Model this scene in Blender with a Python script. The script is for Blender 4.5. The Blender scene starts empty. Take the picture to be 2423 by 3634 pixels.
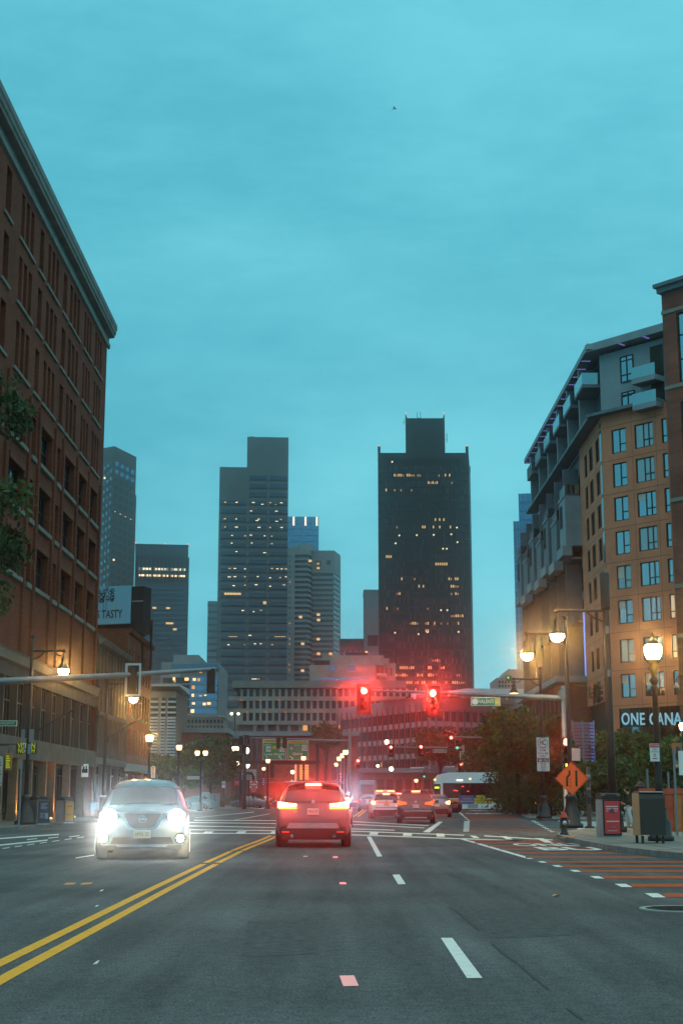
import bpy, bmesh, math, random
from mathutils import Vector, Matrix

random.seed(7)
sc = bpy.context.scene
C = sc.collection

# ------------------------------------------------------------------ camera
PW, PH, FPX = 2423.0, 3634.0, 5047.0
HORIZON = 2832.0
EYE = 1.28
PITCH = math.atan((HORIZON - PH / 2) / FPX)
cd = bpy.data.cameras.new('camera')
cam = bpy.data.objects.new('camera', cd)
C.objects.link(cam)
cam.location = (0, 0, EYE)
cam.rotation_euler = (math.pi / 2 + PITCH, 0, 0)
cd.sensor_fit = 'VERTICAL'
cd.sensor_height = 36.0
cd.sensor_width = 24.0
cd.lens = FPX / PH * 36.0
cd.clip_start = 0.1
cd.clip_end = 6000
sc.camera = cam

# ------------------------------------------------------------------ world: dusk under an even cloud deck
SUN_EL, SUN_ROT = math.radians(74), math.radians(200)
world = bpy.data.worlds.new('World')
sc.world = world
world.use_nodes = True
nt = world.node_tree
nt.nodes.clear()
wo = nt.nodes.new('ShaderNodeOutputWorld')
bgs = nt.nodes.new('ShaderNodeBackground')          # clear-sky part, faint
bgs.inputs['Strength'].default_value = 0.05 * 0.2
sky = nt.nodes.new('ShaderNodeTexSky')
sky.sky_type = 'NISHITA'
sky.sun_disc = False
sky.sun_elevation = SUN_EL
sky.sun_rotation = SUN_ROT
nt.links.new(sky.outputs[0], bgs.inputs['Color'])
tc = nt.nodes.new('ShaderNodeTexCoord')
mp = nt.nodes.new('ShaderNodeMapping')
mp.inputs['Scale'].default_value = (1.0, 1.0, 3.2)
mp.inputs['Location'].default_value = (0.3, 0.1, 0.55)
nt.links.new(tc.outputs['Generated'], mp.inputs['Vector'])
ns = nt.nodes.new('ShaderNodeTexNoise')
ns.inputs['Scale'].default_value = 2.3
ns.inputs['Detail'].default_value = 4.0
ns.inputs['Roughness'].default_value = 0.45
nt.links.new(mp.outputs[0], ns.inputs['Vector'])
cr = nt.nodes.new('ShaderNodeValToRGB')
cr.color_ramp.elements[0].position = 0.34
cr.color_ramp.elements[0].color = (0.085, 0.475, 0.59, 1)
cr.color_ramp.elements[1].position = 0.66
cr.color_ramp.elements[1].color = (0.18, 0.70, 0.805, 1)
n2 = nt.nodes.new('ShaderNodeTexNoise')
n2.inputs['Scale'].default_value = 26
n2.inputs['Detail'].default_value = 6
n2.inputs['Roughness'].default_value = 0.7
nt.links.new(mp.outputs[0], n2.inputs['Vector'])
mm_ = nt.nodes.new('ShaderNodeMath')
mm_.operation = 'MULTIPLY_ADD'
mm_.inputs[1].default_value = 0.22
nt.links.new(n2.outputs['Fac'], mm_.inputs[0])
ma_ = nt.nodes.new('ShaderNodeMath')
ma_.operation = 'SUBTRACT'
ma_.inputs[1].default_value = 0.11
nt.links.new(ns.outputs['Fac'], ma_.inputs[0])
nt.links.new(ma_.outputs[0], mm_.inputs[2])
sx_w = nt.nodes.new('ShaderNodeSeparateXYZ')          # cloud deck: a duller belt low over the town, paler above and at the horizon
nt.links.new(tc.outputs['Generated'], sx_w.inputs[0])
rb_ = nt.nodes.new('ShaderNodeValToRGB')
e_ = rb_.color_ramp.elements
e_[0].position, e_[0].color = 0.0, (.56, .56, .56, 1)
e_[1].position, e_[1].color = 1.0, (.60, .60, .60, 1)
for p_, q_ in ((.16, .55), (.29, .41), (.40, .47), (.55, .60)):
    k_ = e_.new(p_)
    k_.color = (q_, q_, q_, 1)
nt.links.new(sx_w.outputs['Z'], rb_.inputs['Fac'])
mb_ = nt.nodes.new('ShaderNodeMath')
mb_.operation = 'ADD'
nt.links.new(mm_.outputs[0], mb_.inputs[0])
nt.links.new(rb_.outputs[0], mb_.inputs[1])
mc_ = nt.nodes.new('ShaderNodeMath')
mc_.operation = 'SUBTRACT'
mc_.inputs[1].default_value = 0.5
nt.links.new(mb_.outputs[0], mc_.inputs[0])
nt.links.new(mc_.outputs[0], cr.inputs['Fac'])
bgc = nt.nodes.new('ShaderNodeBackground')
bgc.inputs['Strength'].default_value = 1.0
nt.links.new(cr.outputs[0], bgc.inputs['Color'])
add = nt.nodes.new('ShaderNodeAddShader')
nt.links.new(bgs.outputs[0], add.inputs[0])
nt.links.new(bgc.outputs[0], add.inputs[1])
nt.links.new(add.outputs[0], wo.inputs['Surface'])

sd = bpy.data.lights.new('overcast_sun', 'SUN')
sd.energy = 1.0
sd.angle = math.radians(110)
sd.color = (1.0, 0.84, 0.68)
so = bpy.data.objects.new('overcast_sun', sd)
C.objects.link(so)
so.rotation_euler = (math.radians(90 - 74), 0, math.radians(20))

sc.view_settings.view_transform = 'Standard'
sc.view_settings.look = 'None'
sc.view_settings.exposure = 0.0
sc.view_settings.gamma = 1.0
sc.view_settings.use_curve_mapping = False
sc.render.engine = 'CYCLES'
cy = sc.cycles
cy.use_denoising = True
cy.max_bounces = 5
cy.diffuse_bounces = 2
cy.glossy_bounces = 3
cy.transmission_bounces = 3
cy.volume_bounces = 0
cy.transparent_max_bounces = 6
cy.sample_clamp_direct = 0
cy.sample_clamp_indirect = 4
cy.caustics_reflective = False
cy.caustics_refractive = False
cy.use_light_tree = False
cy.use_adaptive_sampling = False

# ------------------------------------------------------------------ picture -> place
_cp, _sp = math.cos(PITCH), math.sin(PITCH)

def ray(px, py):
    u = (px - PW / 2) / FPX
    v = (PH / 2 - py) / FPX
    y = _cp - v * _sp
    return u / y, (_sp + v * _cp) / y      # x and z per metre of depth

def P(px, py, d):
    a, b = ray(px, py)
    return Vector((a * d, d, EYE + b * d))

def G(px, py, z=0.0):
    a, b = ray(px, py)
    d = (z - EYE) / b
    return Vector((a * d, d, z))

def X(px, py, d):
    return ray(px, py)[0] * d

def Z(py, d, px=PW / 2):
    return EYE + ray(px, py)[1] * d

# ------------------------------------------------------------------ materials
MATS = {}

def mat(name, col, rough=0.8, metal=0.0, var=0.0, vscale=3.0, bump=0.0, bscale=30.0, spec=0.3, trans=0.0, coat=0.0):
    if name in MATS:
        return MATS[name]
    m = bpy.data.materials.new(name)
    m.use_nodes = True
    t = m.node_tree
    b = t.nodes['Principled BSDF']
    b.inputs['Roughness'].default_value = rough
    b.inputs['Metallic'].default_value = metal
    b.inputs['Specular IOR Level'].default_value = spec
    b.inputs['Coat Weight'].default_value = coat
    b.inputs['Base Color'].default_value = (*col, 1)
    if var > 0 or bump > 0:
        c = t.nodes.new('ShaderNodeTexCoord')
    if var > 0:
        n = t.nodes.new('ShaderNodeTexNoise')
        n.inputs['Scale'].default_value = vscale
        n.inputs['Detail'].default_value = 6
        n.inputs['Roughness'].default_value = 0.6
        r = t.nodes.new('ShaderNodeValToRGB')
        r.color_ramp.elements[0].position = 0.3
        r.color_ramp.elements[1].position = 0.7
        r.color_ramp.elements[0].color = (*[v * (1 - var) for v in col], 1)
        r.color_ramp.elements[1].color = (*[min(1, v * (1 + var)) for v in col], 1)
        t.links.new(c.outputs['Object'], n.inputs['Vector'])
        t.links.new(n.outputs['Fac'], r.inputs['Fac'])
        t.links.new(r.outputs[0], b.inputs['Base Color'])
    if bump > 0:
        n2 = t.nodes.new('ShaderNodeTexNoise')
        n2.inputs['Scale'].default_value = bscale
        n2.inputs['Detail'].default_value = 4
        bp = t.nodes.new('ShaderNodeBump')
        bp.inputs['Strength'].default_value = bump
        bp.inputs['Distance'].default_value = 0.02
        t.links.new(c.outputs['Object'], n2.inputs['Vector'])
        t.links.new(n2.outputs['Fac'], bp.inputs['Height'])
        t.links.new(bp.outputs[0], b.inputs['Normal'])
    MATS[name] = m
    return m

def brick(name, col, mortar, scale=1.0, rough=0.9):
    if name in MATS:
        return MATS[name]
    m = mat(name, col, rough, spec=0.15)
    t = m.node_tree
    b = t.nodes['Principled BSDF']
    c = t.nodes.new('ShaderNodeTexCoord')
    sp = t.nodes.new('ShaderNodeSeparateXYZ')
    ad = t.nodes.new('ShaderNodeMath'); ad.operation = 'ADD'
    cb = t.nodes.new('ShaderNodeCombineXYZ')
    t.links.new(c.outputs['Object'], sp.inputs[0])
    t.links.new(sp.outputs['X'], ad.inputs[0])
    t.links.new(sp.outputs['Y'], ad.inputs[1])
    t.links.new(ad.outputs[0], cb.inputs['X'])
    t.links.new(sp.outputs['Z'], cb.inputs['Y'])
    br = t.nodes.new('ShaderNodeTexBrick')
    br.inputs['Scale'].default_value = scale
    br.inputs['Brick Width'].default_value = 0.22
    br.inputs['Row Height'].default_value = 0.075
    br.inputs['Mortar Size'].default_value = 0.008
    br.inputs['Color1'].default_value = (*[v * 0.8 for v in col], 1)
    br.inputs['Color2'].default_value = (*[v * 1.2 for v in col], 1)
    br.inputs['Mortar'].default_value = (*mortar, 1)
    t.links.new(cb.outputs[0], br.inputs['Vector'])
    n = t.nodes.new('ShaderNodeTexNoise')
    n.inputs['Scale'].default_value = 0.35
    n.inputs['Detail'].default_value = 7
    t.links.new(c.outputs['Object'], n.inputs['Vector'])
    r = t.nodes.new('ShaderNodeMapRange')
    r.inputs['From Min'].default_value = 0.3
    r.inputs['From Max'].default_value = 0.7
    r.inputs['To Min'].default_value = 0.72
    r.inputs['To Max'].default_value = 1.22
    t.links.new(n.outputs['Fac'], r.inputs['Value'])
    mx = t.nodes.new('ShaderNodeVectorMath'); mx.operation = 'SCALE'
    t.links.new(br.outputs['Color'], mx.inputs[0])
    t.links.new(r.outputs[0], mx.inputs['Scale'])
    t.links.new(mx.outputs[0], b.inputs['Base Color'])
    return m

def emis(name, col, strength, sample=False, base=(0.02, 0.02, 0.02)):
    if name in MATS:
        return MATS[name]
    m = mat(name, base, 0.4)
    b = m.node_tree.nodes['Principled BSDF']
    b.inputs['Emission Color'].default_value = (*col, 1)
    b.inputs['Emission Strength'].default_value = strength
    m.cycles.emission_sampling = 'FRONT' if sample else 'NONE'
    return m

def glass(name, col, rough=0.06, spec=0.8):
    return mat(name, col, rough, 0.0, spec=spec)

M_RECESS = None

# ------------------------------------------------------------------ mesh builder
class MB:
    def __init__(self):
        self.v, self.f, self.m, self.s = [], [], [], []
        self.mats = []
        self.cur = 0

    def use(self, m):
        if m not in self.mats:
            self.mats.append(m)
        self.cur = self.mats.index(m)
        return self

    def face(self, pts, smooth=False):
        i = len(self.v)
        self.v.extend([tuple(p) for p in pts])
        self.f.append(tuple(range(i, i + len(pts))))
        self.m.append(self.cur)
        self.s.append(smooth)
        return self

    def faces(self, vs, fs, smooth=False):
        i = len(self.v)
        self.v.extend([tuple(p) for p in vs])
        for f in fs:
            self.f.append(tuple(i + k for k in f))
            self.m.append(self.cur)
            self.s.append(smooth)
        return self

    def box(self, x0, x1, y0, y1, z0, z1, M=None):
        vs = [(x0, y0, z0), (x1, y0, z0), (x1, y1, z0), (x0, y1, z0), (x0, y0, z1), (x1, y0, z1), (x1, y1, z1), (x0, y1, z1)]
        if M is not None:
            vs = [M @ Vector(p) for p in vs]
        return self.faces(vs, [(3, 2, 1, 0), (4, 5, 6, 7), (0, 1, 5, 4), (1, 2, 6, 5), (2, 3, 7, 6), (3, 0, 4, 7)])

    def bbox(self, x0, x1, y0, y1, z0, z1, b=0.02):
        # box with chamfered vertical and top edges
        pl = [(x0 + b, y0), (x1 - b, y0), (x1, y0 + b), (x1, y1 - b), (x1 - b, y1), (x0 + b, y1), (x0, y1 - b), (x0, y0 + b)]
        cx, cy_ = (x0 + x1) / 2, (y0 + y1) / 2
        def ins(p):
            return (cx + (p[0] - cx) * (1 - 2 * b / max(x1 - x0, 1e-6)), cy_ + (p[1] - cy_) * (1 - 2 * b / max(y1 - y0, 1e-6)))
        n = 8
        vs = [(x, y, z0) for x, y in pl] + [(x, y, z1 - b) for x, y in pl] + [(*ins(p), z1) for p in pl]
        fs = [tuple(reversed(range(n)))]
        for r in (0, n):
            for k in range(n):
                fs.append((r + k, r + (k + 1) % n, r + n + (k + 1) % n, r + n + k))
        fs.append(tuple(range(2 * n, 3 * n)))
        return self.faces(vs, fs)

    def prism(self, poly, z0, z1):
        n = len(poly)
        vs = [(x, y, z0) for x, y in poly] + [(x, y, z1) for x, y in poly]
        fs = [tuple(reversed(range(n))), tuple(range(n, 2 * n))]
        for k in range(n):
            fs.append((k, (k + 1) % n, n + (k + 1) % n, n + k))
        return self.faces(vs, fs)

    def extr(self, prof, x0, x1):
        # profile in (y, z), swept along x
        n = len(prof)
        vs = [(x0, y, z) for y, z in prof] + [(x1, y, z) for y, z in prof]
        fs = [tuple(range(n)), tuple(reversed(range(n, 2 * n)))]
        for k in range(n):
            fs.append((k, n + k, n + (k + 1) % n, (k + 1) % n))
        return self.faces(vs, fs)

    def tube(self, pts, r, n=8, cap=True, smooth=True):
        pts = [Vector(p) for p in pts]
        rs = r if isinstance(r, (list, tuple)) else [r] * len(pts)
        vs, fs = [], []
        for i, p in enumerate(pts):
            a = pts[max(0, i - 1)]
            b = pts[min(len(pts) - 1, i + 1)]
            d = (b - a).normalized()
            up = Vector((0, 0, 1)) if abs(d.z) < 0.95 else Vector((0, 1, 0))
            s = d.cross(up).normalized()
            t = s.cross(d).normalized()
            for k in range(n):
                an = 2 * math.pi * k / n
                vs.append(p + (s * math.cos(an) + t * math.sin(an)) * rs[i])
        for i in range(len(pts) - 1):
            for k in range(n):
                fs.append((i * n + k, i * n + (k + 1) % n, (i + 1) * n + (k + 1) % n, (i + 1) * n + k))
        self.faces(vs, fs, smooth)
        if cap:
            self.faces(vs[:n], [tuple(reversed(range(n)))])
            self.faces(vs[-n:], [tuple(range(n))])
        return self

    def lathe(self, prof, c=(0, 0, 0), n=12, smooth=True, axis='z'):
        vs, fs = [], []
        for r, z in prof:
            for k in range(n):
                a = 2 * math.pi * k / n
                p = (r * math.cos(a), r * math.sin(a), z)
                if axis == 'y':
                    p = (p[0], p[2], -p[1])
                elif axis == 'x':
                    p = (p[2], p[0], p[1])
                vs.append((c[0] + p[0], c[1] + p[1], c[2] + p[2]))
        for i in range(len(prof) - 1):
            for k in range(n):
                fs.append((i * n + k, i * n + (k + 1) % n, (i + 1) * n + (k + 1) % n, (i + 1) * n + k))
        if not (len(prof) == 4 and prof[0][1] == prof[3][1] and prof[0][0] != prof[3][0]):
            fs.append(tuple(reversed(range(n))))
            fs.append(tuple(range((len(prof) - 1) * n, len(prof) * n)))
        return self.faces(vs, fs, smooth)

    def ball(self, c, r, n=12, k=7, sz=1.0):
        prof = []
        for i in range(k + 1):
            a = -math.pi / 2 + math.pi * i / k
            prof.append((max(1e-4, r * math.cos(a)), r * sz * math.sin(a)))
        return self.lathe(prof, c, n)

    def disc(self, c, r, n=16, axis='y'):
        # disc facing -y
        return self.face([(c[0] + r * math.cos(2 * math.pi * k / n), c[1], c[2] + r * math.sin(2 * math.pi * k / n)) for k in range(n)])

    def mesh(self, name, mt=None):
        me = bpy.data.meshes.new(name)
        me.from_pydata(self.v, [], self.f)
        ms = self.mats or ([mt] if mt else [])
        for m in ms:
            me.materials.append(m)
        if self.mats:
            me.polygons.foreach_set('material_index', self.m)
        me.polygons.foreach_set('use_smooth', self.s)
        me.update()
        return me

def ob(name, data, parent=None, loc=(0, 0, 0), rotz=0.0, mt=None):
    if isinstance(data, MB):
        data = data.mesh(name, mt)
    o = bpy.data.objects.new(name, data)
    C.objects.link(o)
    o.location = loc
    if rotz:
        o.rotation_euler = (0, 0, rotz)
    if parent is not None:
        o.parent = parent
    return o

def tag(o, label, cat, group=None):
    o['label'] = label
    o['category'] = cat
    if group:
        o['group'] = group
    return o

def thing(name, label, cat, loc=(0, 0, 0), rotz=0.0, group=None):
    o = bpy.data.objects.new(name, None)
    o.empty_display_size = 0.3
    C.objects.link(o)
    o.location = loc
    o.rotation_euler = (0, 0, rotz)
    return tag(o, label, cat, group)

def struct(name, mb, mt=None, loc=(0, 0, 0)):
    o = ob(name, mb, None, loc, mt=mt)
    o['kind'] = 'structure'
    return o

def kids(o):
    return [c for c in bpy.data.objects if c.parent == o]

_KIDS = {}
def dup(root, loc, rotz, label, group=None, scale=None):
    if root.name not in _KIDS:
        _KIDS[root.name] = [(c, kids(c)) for c in kids(root)]
    r = root.copy()
    C.objects.link(r)
    r.location = loc
    r.rotation_euler = (0, 0, rotz)
    r['label'] = label
    if group:
        r['group'] = group
    if scale:
        r.scale = (scale,) * 3
    for c, gs in _KIDS[root.name]:
        c2 = c.copy()
        C.objects.link(c2)
        c2.parent = r
        for g in gs:
            g2 = g.copy()
            C.objects.link(g2)
            g2.parent = c2
    return r

_FONTM = {}
def text_mesh(txt, size, depth=0.0, bold=0.0, spacing=1.0):
    key = (txt, round(size, 4), depth, bold, spacing)
    if key in _FONTM:
        return _FONTM[key]
    cu = bpy.data.curves.new('lettering', 'FONT')
    cu.body = txt
    cu.size = size
    cu.align_x = 'CENTER'
    cu.align_y = 'CENTER'
    cu.extrude = depth
    cu.offset = bold
    cu.space_character = spacing
    cu.resolution_u = 3
    o = bpy.data.objects.new('lettering', cu)
    me = bpy.data.meshes.new_from_object(o)
    me.name = 'lettering'
    bpy.data.objects.remove(o)
    bpy.data.curves.remove(cu)
    _FONTM[key] = me
    return me

def text(txt, size, parent, loc, m, rotz=0.0, depth=0.002, width=None, bold=0.0, flat=False, name='lettering'):
    me = text_mesh(txt, size, depth, bold).copy()
    xs = [v.co.x for v in me.vertices]
    if width and xs:
        k = width / max(1e-6, max(xs) - min(xs))
        for v in me.vertices:
            v.co.x *= k
    me.materials.clear()
    me.materials.append(m)
    o = bpy.data.objects.new(name, me)
    C.objects.link(o)
    o.parent = parent
    o.location = loc
    o.rotation_euler = (0 if flat else math.pi / 2, 0, rotz)
    return o

def lamp_spot(parent, loc, target, col, energy, angle=100, r=0.06, blend=0.6, name='lamp_light'):
    l = bpy.data.lights.new(name, 'SPOT')
    l.energy = energy
    l.color = col
    l.spot_size = math.radians(angle)
    l.spot_blend = blend
    l.shadow_soft_size = r
    o = bpy.data.objects.new(name, l)
    C.objects.link(o)
    o.parent = parent
    o.location = loc
    o.rotation_euler = (Vector(target) - Vector(loc)).to_track_quat('-Z', 'Y').to_euler()
    return o

# ------------------------------------------------------------------ facades
def grid_wall(mb, xb, zb, is_open, depth, M, sill_m=None):
    """wall in the local x-z plane facing -y, with real recessed openings"""
    for i in range(len(xb) - 1):
        for j in range(len(zb) - 1):
            x0, x1, z0, z1 = xb[i], xb[i + 1], zb[j], zb[j + 1]
            if not is_open(i, j):
                mb.face([M @ Vector(p) for p in ((x0, 0, z0), (x1, 0, z0), (x1, 0, z1), (x0, 0, z1))])
            else:
                d = depth
                for q in (((x0, 0, z0), (x0, 0, z1), (x0, d, z1), (x0, d, z0)), ((x1, 0, z1), (x1, 0, z0), (x1, d, z0), (x1, d, z1)),
                          ((x0, 0, z1), (x1, 0, z1), (x1, d, z1), (x0, d, z1)), ((x1, 0, z0), (x0, 0, z0), (x0, d, z0), (x1, d, z0)),):
                    mb.face([M @ Vector(p) for p in q])

_WIN = {}
def win_mesh(w, h, frame, pane, vs=(), hs=(), fw=0.06, key=None):
    """window unit: origin at lower left, faces -y; panes and bars are geometry"""
    k = (round(w, 3), round(h, 3), frame.name, pane.name, tuple(vs), tuple(hs), fw)
    if k in _WIN:
        return _WIN[k]
    mb = MB()
    mb.use(pane)
    mb.face([(0, 0.03, 0), (w, 0.03, 0), (w, 0.03, h), (0, 0.03, h)])
    mb.use(frame)
    if fw > 0:
        mb.box(0, fw, -0.03, 0.02, 0, h)
        mb.box(w - fw, w, -0.03, 0.02, 0, h)
        mb.box(fw, w - fw, -0.03, 0.02, 0, fw)
        mb.box(fw, w - fw, -0.03, 0.02, h - fw, h)
        for v in vs:
            mb.box(v * w - fw / 2, v * w + fw / 2, -0.025, 0.02, fw, h - fw)
        for q, x0, x1 in hs:
            mb.box(x0 * w + fw * 0.6, x1 * w - fw * 0.6, -0.022, 0.02, q * h - fw / 2, q * h + fw / 2)
    me = mb.mesh('window')
    _WIN[k] = me
    return me

def rotM(x, y, z, a):
    return Matrix.Translation((x, y, z)) @ Matrix.Rotation(a, 4, 'Z')

def put(name, me, parent, M, x, y, z):
    o = bpy.data.objects.new(name, me)
    C.objects.link(o)
    o.parent = parent
    o.matrix_local = M @ Matrix.Translation((x, y, z))
    return o

# ------------------------------------------------------------------ ground, road, pavements, markings
def asphalt():
    m = mat('asphalt', (0.108, 0.105, 0.103), 0.9, spec=0.0)
    t = m.node_tree
    b = t.nodes['Principled BSDF']
    c = t.nodes.new('ShaderNodeTexCoord')
    n1 = t.nodes.new('ShaderNodeTexNoise'); n1.inputs['Scale'].default_value = 0.22; n1.inputs['Detail'].default_value = 5
    n2 = t.nodes.new('ShaderNodeTexNoise'); n2.inputs['Scale'].default_value = 55; n2.inputs['Detail'].default_value = 3
    mpn = t.nodes.new('ShaderNodeMapping'); mpn.inputs['Scale'].default_value = (2.2, 0.12, 1)
    n3 = t.nodes.new('ShaderNodeTexNoise'); n3.inputs['Scale'].default_value = 0.9; n3.inputs['Detail'].default_value = 5
    t.links.new(c.outputs['Object'], n1.inputs['Vector'])
    t.links.new(c.outputs['Object'], n2.inputs['Vector'])
    t.links.new(c.outputs['Object'], mpn.inputs['Vector'])
    t.links.new(mpn.outputs[0], n3.inputs['Vector'])
    def rng(n, a, z):
        r = t.nodes.new('ShaderNodeMapRange')
        r.inputs['From Min'].default_value = 0.3; r.inputs['From Max'].default_value = 0.7
        r.inputs['To Min'].default_value = a; r.inputs['To Max'].default_value = z
        t.links.new(n.outputs['Fac'], r.inputs['Value'])
        return r
    r1, r2, r3 = rng(n1, 0.76, 1.22), rng(n2, 0.5, 1.55), rng(n3, 0.78, 1.2)
    n4 = t.nodes.new('ShaderNodeTexNoise'); n4.inputs['Scale'].default_value = 9; n4.inputs['Detail'].default_value = 8; n4.inputs['Roughness'].default_value = 0.8
    t.links.new(c.outputs['Object'], n4.inputs['Vector'])
    r4 = rng(n4, 0.68, 1.34)
    m0 = t.nodes.new('ShaderNodeMath'); m0.operation = 'MULTIPLY'
    t.links.new(r1.outputs[0], m0.inputs[0]); t.links.new(r4.outputs[0], m0.inputs[1])
    r1 = m0
    m1 = t.nodes.new('ShaderNodeMath'); m1.operation = 'MULTIPLY'
    m2 = t.nodes.new('ShaderNodeMath'); m2.operation = 'MULTIPLY'
    t.links.new(r1.outputs[0], m1.inputs[0]); t.links.new(r2.outputs[0], m1.inputs[1])
    t.links.new(m1.outputs[0], m2.inputs[0]); t.links.new(r3.outputs[0], m2.inputs[1])
    vm = t.nodes.new('ShaderNodeVectorMath'); vm.operation = 'SCALE'
    vm.inputs[0].default_value = (0.108, 0.105, 0.103)
    t.links.new(m2.outputs[0], vm.inputs['Scale'])
    t.links.new(vm.outputs[0], b.inputs['Base Color'])
    bp = t.nodes.new('ShaderNodeBump'); bp.inputs['Strength'].default_value = 0.5; bp.inputs['Distance'].default_value = 0.01
    t.links.new(n2.outputs['Fac'], bp.inputs['Height'])
    t.links.new(bp.outputs[0], b.inputs['Normal'])
    return m

M_ASPH = asphalt()
M_GROUND = mat('city_ground', (0.05, 0.045, 0.04), 0.95, var=0.3, vscale=0.1, spec=0.0)
M_WALK = mat('pavement_concrete', (0.21, 0.185, 0.16), 0.9, var=0.25, vscale=0.8, bump=0.3, spec=0.05)
M_KERB = mat('granite_kerb', (0.19, 0.17, 0.155), 0.85, var=0.3, vscale=4)

def paint(name, col, wear=0.35):
    m = mat(name, col, 0.8, spec=0.0)
    t = m.node_tree
    b = t.nodes['Principled BSDF']
    c = t.nodes.new('ShaderNodeTexCoord')
    n = t.nodes.new('ShaderNodeTexNoise'); n.inputs['Scale'].default_value = 7; n.inputs['Detail'].default_value = 8; n.inputs['Roughness'].default_value = 0.75
    t.links.new(c.outputs['Object'], n.inputs['Vector'])
    r = t.nodes.new('ShaderNodeValToRGB')
    r.color_ramp.elements[0].position = 0.32
    r.color_ramp.elements[0].color = (*[v * (1 - wear) + 0.05 * wear for v in col], 1)
    r.color_ramp.elements[1].position = 0.5
    r.color_ramp.elements[1].color = (*col, 1)
    t.links.new(n.outputs['Fac'], r.inputs['Fac'])
    t.links.new(r.outputs[0], b.inputs['Base Color'])
    return m

M_WHITE = paint('white_road_paint', (0.70, 0.66, 0.60))
M_YEL = paint('yellow_road_paint', (0.80, 0.36, 0.06), 0.3)
M_RED = paint('red_bus_lane_paint', (0.42, 0.105, 0.05), 0.5)
M_TAR = mat('tar_seal', (0.02, 0.019, 0.018), 0.7)
M_PINK = mat('lane_patch', (0.48, 0.40, 0.38), 0.6)

mb = MB(); mb.face([(-3000, -200, -0.03), (3000, -200, -0.03), (3000, 4500, -0.03), (-3000, 4500, -0.03)])
struct('ground', mb, M_GROUND)
mb = MB(); mb.face([(-70, -25, 0), (70, -25, 0), (70, 330, 0), (-70, 330, 0)])
struct('road', mb, M_ASPH)

LEFT_WALK = [(-70, 53.2), (-17, 53.2), (-14.6, 53.7), (-13.5, 55.2), (-13.15, 58), (-13.3, 71), (-13.4, 105), (-13.2, 147), (-12.4, 162), (-10, 200), (-8.5, 212), (-8.5, 320), (-70, 320)]
RIGHT_NEAR = [(13.5, -24), (12.0, 6), (9.4, 20), (7.9, 26.5), (7.3, 30.5), (7.0, 32.5), (6.68, 35.3), (6.58, 38.7), (6.75, 44.2), (7.0, 47.5), (7.7, 51.3), (9.2, 55.7), (10.8, 60), (13.5, 63), (69, 66), (69, -24)]
RIGHT_FAR = [(69, 86), (15, 80.5), (12.6, 81), (11.5, 83.5), (11.2, 88), (13.6, 111), (17.5, 150), (20, 180), (21, 320), (69, 320)]

def walk(poly, i0, i1, label):
    """raised pavement with a granite kerb along the street edge and score lines between its slabs"""
    n = len(poly)
    edge = poly[i0:i1 + 1]
    kw = 0.16
    inner = []
    for k, p in enumerate(edge):
        a = Vector(edge[max(0, k - 1)]); b = Vector(edge[min(len(edge) - 1, k + 1)])
        d = (b - a).normalized()
        nrm = Vector((-d.y, d.x))
        c = Vector((sum(q[0] for q in poly) / n, sum(q[1] for q in poly) / n))
        if nrm.dot(c - Vector(p)) < 0:
            nrm = -nrm
        inner.append(Vector(p) + nrm * kw)
    full = list(poly[:i0]) + [tuple(q) for q in inner] + list(poly[i1 + 1:])
    m = MB()
    m.prism(full, -0.02, 0.13)
    w = struct('pavement', m, M_WALK)
    kb = bpy.data.objects.new('kerb', None); C.objects.link(kb); kb['kind'] = 'structure'
    # granite blocks one by one where they can be told apart
    cnt = 0
    rest = MB()
    for k in range(len(edge) - 1):
        a, b = Vector(edge[k]), Vector(edge[k + 1])
        ai, bi = inner[k], inner[k + 1]
        L = (b - a).length
        seg = max(1, int(L / 1.8))
        for s in range(seg):
            t0, t1 = s / seg + 0.006 / max(L, .1), (s + 1) / seg - 0.006 / max(L, .1)
            q = [a.lerp(b, t0), a.lerp(b, t1), ai.lerp(bi, t1), ai.lerp(bi, t0)]
            mid = a.lerp(b, (t0 + t1) / 2)
            h = 0.135 + random.uniform(-0.003, 0.004)
            one = MB(); one.prism([tuple(p) for p in q], -0.02, h)
            if 15 < mid.y < 110 and abs(mid.x) < 20:
                o = ob('kerb_stone', one, kb, mt=M_KERB)
                cnt += 1
            else:
                i = len(rest.v); rest.v.extend(one.v); rest.f.extend([tuple(i + z for z in f) for f in one.f]); rest.m.extend(one.m); rest.s.extend(one.s)
    if rest.v:
        o = ob('kerb_stones_beyond', rest, kb, mt=M_KERB)
        o['kind'] = 'stuff'
    return w

walk(LEFT_WALK, 1, 10, 'left')
walk(RIGHT_NEAR, 0, 14, 'near')
walk(RIGHT_FAR, 0, 8, 'far')

# slabs of the near right pavement (score lines are gaps between real slabs)
def slabs(x0, x1, y0, y1, s, inside, z, name='paving_slab'):
    host = bpy.data.objects.new('paving', None); C.objects.link(host); host['kind'] = 'structure'
    y = y0
    n = 0
    while y < y1:
        x = x0
        while x < x1:
            pts = [(x + 0.01, y + 0.01), (x + s - 0.01, y + 0.01), (x + s - 0.01, y + s - 0.01), (x + 0.01, y + s - 0.01)]
            if all(inside(*p) for p in pts) and n < 290:
                m = MB(); m.prism(pts, z - 0.05, z + random.uniform(0.003, 0.009))
                ob(name, m, host, mt=M_WALK)
                n += 1
            x += s
        y += s

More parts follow.
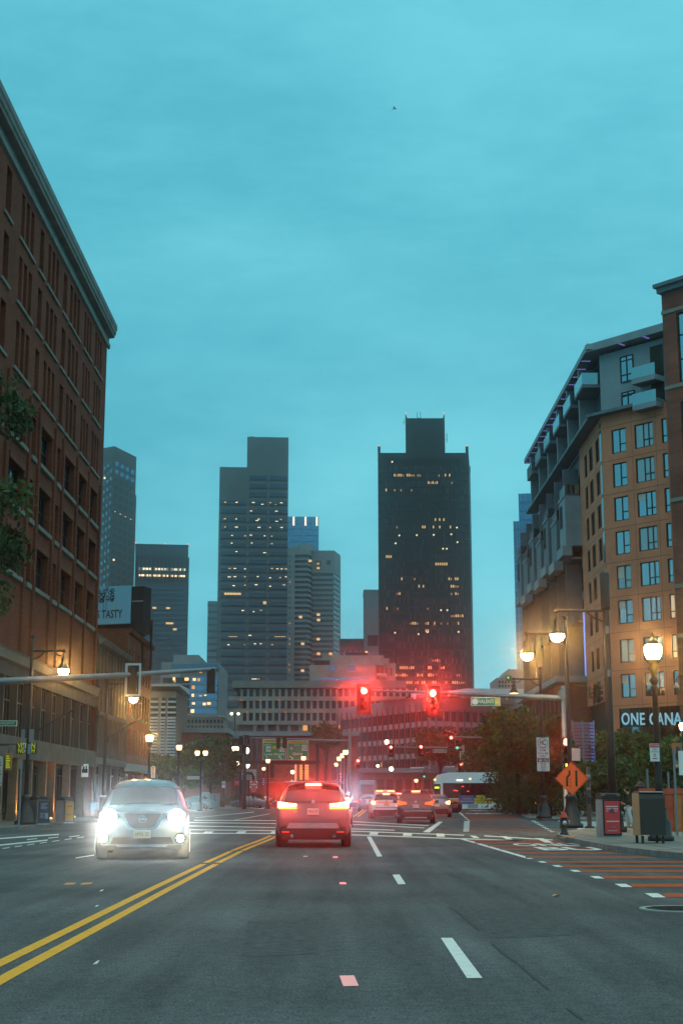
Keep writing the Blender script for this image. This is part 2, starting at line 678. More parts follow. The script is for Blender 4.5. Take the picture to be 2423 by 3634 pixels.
def in_poly(poly, x, y, margin=0.2):
    c = False
    n = len(poly)
    for i in range(n):
        x1, y1 = poly[i]; x2, y2 = poly[(i + 1) % n]
        if (y1 > y) != (y2 > y) and x < (x2 - x1) * (y - y1) / (y2 - y1) + x1:
            c = not c
        # distance to the edge
        dx, dy = x2 - x1, y2 - y1
        t = max(0, min(1, ((x - x1) * dx + (y - y1) * dy) / (dx * dx + dy * dy)))
        if (x1 + t * dx - x) ** 2 + (y1 + t * dy - y) ** 2 < margin ** 2:
            return False
    return c

slabs(6.5, 15.5, 29, 61, 1.15, lambda x, y: in_poly(RIGHT_NEAR, x, y), 0.13)
slabs(-18, -13, 53, 88, 1.25, lambda x, y: in_poly(LEFT_WALK, x, y), 0.13)

# --- markings, flat on the road where they lie
_mz = [0.004]
def mark_px(name, quads, m, z=0.004):
    b = MB()
    for q in quads:
        b.face([G(x, y, z) for x, y in q])
    o = struct(name, b, m)
    return o

def strip(pts, off, w, z, m, name, breaks=()):
    b = MB()
    for i in range(len(pts) - 1):
        a, c = pts[i], pts[i + 1]
        d0 = (pts[min(i + 1, len(pts) - 1)] - pts[max(i - 1, 0)]); d1 = (pts[min(i + 2, len(pts) - 1)] - pts[i])
        n0 = Vector((d0.y, -d0.x, 0)).normalized(); n1 = Vector((d1.y, -d1.x, 0)).normalized()
        p = [a + n0 * (off - w / 2), a + n0 * (off + w / 2), c + n1 * (off + w / 2), c + n1 * (off - w / 2)]
        b.face([(q.x, q.y, z) for q in reversed(p)])
    return struct(name, b, m)

cl = [G(*p) for p in ((-330, 3622), (0, 3449), (300, 3295), (560, 3160), (745, 3067))]
cl2 = [G(*p) for p in ((752, 3062), (800, 3040), (838, 3021))]
cl3 = [G(*p) for p in ((843, 3019), (880, 3004), (915, 2991), (945, 2979), (973, 2966))]
for seg in (cl, cl2, cl3):
    for off in (-0.125, 0.125):
        strip(seg, off, 0.125, 0.004, M_YEL, 'centre_line')
cl4 = [G(*p) for p in ((1262, 2898), (1280, 2886), (1294, 2874), (1300, 2862))]
for off in (-0.16, 0.16):
    strip(cl4, off, 0.14, 0.004, M_YEL, 'centre_line')

mark_px('lane_dash', [[(1656, 3471), (1711, 3470), (1604, 3328), (1563, 3328)]], M_WHITE)
mark_px('lane_dash', [[(1412, 3138), (1439, 3137), (1417, 3103), (1392, 3104)]], M_WHITE)
mark_px('lane_line', [[(1338, 3040), (1356, 3039), (1316, 2969), (1301, 2969)]], M_WHITE)
mark_px('lane_line', [[(1872, 3048), (1892, 3047), (1650, 2978), (1632, 2978)]], M_WHITE)
def dash_zoom(x0, x1, y0, y1, sk=0.55):
    # traced small dashes: lower edge, upper edge
    f = 0.78
    X0, X1, Y0, Y1 = 1200 + x0 * f, 1200 + x1 * f, 2850 + y0 * f, 2850 + y1 * f
    s = (X1 - X0) * sk
    return [(X0 + s * 0.7, Y1), (X1, Y1), (X1 - s * 0.7, Y0), (X0, Y0)]
edge_dashes = [(905, 950, 264.5, 271), (970, 1022, 282.5, 290), (1050, 1105, 304, 312.5), (1142, 1210, 332, 343), (1255, 1337, 367, 382), (1392, 1488, 410, 429)]
for d in edge_dashes:
    mark_px('lane_edge_dash', [dash_zoom(*d)], M_WHITE, 0.008)

def kerb_x(y):
    e = RIGHT_NEAR[:11]
    for k in range(len(e) - 1):
        (xa, ya), (xb, yb) = e[k], e[k + 1]
        if ya <= y <= yb:
            return xa + (xb - xa) * (y - ya) / (yb - ya)
    return 8.0 if y > 50 else 13

rb = MB()
def red_bar(px0, y0, y1, px1=None):
    a0, a1 = G(px0, y1, 0.004), G(px0, y0, 0.004)
    if px1 is None:
        e0, e1 = kerb_x(a0.y) - 0.25, kerb_x(a1.y) - 0.25
    else:
        e0, e1 = G(px1, y1, 0.004).x, G(px1, y0, 0.004).x
    if e0 > a0.x and e1 > a1.x:
        rb.face([a0, (e0, a0.y, 0.004), (e1, a1.y, 0.004), a1])
zf = lambda v: 2850 + v * 0.78
zx = lambda v: 1200 + v * 0.78
for x0, y0, y1 in ((945, 264.5, 271), (1018, 283, 290.5), (1100, 304.5, 313.5), (1205, 331.5, 343), (1330, 367, 381), (1480, 410, 427)):
    red_bar(zx(x0), zf(y0), zf(y1))
for x0, y0, y1 in ((590, 168, 172.5), (620, 179, 184), (680, 192, 197.5), (735, 207, 213), (800, 224, 230.5), (850, 243, 249.5)):
    red_bar(zx(x0), zf(y0), zf(y1))
struct('bus_lane_bars', rb, M_RED)
# far red area and bars beyond the crossing
rb = MB()
def far_q(q, z=0.004):
    rb.face([G(1260 + x / 2.613, 2700 + y / 2.613, z) for x, y in q])
far_q([(1060, 556), (1568, 546), (1440, 500), (995, 500)])
far_q([(985, 490), (1415, 488), (1340, 462), (945, 462)])
for y, th in ((566, 6), (583, 6), (600, 7), (617, 7), (634, 8), (652, 8)):
    far_q([(1062 - (y - 566) * 0.1, y + th), (1568 + (y - 560) * 2.6, y + th), (1568 + (y - 560) * 2.6, y), (1062, y)])
struct('bus_lane_area', rb, paint('worn_red_paint', (0.25, 0.09, 0.07), 0.6))
q = []
for k in range(10):
    y0 = 2914 + k * 3.8
    q.append([(1644 - k * .3, y0 + 2.2), (1664 - k * 0.2, y0 + 2.2), (1667 - k * 0.2, y0), (1648 - k * .3, y0)])
mark_px('bus_lane_ticks', q, M_WHITE)
q = []
for k in range(8):
    x0 = 1884 + k * 9.2; y0 = 2913 + k * 5.3
    q.append([(x0 + 3, y0 + 2.4), (x0 + 18, y0 + 2.4), (x0 + 14, y0), (x0, y0)])
mark_px('bus_lane_ticks', q, M_WHITE, 0.008)
mark_px('lane_line', [[(1662, 2913), (1672, 2913), (1622, 2874), (1614, 2874)]], M_WHITE)
# BUS ONLY lettering on the red lane, letters stretched along the lane
M_LET = M_WHITE
def road_text(txt, px, py, w, l, z=0.008):
    p = G(px, py, z)
    me = text_mesh(txt, 1.0, 0, 0.02).copy()
    xs = [v.co.x for v in me.vertices]; ys = [v.co.y for v in me.vertices]
    for v in me.vertices:
        v.co.x *= w / (max(xs) - min(xs)); v.co.y *= l / (max(ys) - min(ys))
    me.materials.clear(); me.materials.append(M_LET)
    o = bpy.data.objects.new('lane_lettering', me)
    C.objects.link(o)
    o.location = p
    o['kind'] = 'structure'
road_text('BUS', 1722, 2876.5, 3.0, 7)
road_text('ONLY', 1722, 2886.5, 3.2, 7)
road_text('BUS', 2060, 3012, 2.2, 2.4)
road_text('ONLY', 1960, 2998, 2.2, 2.2)

def hline(pts, th):
    # thin white line through picture points, th in picture pixels
    b = MB()
    for (xa, ya), (xb, yb) in zip(pts[:-1], pts[1:]):
        b.face([G(xa, ya + th / 2, 0.004), G(xb, yb + th / 2, 0.004), G(xb, yb - th / 2, 0.004), G(xa, ya - th / 2, 0.004)])
    return struct('crosswalk_line', b, M_WHITE)
hline([(690, 2911), (1000, 2912), (1262, 2916), (1520, 2930)], 2.2)
hline([(640, 2918.5), (1262, 2926), (1505, 2938)], 2.2)
hline([(620, 2930), (1262, 2942), (1400, 2946)], 2.4)
hline([(620, 2944), (975, 2948), (1262, 2950), (1646, 2964)], 2.6)
hline([(590, 2957), (975, 2958), (1262, 2963), (1600, 2975), (1862, 2984)], 3.0)
hline([(1717, 2966), (1960, 2981)], 3.0)
hline([(0, 2976), (120, 2967), (210, 2961)], 4)
hline([(0, 2999), (110, 2988), (170, 2981)], 4)
mark_px('crosswalk_block', [[(1309, 2962), (1339, 2962.5), (1343, 2953.5), (1314, 2953)]], M_WHITE, 0.008)
for q in ([(1429, 2966), (1461, 2966), (1461, 2956), (1431, 2955.5)], [(1549, 2969), (1578, 2969.5), (1575, 2958.5), (1547, 2957.5)],
          [(1680, 2974), (1702, 2974.5), (1687, 2966), (1665, 2965)], [(1797, 2978.5), (1820, 2979), (1796, 2967.5), (1772, 2967)],
          [(960, 2957), (990, 2957), (992, 2950.5), (964, 2950)], [(836, 2957), (868, 2957), (876, 2950), (846, 2950)], [(718, 2957), (750, 2957), (760, 2951), (730, 2950.5)],
          [(1934, 2990), (1962, 2990), (1926, 2975), (1896, 2974)]):
    mark_px('crosswalk_block', [q], M_WHITE, 0.008)
mark_px('stop_bar', [[(1499, 2953), (1524, 2954), (1571, 2916), (1556, 2916)]], M_WHITE, 0.012)
mark_px('lane_line', [[(828, 2910), (836, 2910), (962, 2888), (954, 2888)]], M_WHITE)
mark_px('lane_line', [[(690, 2902), (697, 2902), (905, 2882), (899, 2881)]], M_WHITE)
mark_px('lane_line', [[(268, 3046), (272, 3043), (335, 3033), (335, 3036)]], M_WHITE)
mark_px('lane_line', [[(735, 2866), (735, 2864.5), (935, 2868), (960, 2862), (966, 2863.5), (938, 2870)]], M_WHITE)
for k in range(7):
    x0 = 8 + k * 44; y0 = 3011 - k * 6.3
    mark_px('crosswalk_dash', [[(x0, y0 + 1.5), (x0 + 26, y0 - 2.2), (x0 + 29, y0 - 4.6), (x0 + 4, y0 - 1)]], M_WHITE)
for k in range(3):
    x0 = 95 + k * 75; y0 = 2979 - k * 5
    mark_px('crosswalk_dash', [[(x0, y0 + 2), (x0 + 36, y0 - 2), (x0 + 40, y0 - 4.5), (x0 + 4, y0 - 1)]], M_WHITE)
for q in ([(1218, 3500), (1273, 3498), (1256, 3461), (1204, 3462)], [(1205, 3138), (1230, 3138), (1226, 3131), (1204, 3131)],):
    mark_px('lane_patch', [q], M_PINK)
mark_px('lane_patch', [[(1181, 3044), (1198, 3044), (1198, 3039), (1182, 3039)]], M_PINK)
mark_px('lane_patch', [[(1076, 3041), (1093, 3040), (1091, 3037), (1077, 3037)]], M_PINK)
M_ORM = paint('orange_utility_paint', (0.72, 0.33, 0.08), 0.2)
mark_px('utility_mark', [[(227, 3139), (262, 3138), (273, 3133), (238, 3133)]], M_ORM)
mark_px('utility_mark', [[(284, 3139), (322, 3137), (332, 3132), (296, 3133)]], M_ORM)
mark_px('utility_mark', [[(336, 3218), (345, 3217), (353, 3212), (345, 3212)]], M_WHITE)
mark_px('utility_mark', [[(353, 3163), (363, 3162), (370, 3157), (360, 3158)]], M_WHITE)
mark_px('utility_mark', [[(330, 3422), (345, 3420), (355, 3408), (345, 3410)]], M_WHITE)
# tar seam, patchy
b = MB()
rr = random.Random(3)
pts = [(505, 475), (540, 492), (575, 520), (640, 577), (700, 640), (760, 690), (820, 732), (880, 785), (960, 850), (1040, 930), (1110, 985)]
for i in range(len(pts) - 1):
    if rr.random() < 0.22:
        continue
    (xa, ya), (xb, yb) = pts[i], pts[i + 1]
    N = 4
    for k in range(N):
        if rr.random() < 0.25:
            continue
        t0, t1 = k / N, (k + 1) / N
        w0 = rr.uniform(4, 10); w1 = rr.uniform(4, 10)
        b.face([G(zx(xa + (xb - xa) * t0 - w0), zf(ya + (yb - ya) * t0), .004), G(zx(xa + (xb - xa) * t1 - w1), zf(ya + (yb - ya) * t1), .004),
                G(zx(xa + (xb - xa) * t1 + w1), zf(ya + (yb - ya) * t1), .004), G(zx(xa + (xb - xa) * t0 + w0), zf(ya + (yb - ya) * t0), .004)])
struct('tar_seam', b, mat('tar_seam', (0.085, 0.083, 0.08), 0.9, spec=0.0))
# two old repair patches, a little darker than the road
for k, q in enumerate(([(860, 3395), (1130, 3385), (1090, 3262), (880, 3268)], [(1760, 3330), (2050, 3318), (1905, 3218), (1690, 3226)])):
    mark_px('asphalt_patch', [q], mat('asphalt_repair', (0.096, 0.094, 0.092), 0.9, spec=0.0, var=0.3, vscale=9), 0.002)
# manhole
M_IRON = mat('cast_iron', (0.06, 0.055, 0.05), 0.9, 0.0, var=0.3, vscale=20, spec=0.0)
p = G(2420, 3227)
mh = thing('manhole_cover', 'round iron manhole cover set in the road near the red lane bars', 'manhole cover', (p.x, p.y, 0))
m = MB(); m.lathe([(0.5, 0.0), (0.5, 0.012), (0.43, 0.012), (0.43, 0.006)], n=28, smooth=False)
ob('rim', m, mh, mt=mat('worn_steel', (0.32, 0.31, 0.29), 0.9, 0.0, spec=0.0))
m = MB(); m.lathe([(0.42, 0.0), (0.42, 0.01)], n=24, smooth=False)
for k in range(6):
    m.box(-0.3, 0.3, -0.26 + k * 0.1, -0.22 + k * 0.1, 0.01, 0.016)
ob('lid', m, mh, mt=M_IRON)
p = G(1972, 3182)
lf = MB(); lf.face([(-.07, -.1, .01), (.02, -.05, .03), (.08, .1, .012), (-.02, .06, .03)])
tag(ob('fallen_leaf', lf, None, (p.x, p.y, 0.0), mt=mat('dry_leaf', (0.5, 0.25, 0.06), 0.8)), 'dry orange leaf lying alone on the grey asphalt', 'leaf')
# tactile ramp edge, yellow
b = MB(); b.face([G(1981, 2973, 0.142), G(2036, 2968, 0.142), G(2040, 2966, 0.142), G(1990, 2971, 0.142)])
struct('kerb_ramp_strip', b, M_YEL)
# zebra on the side street
for k in range(9):
    y0 = 2916 + k * 3.3
    b = MB(); b.face([G(2042 + k * 1.5, y0 + 1.5, .004), G(2330, y0 + 1.5, .004), G(2330, y0, .004), G(2042 + k * 1.5, y0, .004)])
    struct('zebra_stripe', b, M_WHITE)
mark_px('zebra_block', [[(2048, 2944), (2066, 2944), (2052, 2926), (2044, 2927)]], M_WHITE, 0.008)

# ------------------------------------------------------------------ left side buildings
M_BRICK = brick('red_brick', (0.19, 0.044, 0.022), (0.12, 0.055, 0.038))
M_BRICK2 = brick('orange_brick', (0.20, 0.058, 0.03), (0.13, 0.065, 0.042))
M_LIME = mat('limestone', (0.20, 0.18, 0.15), 0.85, var=0.2, vscale=1.2)
M_STONE = mat('grey_stone', (0.085, 0.08, 0.07), 0.9, var=0.3, vscale=0.8)
M_COPPER = mat('cornice_metal', (0.16, 0.155, 0.14), 0.6, var=0.25, vscale=1.0)
M_DARKF = mat('dark_window_frame', (0.02, 0.02, 0.02), 0.5)
M_GREYF = mat('grey_window_frame', (0.22, 0.22, 0.21), 0.5)
M_GLASSD = glass('dark_window_glass', (0.010, 0.011, 0.012), 0.06, 0.2)
M_GLASS = glass('window_glass', (0.02, 0.025, 0.03), 0.05, 0.5)
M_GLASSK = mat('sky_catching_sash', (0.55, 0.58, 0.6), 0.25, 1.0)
M_BLACK = mat('black_metal', (0.015, 0.015, 0.016), 0.5, 0.2, spec=0.4)
M_BLIND = mat('window_blind', (0.45, 0.43, 0.4), 0.8)

FX = -16.5
def fd(px, py):
    # depth on the left street facade at a picture column
    return FX / ray(px, py)[0]
def zz(py, px=347, d=96.0):
    return EYE + ray(px, py)[1] * d

YA, YB = 58.0, 96.0
bl = thing('brick_warehouse', 'tall dark red brick block with deep metal cornice along the left kerb', 'building', (FX, YA, 0), math.pi / 2)
# local x = along the street away from us, y = into the block
L = YB - YA
wide = [(60.6, 63.6), (68.8, 72.2), (75.6, 79.0), (82.2, 85.8), (87.1, 90.0), (91.2, 94.1)]
narrow = [(65.4, 66.9), (73.4, 74.8), (80.1, 81.6)]
rows = []   # (kind, z0, z1)
z_s = [zz(1901), zz(2076), zz(2254)]
z_b = [zz(1380), zz(1548), zz(1721)]
fh = z_s[0] - z_s[1]
for z in reversed(z_s):
    rows.append(('big', z + 0.28, z + fh - 1.0))
for z in reversed(z_b):
    rows.append(('tri', z + 0.25, z + fh - 0.75))
ztop = zz(1262) + 0.9
zbelt1 = zz(2445)     # top of the lower belt
zbase = zbelt1 - 1.25

def holes():
    H = []
    for kind, z0, z1 in rows:
        for a, b in wide:
            if kind == 'big':
                H.append((a - YA, b - YA, z0, z1, 'big'))
            else:
                w = (b - a)
                p = w / 3
                for k in range(3):
                    H.append((a - YA + k * p + p * 0.17, a - YA + k * p + p * 0.83, z0, z1, 'slit'))
        for a, b in narrow:
            H.append((a - YA + 0.2, b - YA - 0.2, z0, z1, 'slit'))
    return H
HL = holes()
# wall in horizontal bands, each cut by its own openings
wall = MB()
def banded(mbld, x0, x1, z0, z1, H, depth):
    rws = sorted({(h[2], h[3]) for h in H})
    zc = z0
    for a, b in rws:
        if a > zc:
            mbld.face([(x0, 0, zc), (x1, 0, zc), (x1, 0, a), (x0, 0, a)])
        xs = sorted([(h[0], h[1]) for h in H if h[2] == a])
        xb = [x0]
        op = set()
        for p, q in xs:
            op.add(len(xb)); xb.extend([p, q])
        xb.append(x1)
        grid_wall(mbld, xb, [a, b], lambda i, j: i in op, depth, Matrix.Identity(4))
        zc = b
    if z1 > zc:
        mbld.face([(x0, 0, zc), (x1, 0, zc), (x1, 0, z1), (x0, 0, z1)])
banded(wall, 0, L, zbelt1, ztop, HL, 0.45)
wall.face([(L, 0, 0), (L, 26, 0), (L, 26, ztop), (L, 0, ztop)])
wall.face([(0, 26, 0), (0, 0, 0), (0, 0, ztop), (0, 26, ztop)])
wall.face([(0, 0, ztop), (L, 0, ztop), (L, 26, ztop), (0, 26, ztop)])
ob('wall', wall, bl, mt=M_BRICK)
# brick piers between bays, proud of the wall
for x in (64.5, 67.8, 72.8, 75.2, 79.55, 81.9, 86.45, 90.6, 94.9):
    m = MB(); m.box(x - YA - 0.22, x - YA + 0.22, -0.14, 0.003, zbelt1, zz(1721) - 0.35)
    ob('pier', m, bl, mt=M_BRICK)
I4 = Matrix.Identity(4)
for x0, x1, z0, z1, k in HL:
    w, h = x1 - x0, z1 - z0
    if k == 'big':
        me = win_mesh(w, h, M_DARKF, M_GLASSD, (0.3, 0.5, 0.7), ((0.52, 0, 1),), 0.08)
        put('window', me, bl, I4, x0, 0.36, z0)
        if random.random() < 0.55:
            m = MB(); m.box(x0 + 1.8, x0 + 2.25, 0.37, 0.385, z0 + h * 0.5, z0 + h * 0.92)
            ob('sky_lit_sash', m, bl, mt=M_GLASSK)  # added mirror strip standing in for the sky's reflection in the panes
        m = MB(); m.box(x0 - 0.12, x1 + 0.12, -0.16, 0.2, z0 - 0.23, z0 - 0.003)
        ob('sill', m, bl, mt=M_LIME)
        m = MB(); m.box(x0 - 0.05, x1 + 0.05, -0.07, 0.1, z1 + 0.003, z1 + 0.32)
        ob('lintel', m, bl, mt=M_BRICK2)
    else:
        me = win_mesh(w, h, M_DARKF, M_GLASSD, (), ((0.5, 0, 1),), 0.07)
        put('window', me, bl, I4, x0, 0.36, z0)
        if z0 < zz(1721):
            m = MB(); m.box(x0 - 0.1, x1 + 0.1, -0.12, 0.2, z0 - 0.26, z0 - 0.003)
            ob('sill', m, bl, mt=M_LIME)
# light string courses under the upper windows, broken by the piers
for z in z_b:
    for a, b in wide + narrow:
        m = MB(); m.box(a - YA - 0.15, b - YA + 0.15, -0.1, 0.1, z, z + 0.17)
        ob('string_course', m, bl, mt=M_LIME)
# cornice: stepped profile with a deep soffit
pr = [(0, ztop - .3), (-.13, ztop - .25), (-.16, ztop), (-.05, ztop + .03), (-.05, ztop + .5), (-.42, ztop + .56), (-.45, ztop + .72), (-.52, ztop + .8), (-.54, ztop + 1.0), (-.6, ztop + 1.12), (-.6, ztop + 1.45), (.6, ztop + 1.5), (.6, ztop + .01), (0, ztop + .01)]
m = MB(); m.extr(pr, -0.6, L + 0.5)
ob('cornice', m, bl, mt=M_COPPER)
# lower belts
m = MB(); m.extr([(0, zbelt1 - 0.55), (-0.2, zbelt1 - 0.5), (-0.3, zbelt1 - 0.1), (-0.38, zbelt1), (0.1, zbelt1 + 0.03)], 0, L)
ob('belt_course', m, bl, mt=M_LIME)
m = MB(); m.box(0, L, -0.04, 0.3, zbase, zbelt1 - 0.56)
ob('frieze', m, bl, mt=M_STONE)
# mezzanine glazing with pilasters
zm0 = zz(2667, 327)
zm1 = zbase
zl0 = zm0 - 1.05
nb = 13
M_MULL = mat('bronze_mullion', (0.10, 0.085, 0.07), 0.5, 0.3)
for k in range(nb):
    x0 = k * L / nb; x1 = (k + 1) * L / nb
    w = x1 - x0 - 0.3
    me = win_mesh(w, zm1 - zm0 - 0.006, M_MULL, M_GLASSD, (0.25, 0.5, 0.75), ((0.62, 0, 1),), 0.07)
    put('mezzanine_window', me, bl, I4, x0 + 0.15, 0.28, zm0 + 0.003)
    m = MB(); m.box(x0 - 0.1, x0 + 0.1, -0.08, 0.3, zm0, zm1 - 0.003)
    ob('pilaster', m, bl, mt=M_MULL)
    if k % 3 == 1 or k % 4 == 2:
        m = MB(); m.box(x0 + 0.6, x0 + 0.6 + w * 0.16, 0.285, 0.3, zm0 + 1.2, zm1 - 0.5)
        ob('blind', m, bl, mt=M_BLIND)
M_LINT = mat('storefront_stone', (0.15, 0.115, 0.09), 0.85, var=0.25, vscale=1.5)
m = MB(); m.box(0, L, -0.18, 0.4, zl0, zm0 - 0.003)
ob('storefront_lintel', m, bl, mt=M_LINT)
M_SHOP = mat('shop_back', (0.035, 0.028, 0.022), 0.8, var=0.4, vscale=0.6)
m = MB(); m.box(0, L, 1.6, 1.8, 0.13, zl0)
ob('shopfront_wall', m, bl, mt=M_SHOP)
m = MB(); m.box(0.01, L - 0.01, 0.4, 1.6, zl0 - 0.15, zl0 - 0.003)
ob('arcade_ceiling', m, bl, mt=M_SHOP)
M_COL = mat('column_stone', (0.26, 0.15, 0.085), 0.7, var=0.2, vscale=2)
cols = [fd(px, 2800) - YA for px in (55, 106, 158, 188, 242, 291, 333)]
cols = [c for c in cols if c < L - 0.2] + [fd(55, 2800) - YA - 3.3, fd(55, 2800) - YA - 6.6]
for i, c in enumerate(sorted(cols)):
    m = MB(); m.box(c - 0.17, c + 0.17, -0.1, 0.35, 0.13, zl0 - 0.003); m.box(c - 0.22, c + 0.22, -0.14, 0.39, 0.131, 0.5)
    ob('column', m, bl, mt=M_COL)
m = MB(); m.box(L - 0.55, L, -0.06, 1.2, 0.13, zl0 - 0.003)
ob('corner_pier', m, bl, mt=M_BRICK2)
# shop windows behind the columns
for k in range(9):
    x0 = 1 + k * 4.05
    me = win_mesh(3.2, 2.9, M_DARKF, M_GLASSD, (0.33, 0.66), ((0.75, 0, 1),), 0.08)
    put('shop_window', me, bl, I4, x0, 1.5, 0.5)
# orange column-foot uplights (the glow on the columns in the picture)
for px in (55, 158, 188, 242):
    c = fd(px, 2800) - YA
    up = MB(); up.lathe([(0.09, 0), (0.1, 0.05), (0.06, 0.09)], (c, -0.42, 0.14), 8)
    ob('uplight', up, bl, mt=emis('uplight_lens', (1, 0.45, 0.12), 3.0))
    l = lamp_spot(bl, (c, -0.42, 0.26), (c, 0.05, 3.4), (1.0, 0.42, 0.12), 300, 100, 0.05)
# signs on the shopfronts
M_SGD = mat('sign_dark', (0.03, 0.03, 0.02), 0.6)
M_YG = emis('yellow_green_letters', (0.75, 0.85, 0.05), 0.35, base=(0.5, 0.55, 0.03))
def left_sign(px0, px1, py0, py1, d):
    a = P(px0, py1, d); b = P(px1, py0, d)
    return a, b
a, b = left_sign(58, 132, 2637, 2675, 67.5)
s = thing('shop_sign', 'dark shop sign with yellow-green capitals VISION NORTH above the arcade', 'sign', ((a.x + b.x) / 2, 67.5, a.z))
m = MB(); m.bbox(-(b.x - a.x) / 2, (b.x - a.x) / 2, 0, 0.12, 0, b.z - a.z); ob('board', m, s, mt=M_SGD)
text('VISION', 0.36, s, (0, -0.004, (b.z - a.z) * 0.73), M_YG, width=(b.x - a.x) * 0.86)
text('NORTH', 0.30, s, (0, -0.004, (b.z - a.z) * 0.27), M_YG, width=(b.x - a.x) * 0.8)
for k in (-1, 1):
    m = MB(); m.tube([(k * .35, 0.06, b.z - a.z), (k * .35, 0.06, zl0 - a.z + 0.3)], 0.02, 6); ob('hanger', m, s, mt=M_BLACK)
m = MB(); m.tube([(0.3, .06, (b.z - a.z) * .9), (-2.3, .06, (b.z - a.z) * .9)], 0.025, 6); ob('bracket_arm', m, s, mt=M_BLACK)
a, b = left_sign(17, 44, 2672, 2734, 66.5)
s = thing('blade_sign', 'ochre upright sign with small yellow characters hung by the shop columns', 'sign', ((a.x + b.x) / 2, 66.5, a.z))
m = MB(); m.bbox(-(b.x - a.x) / 2, (b.x - a.x) / 2, 0, 0.1, 0, b.z - a.z); ob('board', m, s, mt=mat('ochre_board', (0.38, 0.2, 0.06), 0.6))
m = MB()
for k in range(6):
    m.box(-0.1, 0.09 - 0.03 * (k % 3), -0.006, 0.0, 0.12 + k * 0.1, 0.17 + k * 0.1)
ob('characters', m, s, mt=M_YG)
m = MB(); m.tube([(0.0, .05, b.z - a.z), (0.0, .05, b.z - a.z + .35), (-2.2, .05, b.z - a.z + .35)], 0.025, 6); ob('bracket_arm', m, s, mt=M_BLACK)
a, b = left_sign(-22, 10, 2684, 2790, 64.5)
s = thing('blade_sign', 'tall white upright sign with grey lines at the far end of the arcade', 'sign', ((a.x + b.x) / 2, 64.5, a.z))
s['label'] = 'tall pale sign board beside the ochre sign, cut by the frame'
m = MB(); m.bbox(-(b.x - a.x) / 2, (b.x - a.x) / 2, 0, 0.08, 0, b.z - a.z); ob('board', m, s, mt=mat('pale_board', (0.5, 0.5, 0.48), 0.6))
m = MB()
for k in range(9):
    m.box(-0.1, 0.16 - 0.05 * (k % 3), -0.006, 0.0, 0.12 + k * 0.13, 0.16 + k * 0.13)
ob('printed_lines', m, s, mt=M_STONE)
m = MB(); m.tube([(0.0, .05, b.z - a.z), (0.0, .05, b.z - a.z + .25), (-1.4, .05, b.z - a.z + .25)], 0.025, 6); ob('bracket_arm', m, s, mt=M_BLACK)
a, b = left_sign(294, 320, 2712, 2758, 92)
s = thing('window_poster', 'white poster with black blocks in the last shop bay', 'poster', ((a.x + b.x) / 2, 91.5, a.z))
m = MB(); m.bbox(-(b.x - a.x) / 2, (b.x - a.x) / 2, 0, 0.05, 0, b.z - a.z); ob('sheet', m, s, mt=emis('lit_sheet', (1, .97, .9), 0.25, base=(.6, .6, .58)))
m = MB(); w = (b.x - a.x)
m.box(-w * .42, w * .42, -0.004, 0, .26, .5); m.box(-w * .3, -w * .05, -0.004, 0, .5, .66); m.box(w * .1, w * .3, -0.004, 0, .5, .7)
ob('print', m, s, mt=M_SGD)
m = MB(); m.tube([(0, .03, b.z - a.z), (0, .03, zl0 - a.z + .1)], .015, 6); ob('hanger', m, s, mt=M_BLACK)

# ---- grey stone building next along the street
Y2, Y3 = 96.6, 110.0
zt2 = zz(2332, 467, 109.5)
g = thing('grey_stone_building', 'grey stone fronted building of four storeys beside the red brick block', 'building', (FX, Y2, 0), math.pi / 2)
L2 = Y3 - Y2
H2 = []
fl = [(0.9, 3.4), (4.5, 6.5), (7.4, 9.3), (10.0, 11.6)]
npier = 9
for z0, z1 in fl[1:]:
    for k in range(npier):
        x0 = 0.5 + k * (L2 - 0.8) / npier
        H2.append((x0, x0 + (L2 - 0.8) / npier * 0.58, z0, z1))
w2 = MB(); banded(w2, 0, L2, 4.0, zt2, [(*h, 0) for h in H2], 0.35)
w2.face([(0, 0, zt2), (L2, 0, zt2), (L2, 14, zt2), (0, 14, zt2)]); w2.face([(L2, 0, 0), (L2, 14, 0), (L2, 14, zt2), (L2, 0, zt2)])
ob('wall', w2, g, mt=M_STONE)
for x0, x1, z0, z1 in H2:
    put('window', win_mesh(x1 - x0, z1 - z0, M_DARKF, M_GLASSD, (0.5,), ((0.5, 0, 1),), 0.06), g, I4, x0, 0.3, z0)
for k in range(npier + 1):
    x0 = 0.42 + k * (L2 - 0.8) / npier - (L2 - .8) / npier * 0.2
    m = MB(); m.box(x0 - 0.14, x0 + 0.14, -0.16, 0.003, 4.0, zt2 - .5); ob('pilaster', m, g, mt=M_STONE)
m = MB(); m.extr([(0, zt2 - 0.4), (-0.3, zt2 - 0.3), (-0.5, zt2), (0, zt2 + .1)], 0, L2); ob('cornice', m, g, mt=M_LIME)
m = MB(); m.extr([(0, 6.75), (-0.25, 6.8), (-0.3, 7.0), (0, 7.1)], 0, L2); ob('belt_course', m, g, mt=M_LIME)
for k in range(4):
    x0 = 0.4 + k * (L2 - .4) / 4
    put('shop_window', win_mesh((L2 - .4) / 4 - 0.5, 3.0, M_DARKF, M_GLASSD, (0.33, 0.66), ((0.78, 0, 1),), 0.09), g, I4, x0, 0.25, 0.5)
    m = MB(); m.box(x0 - 0.4, x0 - 0.02, -0.05, 0.5, 0.13, 3.995); ob('shop_pier', m, g, mt=M_STONE)
m = MB(); m.box(0.0, L2, -0.1, 0.45, 3.55, 3.99); ob('fascia', m, g, mt=mat('shop_fascia', (0.14, 0.13, 0.12), 0.7))
m = MB(); m.box(0, L2, 0.6, 0.8, 0.13, 3.5); ob('shop_back', m, g, mt=M_SHOP)
